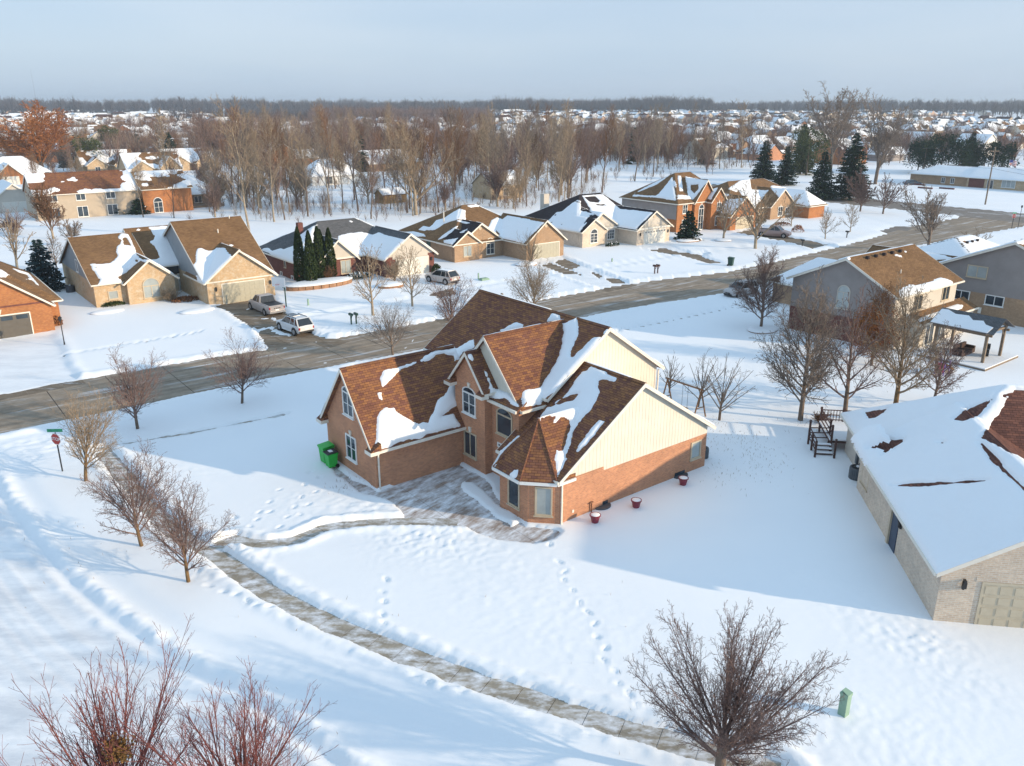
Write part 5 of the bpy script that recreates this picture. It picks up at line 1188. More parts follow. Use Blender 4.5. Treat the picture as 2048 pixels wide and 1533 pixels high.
wp = P(wood_px); xs_ = [a for a, b in wp]; ys_ = [b for a, b in wp]; pts = []
while len(pts) < 240:
    x, y = rt.uniform(min(xs_), max(xs_)), rt.uniform(min(ys_), max(ys_))
    if not in_px(wp, x, y): continue
    D = math.hypot(x, y)
    if rt.random() > min(1, (125/D)**2.3): continue
    if any((x-a)**2+(y-b)**2 < 4 for a, b in pts): continue
    pts.append((x, y))
for x, y in pts:
    i = rt.randrange(7); rz = rt.random()*6.28; s_ = rt.uniform(.68, 1.08)*(1 if math.hypot(x, y) < 200 else 1.1)
    if i in (3, 5): s_ *= .95
    if used[i]: o = place(wv[i], x, y, s_, rz)
    else: o = wv[i]; used[i] = True; o.location = (x, y, 0); o.rotation_euler = (0, 0, rz)
    o['label'] = wood_labs[i]; o['group'] = 'bare trees of the woodland belt'
# ---------------------------------------------------------------- vehicles
def car(x, y, rz, kind, paint, label, snow_on=False):
    r = empty({'suv': 'parked_car', 'pickup': 'pickup_truck', 'sedan': 'parked_car'}[kind], (x, y, .05), rz, label, 'pickup truck' if kind == 'pickup' else 'car')
    # forward is +x. stations: (x, half width at sill, half width at belt, bottom z, belt z)
    if kind == 'suv': L, Wd, belt, roofz = 4.75, .93, 1.03, 1.70
    elif kind == 'pickup': L, Wd, belt, roofz = 5.8, 1.0, 1.16, 1.90
    else: L, Wd, belt, roofz = 4.7, .90, .92, 1.42
    h2 = L/2; noz = .82 if kind != 'sedan' else .66
    st = [(-h2, .80, belt-.12, .42), (-h2+.12, .95, belt, .34), (-h2+.9, 1.0, belt, .28), (0, 1.0, belt, .26), (h2-1.35, 1.0, belt-.02, .26), (h2-1.15, .99, belt-.04, .28), (h2-.35, .93, noz+.12, .32), (h2-.08, .82, noz, .36), (h2, .68, noz-.14, .44)]
    V = []; F = []
    for sx, wf, zt, zb_ in st:
        w = Wd*wf; V += [(sx, -w*.94, zb_), (sx, -w, (zb_+zt)/2), (sx, -w*.985, zt-.08), (sx, -w*.90, zt), (sx, 0, zt+.025), (sx, w*.90, zt), (sx, w*.985, zt-.08), (sx, w, (zb_+zt)/2), (sx, w*.94, zb_)]
    n = 9
    for i in range(len(st)-1):
        for j in range(n-1): F.append((i*n+j, (i+1)*n+j, (i+1)*n+j+1, i*n+j+1))
        F.append((i*n+n-1, (i+1)*n+n-1, (i+1)*n, i*n))
    F += [tuple(range(n)), tuple(range((len(st)-1)*n+n-1, (len(st)-1)*n-1, -1))]
    body = mk('body', V, F, paint, r, smooth=False, uv=False)
    # greenhouse: lower ring, upper ring
    if kind == 'suv': lo = (-h2+.12, h2-1.25); hi = (-h2+.62, h2-2.05)
    elif kind == 'pickup': lo = (-.62, h2-1.35); hi = (-.42, h2-2.15)
    else: lo = (-h2+.75, h2-1.2); hi = (-h2+1.5, h2-2.05)
    w0, w1 = Wd*.90, Wd*.74
    q = [(lo[0], w0, belt), (lo[1], w0*.95, belt-.02), (hi[1], w1, roofz-.06), (hi[0], w1, roofz-.04)]
    V = [(a, b, c) for a, b, c in q]+[(a, -b, c) for a, b, c in q]
    g = mk('windows', V, [(0, 1, 2, 3), (7, 6, 5, 4), (1, 5, 6, 2), (4, 0, 3, 7)], glass_car, r, uv=False)
    # roof and pillars
    parts = [prism([(hi[0]-.06, w1+.02, roofz-.05), (hi[1]+.02, w1+.02, roofz-.06), (hi[1]-.15, w1*.8, roofz), (hi[0]+.1, w1*.8, roofz)], (0, 0, .001))]
    rv = [(hi[0]-.08, w1+.015, roofz-.05), (hi[1]+.03, w1+.015, roofz-.065), (hi[1]-.2, w1*.86, roofz+.0), (hi[0]+.12, w1*.86, roofz+.01)]
    V = rv+[(a, -b, c) for a, b, c in rv]; F = [(0, 1, 2, 3), (7, 6, 5, 4), (3, 2, 6, 7), (1, 5, 6, 2), (4, 0, 3, 7), (5, 1, 0, 4)]
    mk('roof', V, F, paint, r, uv=False)
    pil = []
    for sd in (1, -1):
        for (xa, ya, za), (xb, yb, zb2), t in (((q[0][0]), (q[3][0]), 0) and [] or [((q[0][0], q[0][1], q[0][2]), (q[3][0], q[3][1], q[3][2]), .07), ((q[1][0], q[1][1], q[1][2]), (q[2][0], q[2][1], q[2][2]), .045),
                                               (((lo[0]+lo[1])/2-.05, w0*.985, belt), ((hi[0]+hi[1])/2, w1, roofz-.05), .04), ((lo[0]+.75 if kind != 'pickup' else lo[0]+.2, w0*.99, belt), (hi[0]+.35 if kind != 'pickup' else hi[0]+.12, w1, roofz-.05), .06)]):
            pil.append(cyl((xa, sd*(ya+.005), za), (xb, sd*(yb+.005), zb2), t, n=5))
    mk('pillars', *join(*pil), paint, r, uv=False)
    if kind == 'suv': mk('roof_rail', *join(box(hi[0]+.2, hi[1]-.15, w1*.88-.02, w1*.88+.02, roofz, roofz+.05), box(hi[0]+.2, hi[1]-.15, -w1*.88-.02, -w1*.88+.02, roofz, roofz+.05)), blackm, r, uv=False)
    if kind == 'suv' and not snow_on: mk('sunroof', *box(-.6, .75, -w1*.55, w1*.55, roofz-.01, roofz+.018), glass_car, r, uv=False)
    if kind == 'pickup':
        mk('bed_cover', *box(-h2+.18, -.75, -.78, .78, belt-.03, belt+.045), blackm, r, uv=False)
        mk('bed_rail', *join(box(-h2+.05, -.66, .80, .93, belt-.05, belt+.06), box(-h2+.05, -.66, -.93, -.80, belt-.05, belt+.06), box(-h2-.01, -h2+.14, -.9, .9, belt-.08, belt+.05)), paint, r, uv=False)
        mk('tailgate_letters', *join(*[box(-h2-.012, -h2+.0, -.38+i*.2, -.25+i*.2, .86, .96) for i in range(4)]), blackm, r, uv=False)
        mk('rear_bumper', *box(-h2-.16, -h2+.02, -.92, .92, .42, .62), rimm, r, uv=False)
    for sx in (-h2+(.92 if kind != 'pickup' else 1.15), h2-.92):
        for sd in (1, -1):
            R = .37 if kind != 'sedan' else .33; y0, y1 = sd*(Wd-.22), sd*(Wd+.012)
            wh = mk('wheel', *cyl((sx, y0, R), (sx, y1, R), R, n=18), rubberm, r, uv=False); mk('rim', *cyl((sx, y1-sd*.01, R), (sx, y1+sd*.008, R), R*.66, n=14), rimm, wh, uv=False)
            mk('wheel_arch', *cyl((sx, sd*(Wd-.15), R+.03), (sx, sd*(Wd+.004), R+.03), R+.085, n=18), blackm, r, uv=False)
    zl = belt-.22
    for sd in (1, -1):
        mk('tail_lamp', *box(-h2-.012, -h2+.25, sd*Wd*.83-.07, sd*Wd*.83+.07, zl-.12, zl+.1), tail_m, r, uv=False)
        mk('headlight', *box(h2-.26, h2-.02, sd*Wd*.66-.13, sd*Wd*.66+.13, noz-.2, noz-.07), rimm, r, uv=False)
        mk('door_mirror', *box(h2-1.6, h2-1.42, sd*(Wd+.06)-.06, sd*(Wd+.06)+.06, belt, belt+.14), paint, r, uv=False)
    mk('number_plate', *box(-h2-.02, -h2+.01, -.2, .2, .66, .78), white_m, r, uv=False)
    mk('bumper', *join(box(-h2-.03, -h2+.12, -Wd*.84, Wd*.84, .38, .56), box(h2-.1, h2+.015, -Wd*.62, Wd*.62, .38, .52)), blackm if kind != 'pickup' else rimm, r, uv=False)
    mk('grille', *box(h2-.06, h2+.008, -.36, .36, .54, noz-.15), blackm, r, uv=False)
    if snow_on:
        mk('snow_on_roof', *box(hi[0]+.1, hi[1]-.1, -w1*.8, w1*.8, roofz, roofz+.05), snowm, r, uv=False)
    return r
A38 = F38.a
def head(p0, p1):   # p0 rear, p1 front (pixels)
    a, b = G(*p0), G(*p1); return (a[0]+b[0])/2, (a[1]+b[1])/2, math.atan2(b[1]-a[1], b[0]-a[0])
vd = A38+math.pi/2
gx, gy = G(533, 624); car(gx, gy, vd+.03, 'pickup', silver_m, 'silver pickup truck with black bed cover facing the garage of the tan house')
gx, gy = G(590, 664); car(gx, gy, vd+.10, 'suv', whitecar_m, 'white SUV with dark sunroof parked at the foot of the driveway')
gx, gy = G(884, 566); car(gx, gy, vd+.22, 'suv', champ_m, 'champagne SUV with snow on its roof by the cream garage', True)
gx, gy = G(1480, 592); car(gx, gy, A38+math.pi, 'suv', silver_m, 'grey SUV parked along the street behind the round reddish tree')
gx, gy = G(1546, 474); car(gx, gy, vd+math.pi+.35, 'pickup', pinkt_m, 'rose coloured pickup on the driveway of the orange two-storey house')
gx, gy = G(1824, 371); car(gx, gy, .05, 'sedan', bluecar_m, 'dark blue car beside the long ranch house at upper right')
# ---------------------------------------------------------------- bins, pots, street furniture
def bin_(x, y, rz, s, m, lid, label, group, lean=0):
    r = empty('wheelie_bin', (x, y, .14), rz, label, 'bin', group)
    a, b = .27*s, .33*s; H_ = 1.0*s
    V = [(-a, -a, .08), (a, -a, .08), (a, a, .08), (-a, a, .08), (-b, -b, H_), (b, -b, H_), (b, b, H_), (-b, b, H_)]
    mk('body', V, [(0, 3, 2, 1), (4, 5, 6, 7), (0, 1, 5, 4), (1, 2, 6, 5), (2, 3, 7, 6), (3, 0, 4, 7)], m, r, uv=False)
    mk('rim', *join(box(-b-.03, b+.03, -b-.03, -b+.01, H_-.08, H_), box(-b-.03, b+.03, b-.01, b+.03, H_-.08, H_), box(-b-.03, -b+.01, -b, b, H_-.08, H_), box(b-.01, b+.03, -b, b, H_-.08, H_)), m, r, uv=False)
    mk('lid', *prism([(-b-.04, -b-.05, H_), (b+.04, -b-.05, H_), (b+.04, b+.02, H_+.07), (-b-.04, b+.02, H_+.07)], (0, 0, .05)), lid, r, uv=False)
    mk('handle', *cyl((-b+.05, b+.09, H_-.02), (b-.05, b+.09, H_-.02), .02, n=6), lid, r, uv=False)
    for sd in (-1, 1): mk('wheel', *cyl((sd*(a+.02), a, .12), (sd*(a+.08), a, .12), .13*s, n=12), rubberm, r, uv=False)
    if lid is not m: mk('snow_on_lid', *box(-b*.5, b*.5, -b*.4, b*.3, H_+.09, H_+.12), snowm, r, uv=False)
    return r
bx_, by_ = F38.w(20.45, 45.4); bin_(bx_, by_, A38-1.57, 1.12, green_m, green_m, 'taller bright green wheelie bin with green lid by the brick garage wall', 'bins by the garage wall')
bx_, by_ = F38.w(20.35, 44.55); bin_(bx_, by_, A38-1.57, .98, green_m, blackm, 'shorter bright green wheelie bin with black lid by the brick garage wall', 'bins by the garage wall')
gx, gy = G(1461, 534); bin_(gx, gy, 1, 1.1, dkgreen_m, dkgreen_m, 'dark green bin standing at the far kerb', None)
for i, (ppx, py) in enumerate([(1190, 1044), (1272, 1014), (1366, 969)]):
    gx, gy = G(ppx, py, .2); r = empty('flower_pot', (gx, gy, .17), 0, ['burgundy pot filled with snow nearest the bay window', 'middle burgundy pot of the three along the brick wall', 'burgundy pot filled with snow farthest along the brick wall'][i], 'flower pot', 'pots along the brick wall')
    mk('pot', *lathe([(.17, 0), (.19, .02), (.27, .40), (.31, .41), (.31, .48), (.27, .48), (.26, .42), (.0, .42)][:7], 18), burg_m, r, uv=False, smooth=False)
    mk('snow_fill', *lathe([(.27, .40), (.26, .475), (.15, .50), (.02, .51)], 16), snowm, r, uv=False, smooth=True)
def acunit(x, y, rz, s, label):
    r = empty('air_conditioner', (x, y, .1), rz, label, 'air conditioner')
    mk('cabinet', *lathe([(.42*s, 0), (.45*s, .03), (.45*s, .72*s), (.43*s, .78*s)], 16), acm, r, uv=False); mk('grille', *join(*[box(-.44*s*math.cos(a)+-.01, -.44*s*math.cos(a)+.01, .44*s*math.sin(a)-.01, .44*s*math.sin(a)+.01, .05, .7*s) for a in [i*.26 for i in range(24)]]), blackm, r, uv=False)
    mk('fan_guard', *lathe([(.34*s, .782*s), (.36*s, .80*s), (.30*s, .81*s), (.30*s, .79*s)], 16), blackm, r, uv=False); mk('fan_hub', *lathe([(.1*s, .79*s), (.09*s, .86*s)], 10), snowm, r, uv=False)
    mk('fan_blade', *join(*[prism([(.05*math.cos(a), .05*math.sin(a), .80*s), (.28*s*math.cos(a-.3), .28*s*math.sin(a-.3), .80*s), (.28*s*math.cos(a+.3), .28*s*math.sin(a+.3), .81*s)], (0, 0, .01)) for a in (0, 1.57, 3.14, 4.71)]), acm, r, uv=False)
gx, gy = G(1712, 962); acunit(gx, gy, 0, 1.05, 'round grey air conditioner beside the pale sided wall of the right house')
acunit(*F38.w(39.9, 31.1), 0, .95, 'grey air conditioner behind the end of the central house wall'); gx, gy = G(142, 587); acunit(gx, gy, 0, 1.1, 'dark air conditioner in the shade beside the tan brick house')
# green utility pedestal and smaller pedestals
def pedestal(p, hh, w, m, label, group=None, cap=True):
    gx, gy = G(*p); r = empty('utility_box', (gx, gy, .05), A38, label, 'utility box', group); mk('post', *box(-w/2, w/2, -w/2, w/2, 0, hh*.9), m, r, uv=False); mk('cap', *join(box(-w*.56, w*.56, -w*.56, w*.56, hh*.86, hh*.94), prism([(-w*.56, -w*.56, hh*.94), (w*.56, -w*.56, hh*.94), (w*.4, w*.4, hh), (-w*.4, w*.4, hh)], (0, 0, .02))), m, r, uv=False)
pedestal((1685, 1437), 1.2, .30, sage_m, 'sage green utility pedestal standing in the snow at lower right')
pedestal((617, 614), .85, .16, sage_m, 'thin green pedestal in the snow before the dark red brick house'); pedestal((957, 561), .9, .14, sage_m, 'green pedestal beside the low utility lid'); pedestal((1224, 526), .6, .15, sage_m, 'grey stub post in the snow before the pale grey brick house')
gx, gy = G(968, 563); o = mk('transformer_box', *join(prism([(-.6, -.4, 0), (.6, -.4, 0), (.6, .4, 0), (-.6, .4, 0)], (0, 0, .25)), prism([(-.5, -.3, .25), (.5, -.3, .25), (.5, .3, .25), (-.5, .3, .25)], (0, 0, .08))), sage_m, uv=False); o.location = (gx, gy, .1); o.rotation_euler = (0, 0, A38); setp(o, 'low sage green transformer lid half buried in snow', 'utility box')
def text(name, s, size, m, parent, loc, rot, ext=.004):
    c = bpy.data.curves.new(name, 'FONT'); c.body = s; c.size = size; c.align_x = 'CENTER'; c.align_y = 'CENTER'; c.extrude = ext
    q = bpy.data.objects.new(name, c); col.objects.link(q); bpy.context.view_layer.update(); me = bpy.data.meshes.new_from_object(q.evaluated_get(bpy.context.evaluated_depsgraph_get())); bpy.data.objects.remove(q)
    o = bpy.data.objects.new(name, me); col.objects.link(o); me.materials.clear(); me.materials.append(m); o.parent = parent; o.location = loc; o.rotation_euler = rot; return o
def stop_sign(p, hh, rz, label, nameplate=True, letters=True, post=.03):
    gx, gy = G(*p); r = empty('stop_sign', (gx, gy, .0), rz, label, 'road sign'); mk('post', *box(-post, post, -post, post, 0, hh+(.42 if nameplate else .3)), blackm, r, uv=False)
    oct_ = lambda R, y: [(R*math.cos(math.pi/8+i*math.pi/4), y, hh+R*math.sin(math.pi/8+i*math.pi/4)) for i in range(8)]
    mk('border', *prism(oct_(.40, -.04), (0, .012, 0)), white_m, r, uv=False); mk('plate', *prism(oct_(.365, -.046), (0, .006, 0)), red_m, r, uv=False)
    if letters: text('lettering', 'STOP', .30, white_m, r, (0, -.05, hh), (math.pi/2, 0, 0))
    if nameplate: mk('street_name_plate', *box(-.46, .46, -.012, .012, hh+.46, hh+.66), sgreen_m, r, uv=False).rotation_euler = (0, 0, .4)
    return r
stop_sign((126, 948), 2.35, -.35, 'red octagonal stop sign with green name plate at the snowy corner')
stop_sign((2023, 458), 2.3, -.1, 'small stop sign far off at the main road junction', post=.04)
def lamp(p, hh, label, group=None):
    gx, gy = G(*p); r = empty('street_lamp', (gx, gy, 0), 0, label, 'street lamp', group); mk('pole', *join(cyl((0, 0, 0), (0, 0, .5), .09, .06), cyl((0, 0, .5), (0, 0, hh-.4), .05, .04)), blackm, r, uv=False); mk('lantern', *lathe([(.06, hh-.42), (.14, hh-.3), (.17, hh-.05), (.05, hh+.08)], 8), blackm, r, uv=False)
lamp((130, 694), 2.9, 'black lamp post at the edge of the cleared drive of the orange house'); lamp((2035, 460), 4.3, 'black street lamp beside the far stop sign')
# basketball hoop
gx, gy = G(573, 618); r = empty('basketball_hoop', (gx, gy, 0), A38-2.6, 'green basketball hoop post beside the silver pickup', 'basketball hoop')
mk('post', *cyl((0, 0, 0), (0, 0, 3.1), .07, n=8), dkgreen_m, r, uv=False); mk('arm', *join(cyl((0, 0, 3.0), (1.0, 0, 3.3), .04), cyl((0, 0, 2.3), (1.0, 0, 2.9), .035)), dkgreen_m, r, uv=False); mk('backboard', *box(1.0, 1.05, -.85, .85, 2.7, 3.75), white_m, r, uv=False)
mk('hoop', *join(*[cyl((1.28+.22*math.cos(a), .22*math.sin(a), 3.0), (1.28+.22*math.cos(a+.53), .22*math.sin(a+.53), 3.0), .015, n=4) for a in [i*.5236 for i in range(12)]]), red_m, r, uv=False)
def mailbox(p, label, group=None, m=blackm):
    gx, gy = G(*p); r = empty('mailbox', (gx, gy, 0), A38, label, 'mailbox', group); mk('post', *box(-.06, .06, -.06, .06, 0, 1.1), m, r, uv=False)
    mk('box', *prism([(-.1*1.3, -.3, 1.1), (.13, -.3, 1.1), (.13, -.3, 1.26), (.08, -.3, 1.34), (-.08, -.3, 1.34), (-.13, -.3, 1.26)], (0, .6, 0)), m, r, uv=False); mk('brace', *cyl((0, -.05, .7), (0, -.28, 1.08), .03, n=4), m, r, uv=False)
mailbox((703, 652), 'left dark mailbox of the pair across from the central house', 'pair of mailboxes at the kerb', dkgreen_m); mailbox((713, 651), 'right dark mailbox of the pair across from the central house', 'pair of mailboxes at the kerb', dkgreen_m)
mailbox((1309, 550), 'left brown mailbox of the pair before the pale grey brick house', 'pair of mailboxes farther up the kerb', deck_m); mailbox((1315, 549), 'right brown mailbox of the pair before the pale grey brick house', 'pair of mailboxes farther up the kerb', deck_m)
mailbox((1604, 496), 'black mailbox at the foot of the rose pickup driveway'); mailbox((1693, 478), 'black mailbox between the two small kerbside trees')
# pole behind the ridge of the central house
gx, gy = G(1004, 650); r = empty('wooden_post', (gx, gy, 0), 0, 'wooden post with cap rising behind the dark ridge', 'post'); mk('post', *cyl((0, 0, 0), (0, 0, 3.2), .13, .12, 8), wood_m, r, uv=False); mk('cap', *cyl((0, 0, 3.2), (0, 0, 3.35), .17, .1, 8), wood_m, r, uv=False)
# raised beds
def bed(cp, rx, ry, label, hh=.35, m=paverm, rz=A38, blocks=26):
    gx, gy = G(*cp); r = empty('raised_bed', (gx, gy, .08), rz, label, 'garden bed', 'edged garden beds')
    for i in range(blocks):
        a = 2*math.pi*i/blocks; b = 2*math.pi*(i+.92)/blocks; q = [(rx*math.cos(a), ry*math.sin(a), 0), (rx*math.cos(b), ry*math.sin(b), 0), ((rx-.25)*math.cos(b), (ry-.25)*math.sin(b), 0), ((rx-.25)*math.cos(a), (ry-.25)*math.sin(a), 0)]
        if i == 0: first = mk('block', *prism(q, (0, 0, hh)), m, r, uv=False)
        else: mk('block', *prism(q, (0, 0, hh*random.uniform(.9, 1))), m, r, uv=False)
    mk('snow_in_bed', *lathe([(1.04, hh-.03), (1.0, hh+.08), (.7, hh+.16), (.1, hh+.2)], 24), snowm, r, uv=False, smooth=True).scale = (rx, ry, 1)
bed((640, 575), 4.4, 1.7, 'curved brown block bed under the columnar evergreens', .6); bed((782, 576), 1.7, 1.1, 'small block bed in front of the cream garage wall', .35, blocks=18); bed((1052, 532), 1.7, 1.2, 'round edged bed beside the beige garage', .2, blocks=18); bed((1446, 484), 1.5, 1.3, 'ring bed round the pale forked tree', .2, blocks=16)
bed((395, 626), 1.9, 1.0, 'snowy edged bed before the tan house entrance', .15, blocks=18); bed((215, 628), 1.7, .9, 'snowy edged bed at the left corner of the tan house', .15, blocks=18); bed((1525, 664), 1.7, 1.3, 'ring bed round the reddish tree by the street', .2, blocks=16); bed((1378, 484), 2.6, 1.5, 'edged bed under the dark round evergreen', .25, blocks=20)
# brown dry plants before the entrance of the tan house, shrubs with snow
def tuft(p, n, rx, ry, hh, m, label, snow=0., cat='shrub', name='shrub', leafy=.12):
    gx, gy = G(*p); r = empty(name, (gx, gy, .1), A38, label, cat, 'low shrubs and dry plants'); rn = random.Random(hash(label) % 999 if False else int(gx*7+gy*3)); V = []; F = []; SV = []; SF = []
    for i in range(n):
        a = rn.random()*6.28; q_ = rn.random()**.6; z = hh*(1-q_*q_)**.5*rn.uniform(.5, 1); q = Vector((rx*q_*math.cos(a), ry*q_*math.sin(a), z)); d = Vector((rn.gauss(0, .6), rn.gauss(0, .6), 1)); needles(V, F, q, d, leafy*2, leafy, rn)
        if rn.random() < snow and q_ < .8: needles(SV, SF, q+Vector((0, 0, leafy)), Vector((rn.gauss(0, 1), rn.gauss(0, 1), 0)), .22, .2, rn)
    fast('foliage', V, F, m, r)
    if SV: fast('snow_on_leaves', SV, SF, snowm, r)
tuft((372, 605), 900, 1.6, .9, .5, mulch_m, 'rusty dry plants beside the entrance walk of the tan house'); tuft((715, 560), 900, 2.0, .8, .8, needle_m, 'snow loaded dark shrubs below the shaded porch', .5); tuft((1250-25, 494), 700, 1.5, .6, .6, needle_m, 'snow topped hedge under the white trimmed windows', .4)
tuft((873, 548), 500, .7, .6, 1.2, arbor_m, 'round green bush at the corner of the cream garage'); tuft((228, 615), 500, 1.3, .4, .5, arbor_m, 'low green hedge at the base of the tan house wall'); tuft((112, 655), 500, .7, .6, 1.1, mulch_m, 'brown bush at the corner of the orange brick house')
tuft((1595, 466), 420, 1.2, 1.0, 1.2, leaf_rust, 'snow capped rusty shrub beside the rose pickup', .35); tuft((1520, 448), 500, 1.8, .7, .9, arbor_m, 'green shrub at the base of the brown brick front gable'); tuft((1560, 455), 500, 3.0, .8, .8, mulch_m, 'brown hedge along the brown brick wall')
tuft((15, 465), 900, 2.6, 2.2, 1.6, mulch_m, 'wide brown clipped bush in its stone ring at the left edge')
# ---------------------------------------------------------------- pergola
r = empty('pergola', (*F38.w(76.4, 31), 0), A38, 'timber pergola with gabled rafters and a snow-covered roof on a raised slab', 'pergola')
pl = lambda u, v, z: (u-76.4, v-31, z)
mk('terrace', *box(-3.4, 3.2, -3.1, 2.8, 0, .32), wood_m, r, uv=False)
mk('terrace_snow', *box(-3.36, 3.16, -3.06, 2.76, .321, .40), snowm, r, uv=False)
for u, v in ((74.7, 28.9), (78.1, 28.9), (74.7, 33.2), (78.1, 33.2)): mk('post', *box(u-76.4-.11, u-76.4+.11, v-31-.11, v-31+.11, .3, 2.75), wood_m, r, uv=False)
for u in (74.7, 78.1): mk('beam', *box(u-76.4-.08, u-76.4+.08, -2.5, 2.6, 2.75, 2.95), wood_m, r, uv=False)
for v in (28.9, 33.2):
    mk('tie_beam', *box(-1.9, 1.9, v-31-.07, v-31+.07, 2.96, 3.12), wood_m, r, uv=False); mk('king_post', *box(-.07, .07, v-31-.06, v-31+.06, 3.12, 3.95), wood_m, r, uv=False)
    for sd in (-1, 1): mk('brace', *cyl((sd*1.7, v-31, 2.2), (sd*1.2, v-31, 2.96), .05, n=4), wood_m, r, uv=False); mk('rafter', *prism([(sd*2.1, v-31-.06, 2.93), (0, v-31-.06, 3.98), (0, v-31-.06, 4.12), (sd*2.1, v-31-.06, 3.07)], (0, .12, 0)), wood_m, r, uv=False)
for sd in (-1, 1):
    mk('roof', *prism([(sd*2.15, -2.75, 3.07), (0, -2.75, 4.13), (0, 2.8, 4.13), (sd*2.15, 2.8, 3.07)], (0, 0, .04)), sh_gray, r)
    if sd < 0: mk('roof_snow', *prism([(sd*2.1, -2.2, 3.12), (-1.35, -2.3, 3.49), (-1.2, -1.6, 3.57), (-.8, -1.2, 3.77), (-.95, -.4, 3.69), (-.5, .2, 3.92), (-.6, 1.3, 3.87), (-.25, 2.1, 4.05), (-.3, 2.7, 4.03), (sd*2.1, 2.7, 3.12)], (0, 0, .07)), snowm, r, uv=False)
gx, gy = F38.w(76.3, 31.2); r = empty('covered_sofa', (gx, gy, .4), A38, 'dark wicker patio furniture gathered under the pergola', 'patio furniture')
mk('seat', *box(-1.2, 1.0, -.4, .4, 0, .4), plain('wicker', (.06, .035, .03), .8, var=.5, scale=8.), r, uv=False); mk('backrest', *box(-1.2, 1.0, .35, .55, .0, .85), MATS['wicker'], r, uv=False)
for sd in (-1.3, 1.0): mk('armrest', *box(sd, sd+.2, -.4, .5, 0, .6), MATS['wicker'], r, uv=False)
gx, gy = F38.w(76.9, 29.6); r = empty('grill', (gx, gy, .4), A38+.4, 'black kettle-lidded grill at the front edge of the pergola', 'grill'); mk('firebox', *prism([(-.4, -.25, .75), (.4, -.25, .75), (.4, -.25, 1.0), (.2, -.25, 1.15), (-.2, -.25, 1.15), (-.4, -.25, 1.0)], (0, .5, 0)), blackm, r, uv=False); mk('cart', *box(-.38, .38, -.22, .22, .1, .72), blackm, r, uv=False); mk('side_shelf', *join(box(.4, .75, -.2, .2, .8, .84), box(-.75, -.4, -.2, .2, .8, .84)), acm, r, uv=False)
# toy play set
gx, gy = G(1882, 752); r = empty('toy_playset', (gx, gy, .15), A38, 'small plastic play slide in purple, yellow and pink half buried in snow', 'playset')
mk('tower', *join(box(-.5, -.42, -.4, -.32, 0, 1.2), box(.42, .5, -.4, -.32, 0, 1.2), box(-.5, -.42, .32, .4, 0, 1.2), box(.42, .5, .32, .4, 0, 1.2), box(-.5, .5, -.4, .4, .6, .68)), plain('plastic_purple', (.14, .10, .35), .5), r, uv=False); mk('slide', *prism([(.5, -.3, .7), (1.7, -.3, .05), (1.7, -.3, .12), (.5, -.3, .8)], (0, .6, 0)), plain('plastic_yellow', (.6, .3, .03), .5), r, uv=False); mk('panel', *box(-.55, -.5, -.35, .35, .3, 1.1), plain('plastic_pink', (.45, .06, .12), .5), r, uv=False)
# swing frame
sx_, sy_ = G(1398, 842); r = empty('swing_frame', (sx_, sy_, 0), A38, 'brown timber A-frame swing set behind the central house', 'swing set')
for y0 in (-.0, 3.2): mk('leg', *join(cyl((-.75, y0, 0), (0, y0, 2.35), .055, n=4), cyl((.75, y0, 0), (0, y0, 2.35), .055, n=4), cyl((-.45, y0, 1.0), (.45, y0, 1.0), .04, n=4)), swing_m, r, uv=False)
mk('top_beam', *cyl((0, -.2, 2.4), (0, 3.4, 2.4), .07, n=4), swing_m, r, uv=False)
mk('swing_chain', *join(cyl((0, 1.2, .6), (0, 1.2, 2.4), .012, n=4), cyl((0, 1.7, .6), (0, 1.7, 2.4), .012, n=4)), blackm, r, uv=False); mk('swing_seat', *box(-.12, .12, 1.15, 1.75, .57, .62), swing_m, r, uv=False)
# deck stairs of the right house
r = empty('deck_stairs', (*FR.w(13.8, 51.5), 0), FR.a, 'dark red wooden deck with stair rails at the rear corner of the right house', 'deck')
mk('deck_floor', *box(-.1, 3.0, 1.0, 4.4, .75, .9), deck_m, r, uv=False); mk('deck_snow', *box(-.08, 3.0, 1.02, 4.38, .901, 1.0), snowm, r, uv=False)
for i, (x_, y_, z0_, z1_) in enumerate([(0, 1, 0, 2.0), (0, 4.4, 0, 2.0), (1.5, 4.4, 0, 2.0), (3, 4.4, 0, 2.0), (-1.2, .95, 0, 1.45), (-1.2, -.2, 0, 1.3), (0, -.2, 0, 1.5), (-1.2, 2.0, 0, 1.9), (0.1, 2.0, 0, 1.95)]): mk('post', *box(x_-.06, x_+.06, y_-.06, y_+.06, z0_, z1_), deck_m, r, uv=False)
for (a, b) in (((0, 1), (0, 4.4)), ((0, 4.4), (3, 4.4)), ((-1.2, 2.0), (.1, 2.0)), ((-1.2, -.2), (-1.2, .95)), ((-1.2, .95), (-1.2, 2.0))):
    for z_ in (1.1, 1.45, 1.8): mk('rail', *cyl((*a, z_ if a[0] > -1 else z_-.45), (*b, z_ if a[0] > -1 else z_-.4), .04, n=4), deck_m, r, uv=False)
for k in range(4): mk('step', *box(-1.1, 0, -.1+k*.28, .18+k*.28, .05+k*.18, .12+k*.18), deck_m, r, uv=False); mk('step_snow', *box(-1.08, -.02, -.08+k*.28, .17+k*.28, .121+k*.18, .18+k*.18), snowm, r, uv=False)
mk('baluster', *join(*[box(.2+i*.2, .24+i*.2, 4.38, 4.42, .9, 1.8) for i in range(14)]), deck_m, r, uv=False)
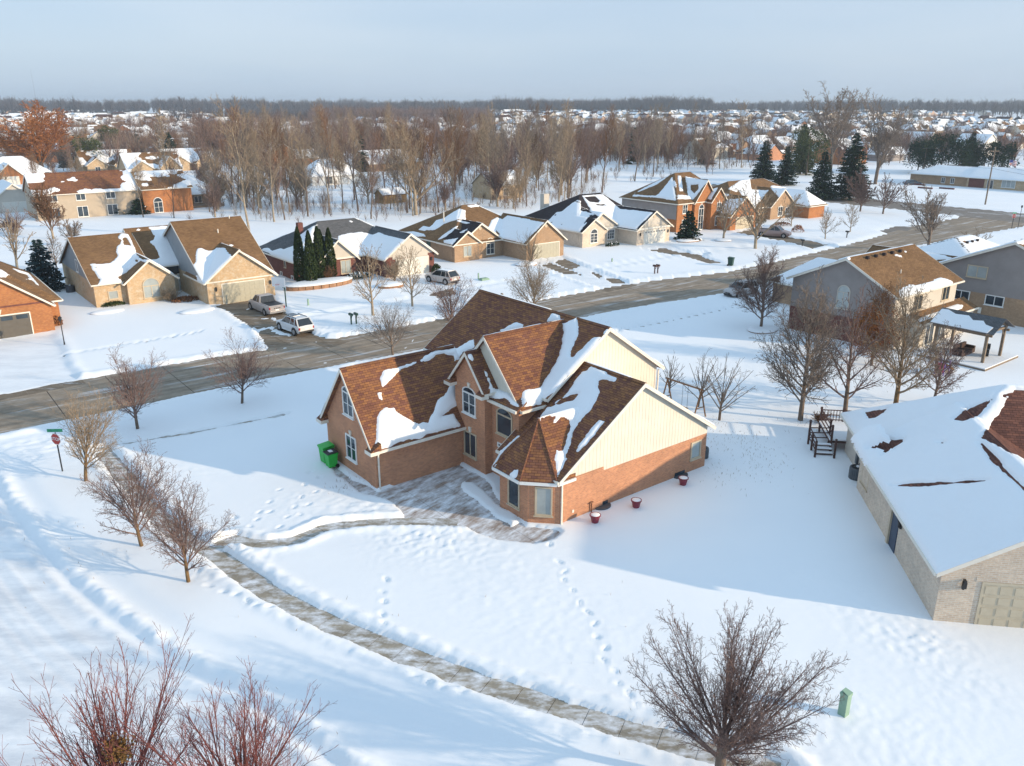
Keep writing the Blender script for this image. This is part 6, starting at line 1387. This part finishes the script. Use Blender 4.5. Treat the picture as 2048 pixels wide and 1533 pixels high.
# ---------------------------------------------------------------- poles and wires
def upole(p, hh, label):
    gx, gy = G(*p); r = empty('utility_pole', (gx, gy, 0), .2, label, 'utility pole', 'utility poles along the main road'); mk('pole', *cyl((0, 0, 0), (0, 0, hh), .17, .11, 8), wood_m, r, uv=False); mk('crossarm', *box(-1.1, 1.1, -.06, .06, hh-1.0, hh-.86), wood_m, r, uv=False)
    mk('insulator', *join(*[cyl((x_, 0, hh-.86), (x_, 0, hh-.66), .04, n=6) for x_ in (-1, -.4, .4, 1)]), acm, r, uv=False); return gx, gy, hh
p1 = upole((1970, 411), 12.6, 'tall wooden utility pole on the verge of the main road at right'); p2 = upole((1580, 335), 12.6, 'wooden utility pole among the evergreens'); V_ = []
d_ = Vector((p1[0]-p2[0], p1[1]-p2[1])); p3 = (p1[0]+d_.x*.9, p1[1]+d_.y*.9, 12.6); p0 = (p2[0]-d_.x, p2[1]-d_.y, 12.6)
for off, dz, lab in ((0, 0, 'top'), (.6, -1, 'crossarm'), (-.6, -1, 'second'), (0, -3, 'middle'), (0, -3.8, 'lower'), (0, -4.6, 'lowest')):
    parts = []
    for a, b in ((p0, p2), (p2, p1), (p1, p3)):
        pts_ = [(a[0]+(b[0]-a[0])*t+off*.5, a[1]+(b[1]-a[1])*t, a[2]+dz-1.1*4*t*(1-t)) for t in [i/10 for i in range(11)]]
        parts += [cyl(pts_[i], pts_[i+1], .022, n=3, cap=False) for i in range(10)]
    o = mk('overhead_wire', *join(*parts), blackm, uv=False); setp(o, lab+' overhead wire strung between the wooden utility poles', 'overhead wire', 'overhead wires')
gx, gy = G(2009, 379); r = empty('flagpole', (gx, gy, 0), 0, 'white flagpole with a striped flag in front of the ranch house', 'flagpole'); mk('pole', *cyl((0, 0, 0), (0, 0, 7.6), .07, .04, 8), white_m, r, uv=False)
fl = lambda i, x: .12*math.sin(x*3+i); 
for i in range(7):
    mk('stripe', *join(*[prism([(x_*.2+.03, fl(0, x_*.2), 7.5-i*.17-x_*.05), (x_*.2+.23, fl(0, x_*.2+.2), 7.5-i*.17-(x_+1)*.05), (x_*.2+.23, fl(0, x_*.2+.2), 7.33-i*.17-(x_+1)*.05), (x_*.2+.03, fl(0, x_*.2), 7.33-i*.17-x_*.05)], (0, .01, 0)) for x_ in range(9)]), red_m if i % 2 == 0 else white_m, r, uv=False)
mk('canton', *box(.03, .8, -.16, .16, 6.85, 7.5), plain('flag_blue', (.03, .05, .2), .7), r, uv=False)
# ---------------------------------------------------------------- houses beyond
def FH(name, label, bx, by, build, deg=38, group=None, **kw):
    """house whose front left corner stands at photo ground point (bx,by)"""
    fr = Frame(deg); u, v = fr.uv(bx, by); hh = House(name, label, u, v, fr, group=group); build(hh, u, v); hh.snow(default='random', res=.3, **kw); return hh
def two_storey(h, u, v):
    h.block(u, u+19, v, v+11, 5.2, 8.6, 'u', siding_tan, sh_brown, ov=.4); h.block(u+19.2, u+29, v-1.5, v+10, 5.2, 8.2, 'u', brick_orange, sh_tan, ov=.4)
    for a in (3, 8, 13.5): h.window(fF(v), u+a, 3.6, 1.6, 1.2, key=False, bars=0); h.window(fF(v), u+a, .4, 1.8, 1.9, key=False, bars=0)
    h.window(fF(v-1.5), u+22, .3, 1.6, 2.0, arch=True, key=False)
h = FH('brick_house', 'long two-storey house, tan sided left and orange brick right, at far left', 78, 444, two_storey, bias=.05, seed=4)
def hipped(h, u, v):
    h.block(u, u+15, v, v+14, 2.9, 7.2, 'u', brick_beige, sh_dark, ov=.5, hipA=6, hipB=6)
    h.part('chimney', box(u+7, u+8.2, v-.6, v+.3, 0, 6.2), brick_beige)
    for a in (3, 6, 10, 13): h.window(fF(v), u+a, .8, 1.5, 1.3, key=False, bars=0)
    h.part('terrace', box(u+7, u+14, v-5, v-1, 0, .6), wood_m)
FH('brick_house', 'beige brick house with a large snow-covered hip roof and chimney behind the tan brick house', 304, 419, hipped, bias=.75, seed=9)
def tan_twin(h, u, v):
    h.block(u, u+16, v+3, v+13, 2.9, 7.0, 'u', brick_tan, sh_tan, ov=.4); h.block(u+9, u+15, v, v+6, 2.9, 6.2, 'v', brick_tan, sh_tan, ov=.4, gabB=False); h.block(u+1, u+7, v+1.2, v+6, 2.9, 5, 'v', brick_tan, sh_tan, ov=.4, gabB=False)
    h.window(fF(v), u+12, .8, 1.8, 1.7, key=False); h.window(fF(v+1.2), u+4, .8, 1.4, 1.3, key=False)
FH('brick_house', 'tan house with brown roof and twin front gables, left of the snowy hip roof', 172, 350, tan_twin, bias=.1, seed=2)
FH('brick_house', 'tan gabled house just right of the twin gabled one, behind the leaning tree', 262, 358, tan_twin, bias=.15, seed=5)
FH('brick_house', 'tan stone house with steep narrow gables behind the pale leaning tree', 340, 345, tan_twin, bias=.3, seed=6)
def brick_hip(h, u, v):
    h.block(u, u+17, v, v+13, 2.9, 7.2, 'u', brick_orange, sh_gray, ov=.5, hipA=6, hipB=6); h.block(u+3, u+9, v-3, v+5, 2.9, 5.8, 'v', brick_orange, sh_gray, ov=.4, gabB=False); h.garage_door(fF(v-3), u+6, 4.2, 2.2, door_white)
FH('brick_house', 'orange brick house with a grey hip roof at the far left edge', -30, 372, brick_hip, bias=.3, seed=3)
FH('house', 'pale gabled house half hidden by the rusty tree at far left', -10, 430, lambda h, u, v: (h.block(u, u+8, v, v+12, 2.9, 6.0, 'v', siding_pale, sh_gray, ov=.4), h.garage_door(fF(v), u+4, 4.6, 2.2, door_white)), bias=.6, seed=8)
FH('house', 'white walled house with a snow covered roof behind the woods at left centre', 625, 374, lambda h, u, v: (h.block(u, u+15, v, v+11, 2.9, 6.8, 'u', frame_w, sh_dark, ov=.4, hipA=5, hipB=5), h.window(fF(v), u+5, .5, 2, 2, key=False)), bias=.8, seed=1)
FH('brick_house', 'two-storey orange brick house above the white walled house', 545, 335, lambda h, u, v: (h.block(u, u+9, v, v+9, 5, 8, 'v', brick_orange, sh_brown, ov=.4), h.block(u+9.1, u+18, v+1, v+9, 2.9, 5.5, 'u', brick_orange, sh_brown, ov=.4)), bias=.25, seed=12)
FH('house', 'low house with a long snowy roof behind the spreading yard tree', 740, 345, lambda h, u, v: h.block(u, u+20, v, v+12, 2.9, 6.6, 'u', brick_beige, sh_dark, ov=.5, hipB=5), bias=.8, seed=14)
FH('house', 'tan house glimpsed among the bare trunks above the beige roof', 985, 402, lambda h, u, v: (h.block(u, u+9, v, v+8, 3.6, 6.4, 'u', brick_tan, sh_dark, ov=.3), h.window(fF(v), u+4, 1, 1.4, 1.6, key=False)), bias=.6, seed=15)
FH('garden_shed', 'small yellow-brown yard shed with a snowy roof under the spreading tree', 768, 410, lambda h, u, v: (h.block(u, u+6, v, v+4, 2.3, 3.4, 'u', plain('shed_wood', (.34, .21, .08), .8), sh_dark, ov=.3, gutter=False), h.window(fF(v), u+4, .9, .8, .9, key=False)), bias=.9, seed=16)
FH('house', 'white gabled house with a teal side wall right of the pines', 1960, 315, lambda h, u, v: (h.block(u, u+16, v, v+12, 5, 9, 'v', frame_w, sh_gray, ov=.4), h.block(u+16.1, u+24, v+2, v+10, 3, 6, 'u', frame_w, sh_gray, ov=.4)), bias=.3, seed=18)
FH('house', 'tan gabled house with snow dusted roof behind the pines', 1850, 300, lambda h, u, v: (h.block(u, u+12, v, v+14, 3, 8, 'v', siding_pale, sh_gray, ov=.4)), bias=.5, seed=19)
# ranch house by the main road
h = House('ranch_house', 'long low ranch house with an unbroken snow-covered roof across the main road', 240, 100)
h.block(237, 249, 103.6, 119.8, 2.95, 5.0, 'v', brick_beige, sh_dark, ov=.6, hipB=5, um=243); h.block(236.6, 249.6, 60, 104, 2.95, 5.3, 'v', brick_tan, sh_dark, ov=.6, um=243)
for a, w_, hh_ in ((98.0, 1.4, 2.0), (93.5, 3.2, 1.7), (84.5, 1.3, 1.2), (77.5, 1.6, 1.4), (108, .9, 1.3), (110.5, .9, 1.3)): h.window(fL(236.6 if a < 103 else 237), a, .8 if a != 98.0 else .2, w_, hh_, key=False, mull=2 if w_ > 3 else 1, bars=0, glass=glass_pale if w_ > 3 else glassm)
h.part('red_brick_panel', h.wbox(fL(236.6), 99.5, 103.5, 0, 2.7, 0, .05), brick_dark); h.vent(243, 100, 5.2, .15, .7)
h.snow(default='random', bias=1.2, res=.4)
for (a, b, lab) in ((1835, 372, 'red-brown block planter nearest the dark blue car'), (1850, 379, 'low red-brown block planter in the ranch house yard'), (1893, 380, 'short planter wall near the ranch house walk')):
    gx, gy = G(a, b); o = mk('planter_wall', *join(*[box(-1.9+i*.64, -1.3+i*.64, -.2, .2, 0, .55) for i in range(6)]), brick_dark); o.location = (gx, gy, 0); o.rotation_euler = (0, 0, -.85); setp(o, lab, 'planter', 'planters in the ranch yard')
# prototypes of the subdivision houses
mats_ = [(brick_tan, sh_gray), (brick_beige, sh_brown), (siding_pale, sh_gray), (brick_red, sh_dark), (siding_cream := siding_m, sh_tan), (siding_gray, sh_gray), (brick_orange, sh_dark), (brick_pale, sh_tan)]
protos = []
for i, (wm, rm) in enumerate(mats_):
    fr = Frame(0); h = House('suburban_house', '', 0, 0, fr); rp = random.Random(i+50); ts = i % 2 == 0; ze = 5.2 if ts else 3.0; W_ = rp.uniform(12, 16); D_ = rp.uniform(9.5, 12)
    h.block(-W_/2, W_/2, -D_/2, D_/2, ze, ze+3.6, 'u', wm, rm, ov=.4, hipA=4.5 if i % 3 else 0, hipB=4.5 if i % 3 != 1 else 0, fascia=False)
    h.block(-W_/2+.5, -W_/2+6.3, -D_/2-4, 0, 3.0, 5.6, 'v', wm, rm, ov=.35, gabB=False, fascia=False)
    h.block(W_/2-5.5, W_/2-.7, -D_/2-1.2, 0, ze, ze+2.6, 'v', wm, rm, ov=.3, gabB=False, fascia=False)
    h.part('garage_door', h.wbox(fF(-D_/2-4), -W_/2+1.1, -W_/2+5.7, 0, 2.2, 0, .03), door_white)
    for a in (W_/2-3.1, -.3): h.part('window', h.wbox(fF(-D_/2-1.2 if a > 0 else -D_/2), a-.6, a+.6, 1, 2.4, 0, .03), glassm)
    if ts: h.part('window', h.wbox(fF(-D_/2-1.2), W_/2-3.7, W_/2-2.5, 3.6, 4.9, 0, .03), glassm)
    h.snow(default='random', bias=[.3, .1, .5, .2, .0, .4, .15, .6][i], res=.5, seed=i*3); protos.append(h.root)
cand = []
rs = random.Random(21)
occupied = [(o.location.x, o.location.y) for o in col.objects if o.get('category') in ('house',) and o.parent is None]
for bu in range(-60, 75):
    for bv in range(0, 62):
        # blocks of two rows back to back with streets between, bending slightly
        u = bu*21+ (bv//2)*9+rs.uniform(-3, 3); v = 120+(bv//2)*64+(0 if bv % 2 else 26)+30*math.sin(u/160+bv*.7)+rs.uniform(-3, 3)
        x, y = F38.w(u, v) if (bv//8) % 2 == 0 else Frame(12+(bv//8)*9).w(u, v)
        D = math.hypot(x, y)
        if y < 150 or D > 1650: continue
        pxx, pyy, dd = proj([x, y, 0]); pxx = float(pxx); pyy = float(pyy)
        if not -60 < pxx < 2110: continue
        lim = 340 if pxx < 430 else (285 if pxx < 1330 else (322 if pxx < 1560 else (330 if pxx < 1780 else 300)))
        if pyy > lim: continue
        if 430 < pxx < 760 and D > 800: continue
        uu, v_ = x*F38.U[0]+y*F38.U[1], x*F38.V[0]+y*F38.V[1]
        if 160 < uu < 205 and v_ < 320: continue
        if 225 < uu < 262 and v_ < 140: continue
        if any((x-a)**2+(y-b)**2 < 26**2 for a, b in occupied): continue
        if rs.random() < .12: continue
        cand.append((D, x, y, bv))
cand.sort(); keep = []
cell = {}
for D, x, y, bv in cand:
    k = (int(x//17), int(y//17))
    if any((x-a)**2+(y-b)**2 < 17**2 for dx in (-1, 0, 1) for dy in (-1, 0, 1) for a, b in cell.get((k[0]+dx, k[1]+dy), [])): continue
    cell.setdefault(k, []).append((x, y)); keep.append((D, x, y, bv))
print('far houses', len(keep))
fu = [False]*8
for D, x, y, bv in keep[:270]:
    i = rs.randrange(8); rz = (math.radians(38) if (bv//8) % 2 == 0 else math.radians(12+(bv//8)*9))+(math.pi if bv % 2 else 0)+rs.choice((0, 0, 0, math.pi/2))+rs.uniform(-.1, .1)
    if not fu[i]: o = protos[i]; fu[i] = True
    else: o = copy_tree(protos[i])
    o.location = (x, y, 0); o.rotation_euler = (0, 0, rz); s_ = rs.uniform(.9, 1.1); o.scale = (s_, s_, s_)
    o['label'] = ['tan brick', 'beige brick', 'pale sided', 'red brick', 'cream sided', 'grey sided', 'orange brick', 'pale brick'][i]+' suburban house with snow patches on its roof, beyond the bare trees'; o['group'] = 'houses of the far subdivision'
# the rest of the subdivision: simple gabled and hipped volumes joined by surface
VV = {k: ([], []) for k in ('w0', 'w1', 'w2', 'r0', 'r1', 's')}
def addq(k, V, F):
    v, f = VV[k]; b = len(v); v += V; f += [tuple(i+b for i in q) for q in F]
for D, x, y, bv in keep[270:]:
    a = rs.choice((.66, .66+1.57, .4, 2.0, 1.1)); c, s_ = math.cos(a), math.sin(a); W_, D_, H_ = rs.uniform(6, 8), rs.uniform(5, 6.5), rs.choice((3, 5.2)); R_ = H_+rs.uniform(2.8, 4); hp = rs.choice((0, 0, 3.5))
    T_ = lambda p: (x+p[0]*c-p[1]*s_, y+p[0]*s_+p[1]*c, p[2])
    for (ox, oy, w2, d2, h2_, r2) in ((0, 0, W_, D_, H_, R_), (rs.choice((-3.5, 3.5)), -D_*.8, 3, 5.5, H_-.3, H_+2.2)):
        sw = w2 < 4
        b = [T_((ox+i*w2, oy+j*d2, z)) for z in (0, h2_) for i, j in ((-1, -1), (1, -1), (1, 1), (-1, 1))]
        addq('w%d' % rs.randrange(3), b+([T_((ox, oy-d2, r2-.1)), T_((ox, oy+d2, r2-.1))] if sw else [T_((ox-w2+hp, oy, r2-.1)), T_((ox+w2-hp, oy, r2-.1))]), [(0, 1, 5, 4), (1, 2, 6, 5), (2, 3, 7, 6), (3, 0, 4, 7)]+([(4, 5, 8), (6, 7, 9)] if sw else ([(5, 6, 9), (7, 4, 8)] if not hp else [])))
        w3, d3 = w2+.4, d2+.4
        if sw: r_ = [T_((ox-w3, oy-d3, h2_-.2)), T_((ox+w3, oy-d3, h2_-.2)), T_((ox+w3, oy+d3, h2_-.2)), T_((ox-w3, oy+d3, h2_-.2)), T_((ox, oy-d3, r2)), T_((ox, oy+d3, r2))]; fs = [(0, 4, 5, 3), (1, 2, 5, 4)]
        else: r_ = [T_((ox-w3, oy-d3, h2_-.2)), T_((ox+w3, oy-d3, h2_-.2)), T_((ox+w3, oy+d3, h2_-.2)), T_((ox-w3, oy+d3, h2_-.2)), T_((ox-w3+hp, oy, r2)), T_((ox+w3-hp, oy, r2))]; fs = [(0, 1, 5, 4), (2, 3, 4, 5)]+([(1, 2, 5), (3, 0, 4)] if hp else [])
        for f in fs:
            k = 's' if rs.random() < .45 else 'r%d' % rs.randrange(2); addq(k, [r_[i] for i in f], [tuple(range(len(f)))])
            if k != 's' and rs.random() < .7:   # partial snow
                q = [Vector(r_[i]) for i in f]; t = rs.uniform(.3, .7); q2 = [q[0], q[1], q[1].lerp(q[2], t), q[0].lerp(q[-1], t)] if len(q) == 4 else [q[0], q[1], q[1].lerp(q[2], t), q[0].lerp(q[2], t)]
                addq('s', [tuple(p+Vector((0, 0, .12))) for p in q2], [(0, 1, 2, 3)])
ro = empty('distant_houses', (0, 0, 0)); ro['kind'] = 'stuff'; ro['label'] = 'distant houses of the subdivision too far to tell apart'
for k, m in (('w0', brick_tan), ('w1', siding_pale), ('w2', brick_red), ('r0', sh_gray), ('r1', sh_brown), ('s', snowm)):
    o = mk({'w': 'walls', 'r': 'roofs', 's': 'roof_snow'}[k[0]], VV[k][0], VV[k][1], m, ro, uv=False); o['kind'] = 'stuff'
# ---------------------------------------------------------------- trees among and beyond the far houses
for n_, (x0, x1, y0, y1) in [(26, (0, 430, 215, 340)), (26, (1480, 2100, 215, 330)), (16, (430, 1400, 240, 300))]:
    k = 0
    while k < n_:
        x, y = rt.uniform(-300, 500), rt.uniform(180, 600); a, b, _ = proj([x, y, 0]); a = float(a); b = float(b)
        uu, v_ = x*F38.U[0]+y*F38.U[1], x*F38.V[0]+y*F38.V[1]
        if not (x0 < a < x1 and y0 < b < y1) or (165 < uu < 200) or (225 < uu < 262 and v_ < 140): continue
        o = place(wv[rt.choice((0, 1, 2, 3, 3, 4, 6))], x, y, rt.uniform(.5, .85), rt.random()*6.28); o['label'] = 'bare tree among the roofs of the far subdivision'; o['group'] = 'bare trees among the far roofs'; k += 1
def tree_cloud(name, label, pts, m, nb, wmin, hh, seed):
    if not pts: print('EMPTY', label); return
    """many simple leafless crowns: thin blades fanning from a stem"""
    g = np.random.default_rng(seed); n = len(pts); P0 = np.repeat(np.array(pts), nb, 0); pa = np.array(pts); Hh = np.repeat(g.uniform(hh[0], hh[1], n)*(1+.45*fbm(pa[:, 0]/130., pa[:, 1]/400., 2, seed)), nb); N = n*nb
    az = g.uniform(0, 6.283, N); t = g.uniform(.12, .55, N); el = g.uniform(.35, 1.45, N); L = Hh*(1-t)*g.uniform(.5, .95, N)*(.55+.45*np.sin(el))
    d = np.stack([np.cos(az)*np.cos(el), np.sin(az)*np.cos(el), np.sin(el)], 1)
    a = np.stack([P0[:, 0], P0[:, 1], Hh*t*.95], 1)+g.normal(0, .25, (N, 3))*Hh[:, None]*.05*[1, 1, 0]; b = a+d*L[:, None]
    az2 = g.uniform(0, 6.283, N); s_ = np.stack([np.cos(az2), np.sin(az2), np.zeros(N)], 1)*(wmin*g.uniform(.6, 1.5, N))[:, None]
    V = np.stack([a-s_*.5, a+s_*.5, b+s_*.15, b-s_*.15], 1).reshape(-1, 3)
    # side twigs
    c = a+d*(L*g.uniform(.4, .9, N))[:, None]; az3 = g.uniform(0, 6.283, N); e = c+np.stack([np.cos(az3)*.7, np.sin(az3)*.7, np.full(N, .75)], 1)*(L*.4)[:, None]
    V2 = np.stack([c-s_*.3, c+s_*.3, e+s_*.1, e-s_*.1], 1).reshape(-1, 3)
    x_, y_ = np.array(pts).T; hs = Hh[::nb]*.4; w_ = wmin*.8
    lx = g.normal(0, .6, n)
    V3 = np.stack([np.stack([x_-w_, y_, 0*x_], 1), np.stack([x_+w_, y_, 0*x_], 1), np.stack([x_+w_*.5+lx, y_, hs], 1), np.stack([x_-w_*.5+lx, y_, hs], 1)], 1).reshape(-1, 3)
    V = np.concatenate([V, V2, V3]); F = np.arange(len(V)).reshape(-1, 4)
    o = fast(name, V, F, m); setp(o, label, None, None, 'stuff'); return o
def scatter(n, test, D0, D1, seed, power=1.):
    g = random.Random(seed); out = []; tries = 0
    while len(out) < n and tries < n*60:
        tries += 1; D = D0+(D1-D0)*g.random()**power; a = g.uniform(-.72, .72); x, y = D*math.sin(a), D*math.cos(a); p, q, _ = proj([x, y, 0]); p = float(p); q = float(q)
        if -150 < p < 2200 and test(p, q, x, y): out.append((x, y))
    return out
def not_road(x, y):
    uu, v_ = x*F38.U[0]+y*F38.U[1], x*F38.V[0]+y*F38.V[1]; return not (168 < uu < 200) and not (205 < uu < 262 and v_ < 140)
dens = lambda x, y, s: float(vnoise(np.array(x/90.), np.array(y/90.), s))
mid_c = scatter(1000, lambda p, q, x, y: 400 < p < 1350 and q < 330 and q > 232 and dens(x, y, 1) > (-.35 if p < 950 else .08), 240, 760, 1, 1.2)
tree_cloud('distant_trees', 'reddish brown mass of leafless woodland behind the belt of trees', mid_c, twig_maroon, 60, .13, (6, 16), 1)
mid_l = scatter(620, lambda p, q, x, y: p < 560 and q < 335 and dens(x, y, 2) > -.3, 250, 900, 2)
tree_cloud('distant_trees', 'tan leafless trees between the roofs at left', mid_l[::2], twig_rust, 54, .17, (7, 14), 2)
tree_cloud('distant_trees', 'maroon leafless trees between the roofs at left', mid_l[1::2], twig_maroon, 54, .17, (7, 14), 22)
mid_r = scatter(900, lambda p, q, x, y: p > 1250 and q < 320 and dens(x, y, 3) > -.2 and not_road(x, y), 280, 1300, 3)
tree_cloud('distant_trees', 'purple grey leafless trees between the roofs at right', mid_r, twig_maroon, 46, .18, (7, 12), 3)
tree_cloud('distant_trees', 'ochre leafless trees scattered through the woods', scatter(150, lambda p, q, x, y: 300 < p < 1500 and 240 < q < 340, 200, 600, 4), twig_rust, 44, .09, (8, 14), 4)
wl = scatter(1500, lambda p, q, x, y: (p < 900 and q < 228), 800, 1700, 5); tree_cloud('distant_woods', 'blue grey band of woods on the horizon at left', wl, far_bark, 34, .42, (16, 26), 5)
wr = scatter(3200, lambda p, q, x, y: True, 1500, 2500, 6, .8); tree_cloud('distant_woods', 'low band of bare woods along the whole horizon', wr, far_bark, 32, .9, (19, 31), 6)
wm = scatter(1300, lambda p, q, x, y: 330 < p < 1000, 760, 1560, 41); tree_cloud('distant_woods', 'brown woods filling the flat land left of centre', wm, far_bark, 30, .3, (8, 15), 41)
hump = scatter(500, lambda p, q, x, y: 980 < p < 1420, 1500, 1750, 8); tree_cloud('distant_woods', 'higher clump of bare woods on the horizon behind the subdivision', hump, far_bark, 28, .6, (23, 33), 8)
cb = scatter(520, lambda p, q, x, y: 620 < p < 980 and q < 255, 520, 1000, 9); tree_cloud('distant_trees', 'tall maroon woods rising to the horizon left of centre', cb, twig_maroon, 48, .2, (14, 23), 9)
# distant evergreens
def ever_cloud(pts, seed, label):
    if not pts: print('EMPTY', label); return
    g = np.random.default_rng(seed); nb = 70; n = len(pts); P0 = np.repeat(np.array(pts), nb, 0); Hh = np.repeat(g.uniform(7, 14, n), nb); N = n*nb
    t = g.uniform(.05, 1, N); az = g.uniform(0, 6.283, N); R = Hh*.24*(1-t)+.15; a = np.stack([P0[:, 0], P0[:, 1], Hh*t], 1); d = np.stack([np.cos(az), np.sin(az), np.full(N, -.35)], 1)
    b = a+d*R[:, None]; s_ = np.stack([-np.sin(az), np.cos(az), np.zeros(N)], 1)*(R*.45+.12)[:, None]
    V = np.stack([a, b-s_, b+d*.2, b+s_], 1).reshape(-1, 3); o = fast('distant_evergreens', V, np.arange(len(V)).reshape(-1, 4), needle_m); setp(o, label, None, None, 'stuff')
ever_cloud(scatter(130, lambda p, q, x, y: q < 300 and not_road(x, y) and (p > 1330 or q < 250), 300, 1400, 11), 11, 'small dark evergreens dotted among the distant roofs')
ever_cloud(scatter(46, lambda p, q, x, y: (p < 1300 and 240 < q < 345), 190, 420, 12), 12, 'dark evergreens inside the woods')
# trees in the yards between the back houses, where the photo shows them
k = 0; yl = ['tan bare yard tree with pale trunk among the back houses', 'grey bare yard tree among the back houses', 'reddish bare yard tree among the back houses', 'broad reddish bare yard tree among the back houses', 'tan bare yard tree with dark trunk among the back houses', 'forked tan bare yard tree among the back houses', 'ochre bare yard tree among the back houses']
hs_ = [(o.matrix_basis.translation.x, o.matrix_basis.translation.y) for o in col.objects if o.get('category') == 'house']
while k < 62:
    a, b = (rt.uniform(-40, 470), rt.uniform(272, 440)) if k < 44 else (rt.uniform(1330, 1800), rt.uniform(268, 345))
    x, y = G(a, b); uu, v_ = x*F38.U[0]+y*F38.U[1], x*F38.V[0]+y*F38.V[1]
    if (165 < uu < 200) or any(-3 < (x-c)*F38.U[0]+(y-d)*F38.U[1] < 19 and -4 < (x-c)*F38.V[0]+(y-d)*F38.V[1] < 14 for c, d in hs_): continue
    i = rt.randrange(7); o = place(wv[i], x, y, rt.uniform(.42, .75), rt.random()*6.28); o['label'] = yl[i]; o['group'] = 'bare trees in the back yards'; k += 1
near_r = scatter(420, lambda p, q, x, y: p > 1180 and q < 335 and not_road(x, y), 250, 700, 31)
tree_cloud('distant_trees', 'brown leafless trees among the nearer roofs at right', near_r[::2], twig_maroon, 60, .15, (6, 12), 31)
tree_cloud('distant_trees', 'tan leafless trees among the nearer roofs at right', near_r[1::2], twig_rust, 60, .15, (6, 12), 32)
near_l = scatter(340, lambda p, q, x, y: p < 470 and 240 < q < 350, 230, 620, 33)
tree_cloud('distant_trees', 'brown leafless trees among the nearer roofs at left', near_l[::2], twig_maroon, 60, .15, (6, 13), 33)
tree_cloud('distant_trees', 'grey leafless trees among the nearer roofs at left', near_l[1::2], twig_gray, 60, .15, (6, 13), 34)
gapc = scatter(330, lambda p, q, x, y: 900 < p < 1480 and 272 < q < 352 and not (165 < x*F38.U[0]+y*F38.U[1] < 200 and x*F38.V[0]+y*F38.V[1] < 215), 190, 520, 35)
tree_cloud('distant_trees', 'maroon leafless thicket closing the woods behind the orange two-storey house', gapc[::2], twig_maroon, 64, .07, (7, 14), 35)
tree_cloud('distant_trees', 'tan leafless thicket closing the woods behind the orange two-storey house', gapc[1::2], twig_rust, 64, .07, (6, 13), 36)
# undergrowth in the woodland
ug = [(x+rt.gauss(0, 4), y+rt.gauss(0, 4)) for x, y in pts for _ in range(6)]
tree_cloud('undergrowth', 'thin undergrowth and saplings among the woodland trunks', ug[::2], twig_tan, 30, .035, (1.5, 5.), 13); tree_cloud('undergrowth', 'maroon brush among the woodland trunks', ug[1::2], twig_maroon, 32, .04, (1.2, 5.5), 14)
# dry grass tips poking through the snow behind the central house
gt = random.Random(3); V = []; F = []
for (cx, cy, sp_, n_) in ((1475, 880, 2.6, 260), (1510, 930, 1.8, 120), (1450, 960, 1.4, 60), (1620, 850, .9, 50), (1700, 780, 4, 60), (1150, 640, 5, 60), (200, 1100, 3, 30), (600, 1330, 5, 20), (1330, 1400, 4, 26), (690, 975, .8, 70)):
    a, b = G(cx, cy)
    for i in range(n_):
        q = Vector((a+gt.gauss(0, sp_*.6), b+gt.gauss(0, sp_), .13)); t = Vector((gt.gauss(0, .5), gt.gauss(0, .5), 1)).normalized(); needles(V, F, q, t, gt.uniform(.12, .32), .022, gt)
go = fast('grass', V, F, twig_tan); setp(go, 'dry grass tips poking through the snow', None, None, 'stuff')
# masts on the horizon
for (a, b, ty, lab) in ((78, 235, 160, 'tall thin mast on the horizon at far left'), (1578, 300, 262, 'thin distant mast behind the olive pine'), (638, 222, 188, 'small lattice mast on the horizon left of centre')):
    gx, gy = G(a, b); H_ = (b-ty)*math.hypot(gx, gy)/PXF; o = mk('radio_mast', *cyl((0, 0, 0), (0, 0, H_), .14, .06, 5), acm, uv=False); o.location = (gx, gy, 0); setp(o, lab, 'mast')
# ---------------------------------------------------------------- haze
HAZE = 0.00021
g = NG('haze_air'); g.t.nodes.remove(g.b); pv = g.t.nodes.new('ShaderNodeVolumePrincipled'); pv.inputs['Color'].default_value = (.70, .84, 1.0, 1); pv.inputs['Density'].default_value = HAZE; pv.inputs['Anisotropy'].default_value = .1
g.t.links.new(pv.outputs[0], g.t.nodes['Material Output'].inputs['Volume'])
if HAZE:
    V, F = box(-6800, 6800, -900, 9300, -1.5, 60); hz_ = mk('haze', V, F, g.m, uv=False); setp(hz_, kind='stuff'); hz_['label'] = 'thin blue winter haze'
print('objects', len(col.objects), 'tris', sum(len(m.polygons) for m in bpy.data.meshes)*2)
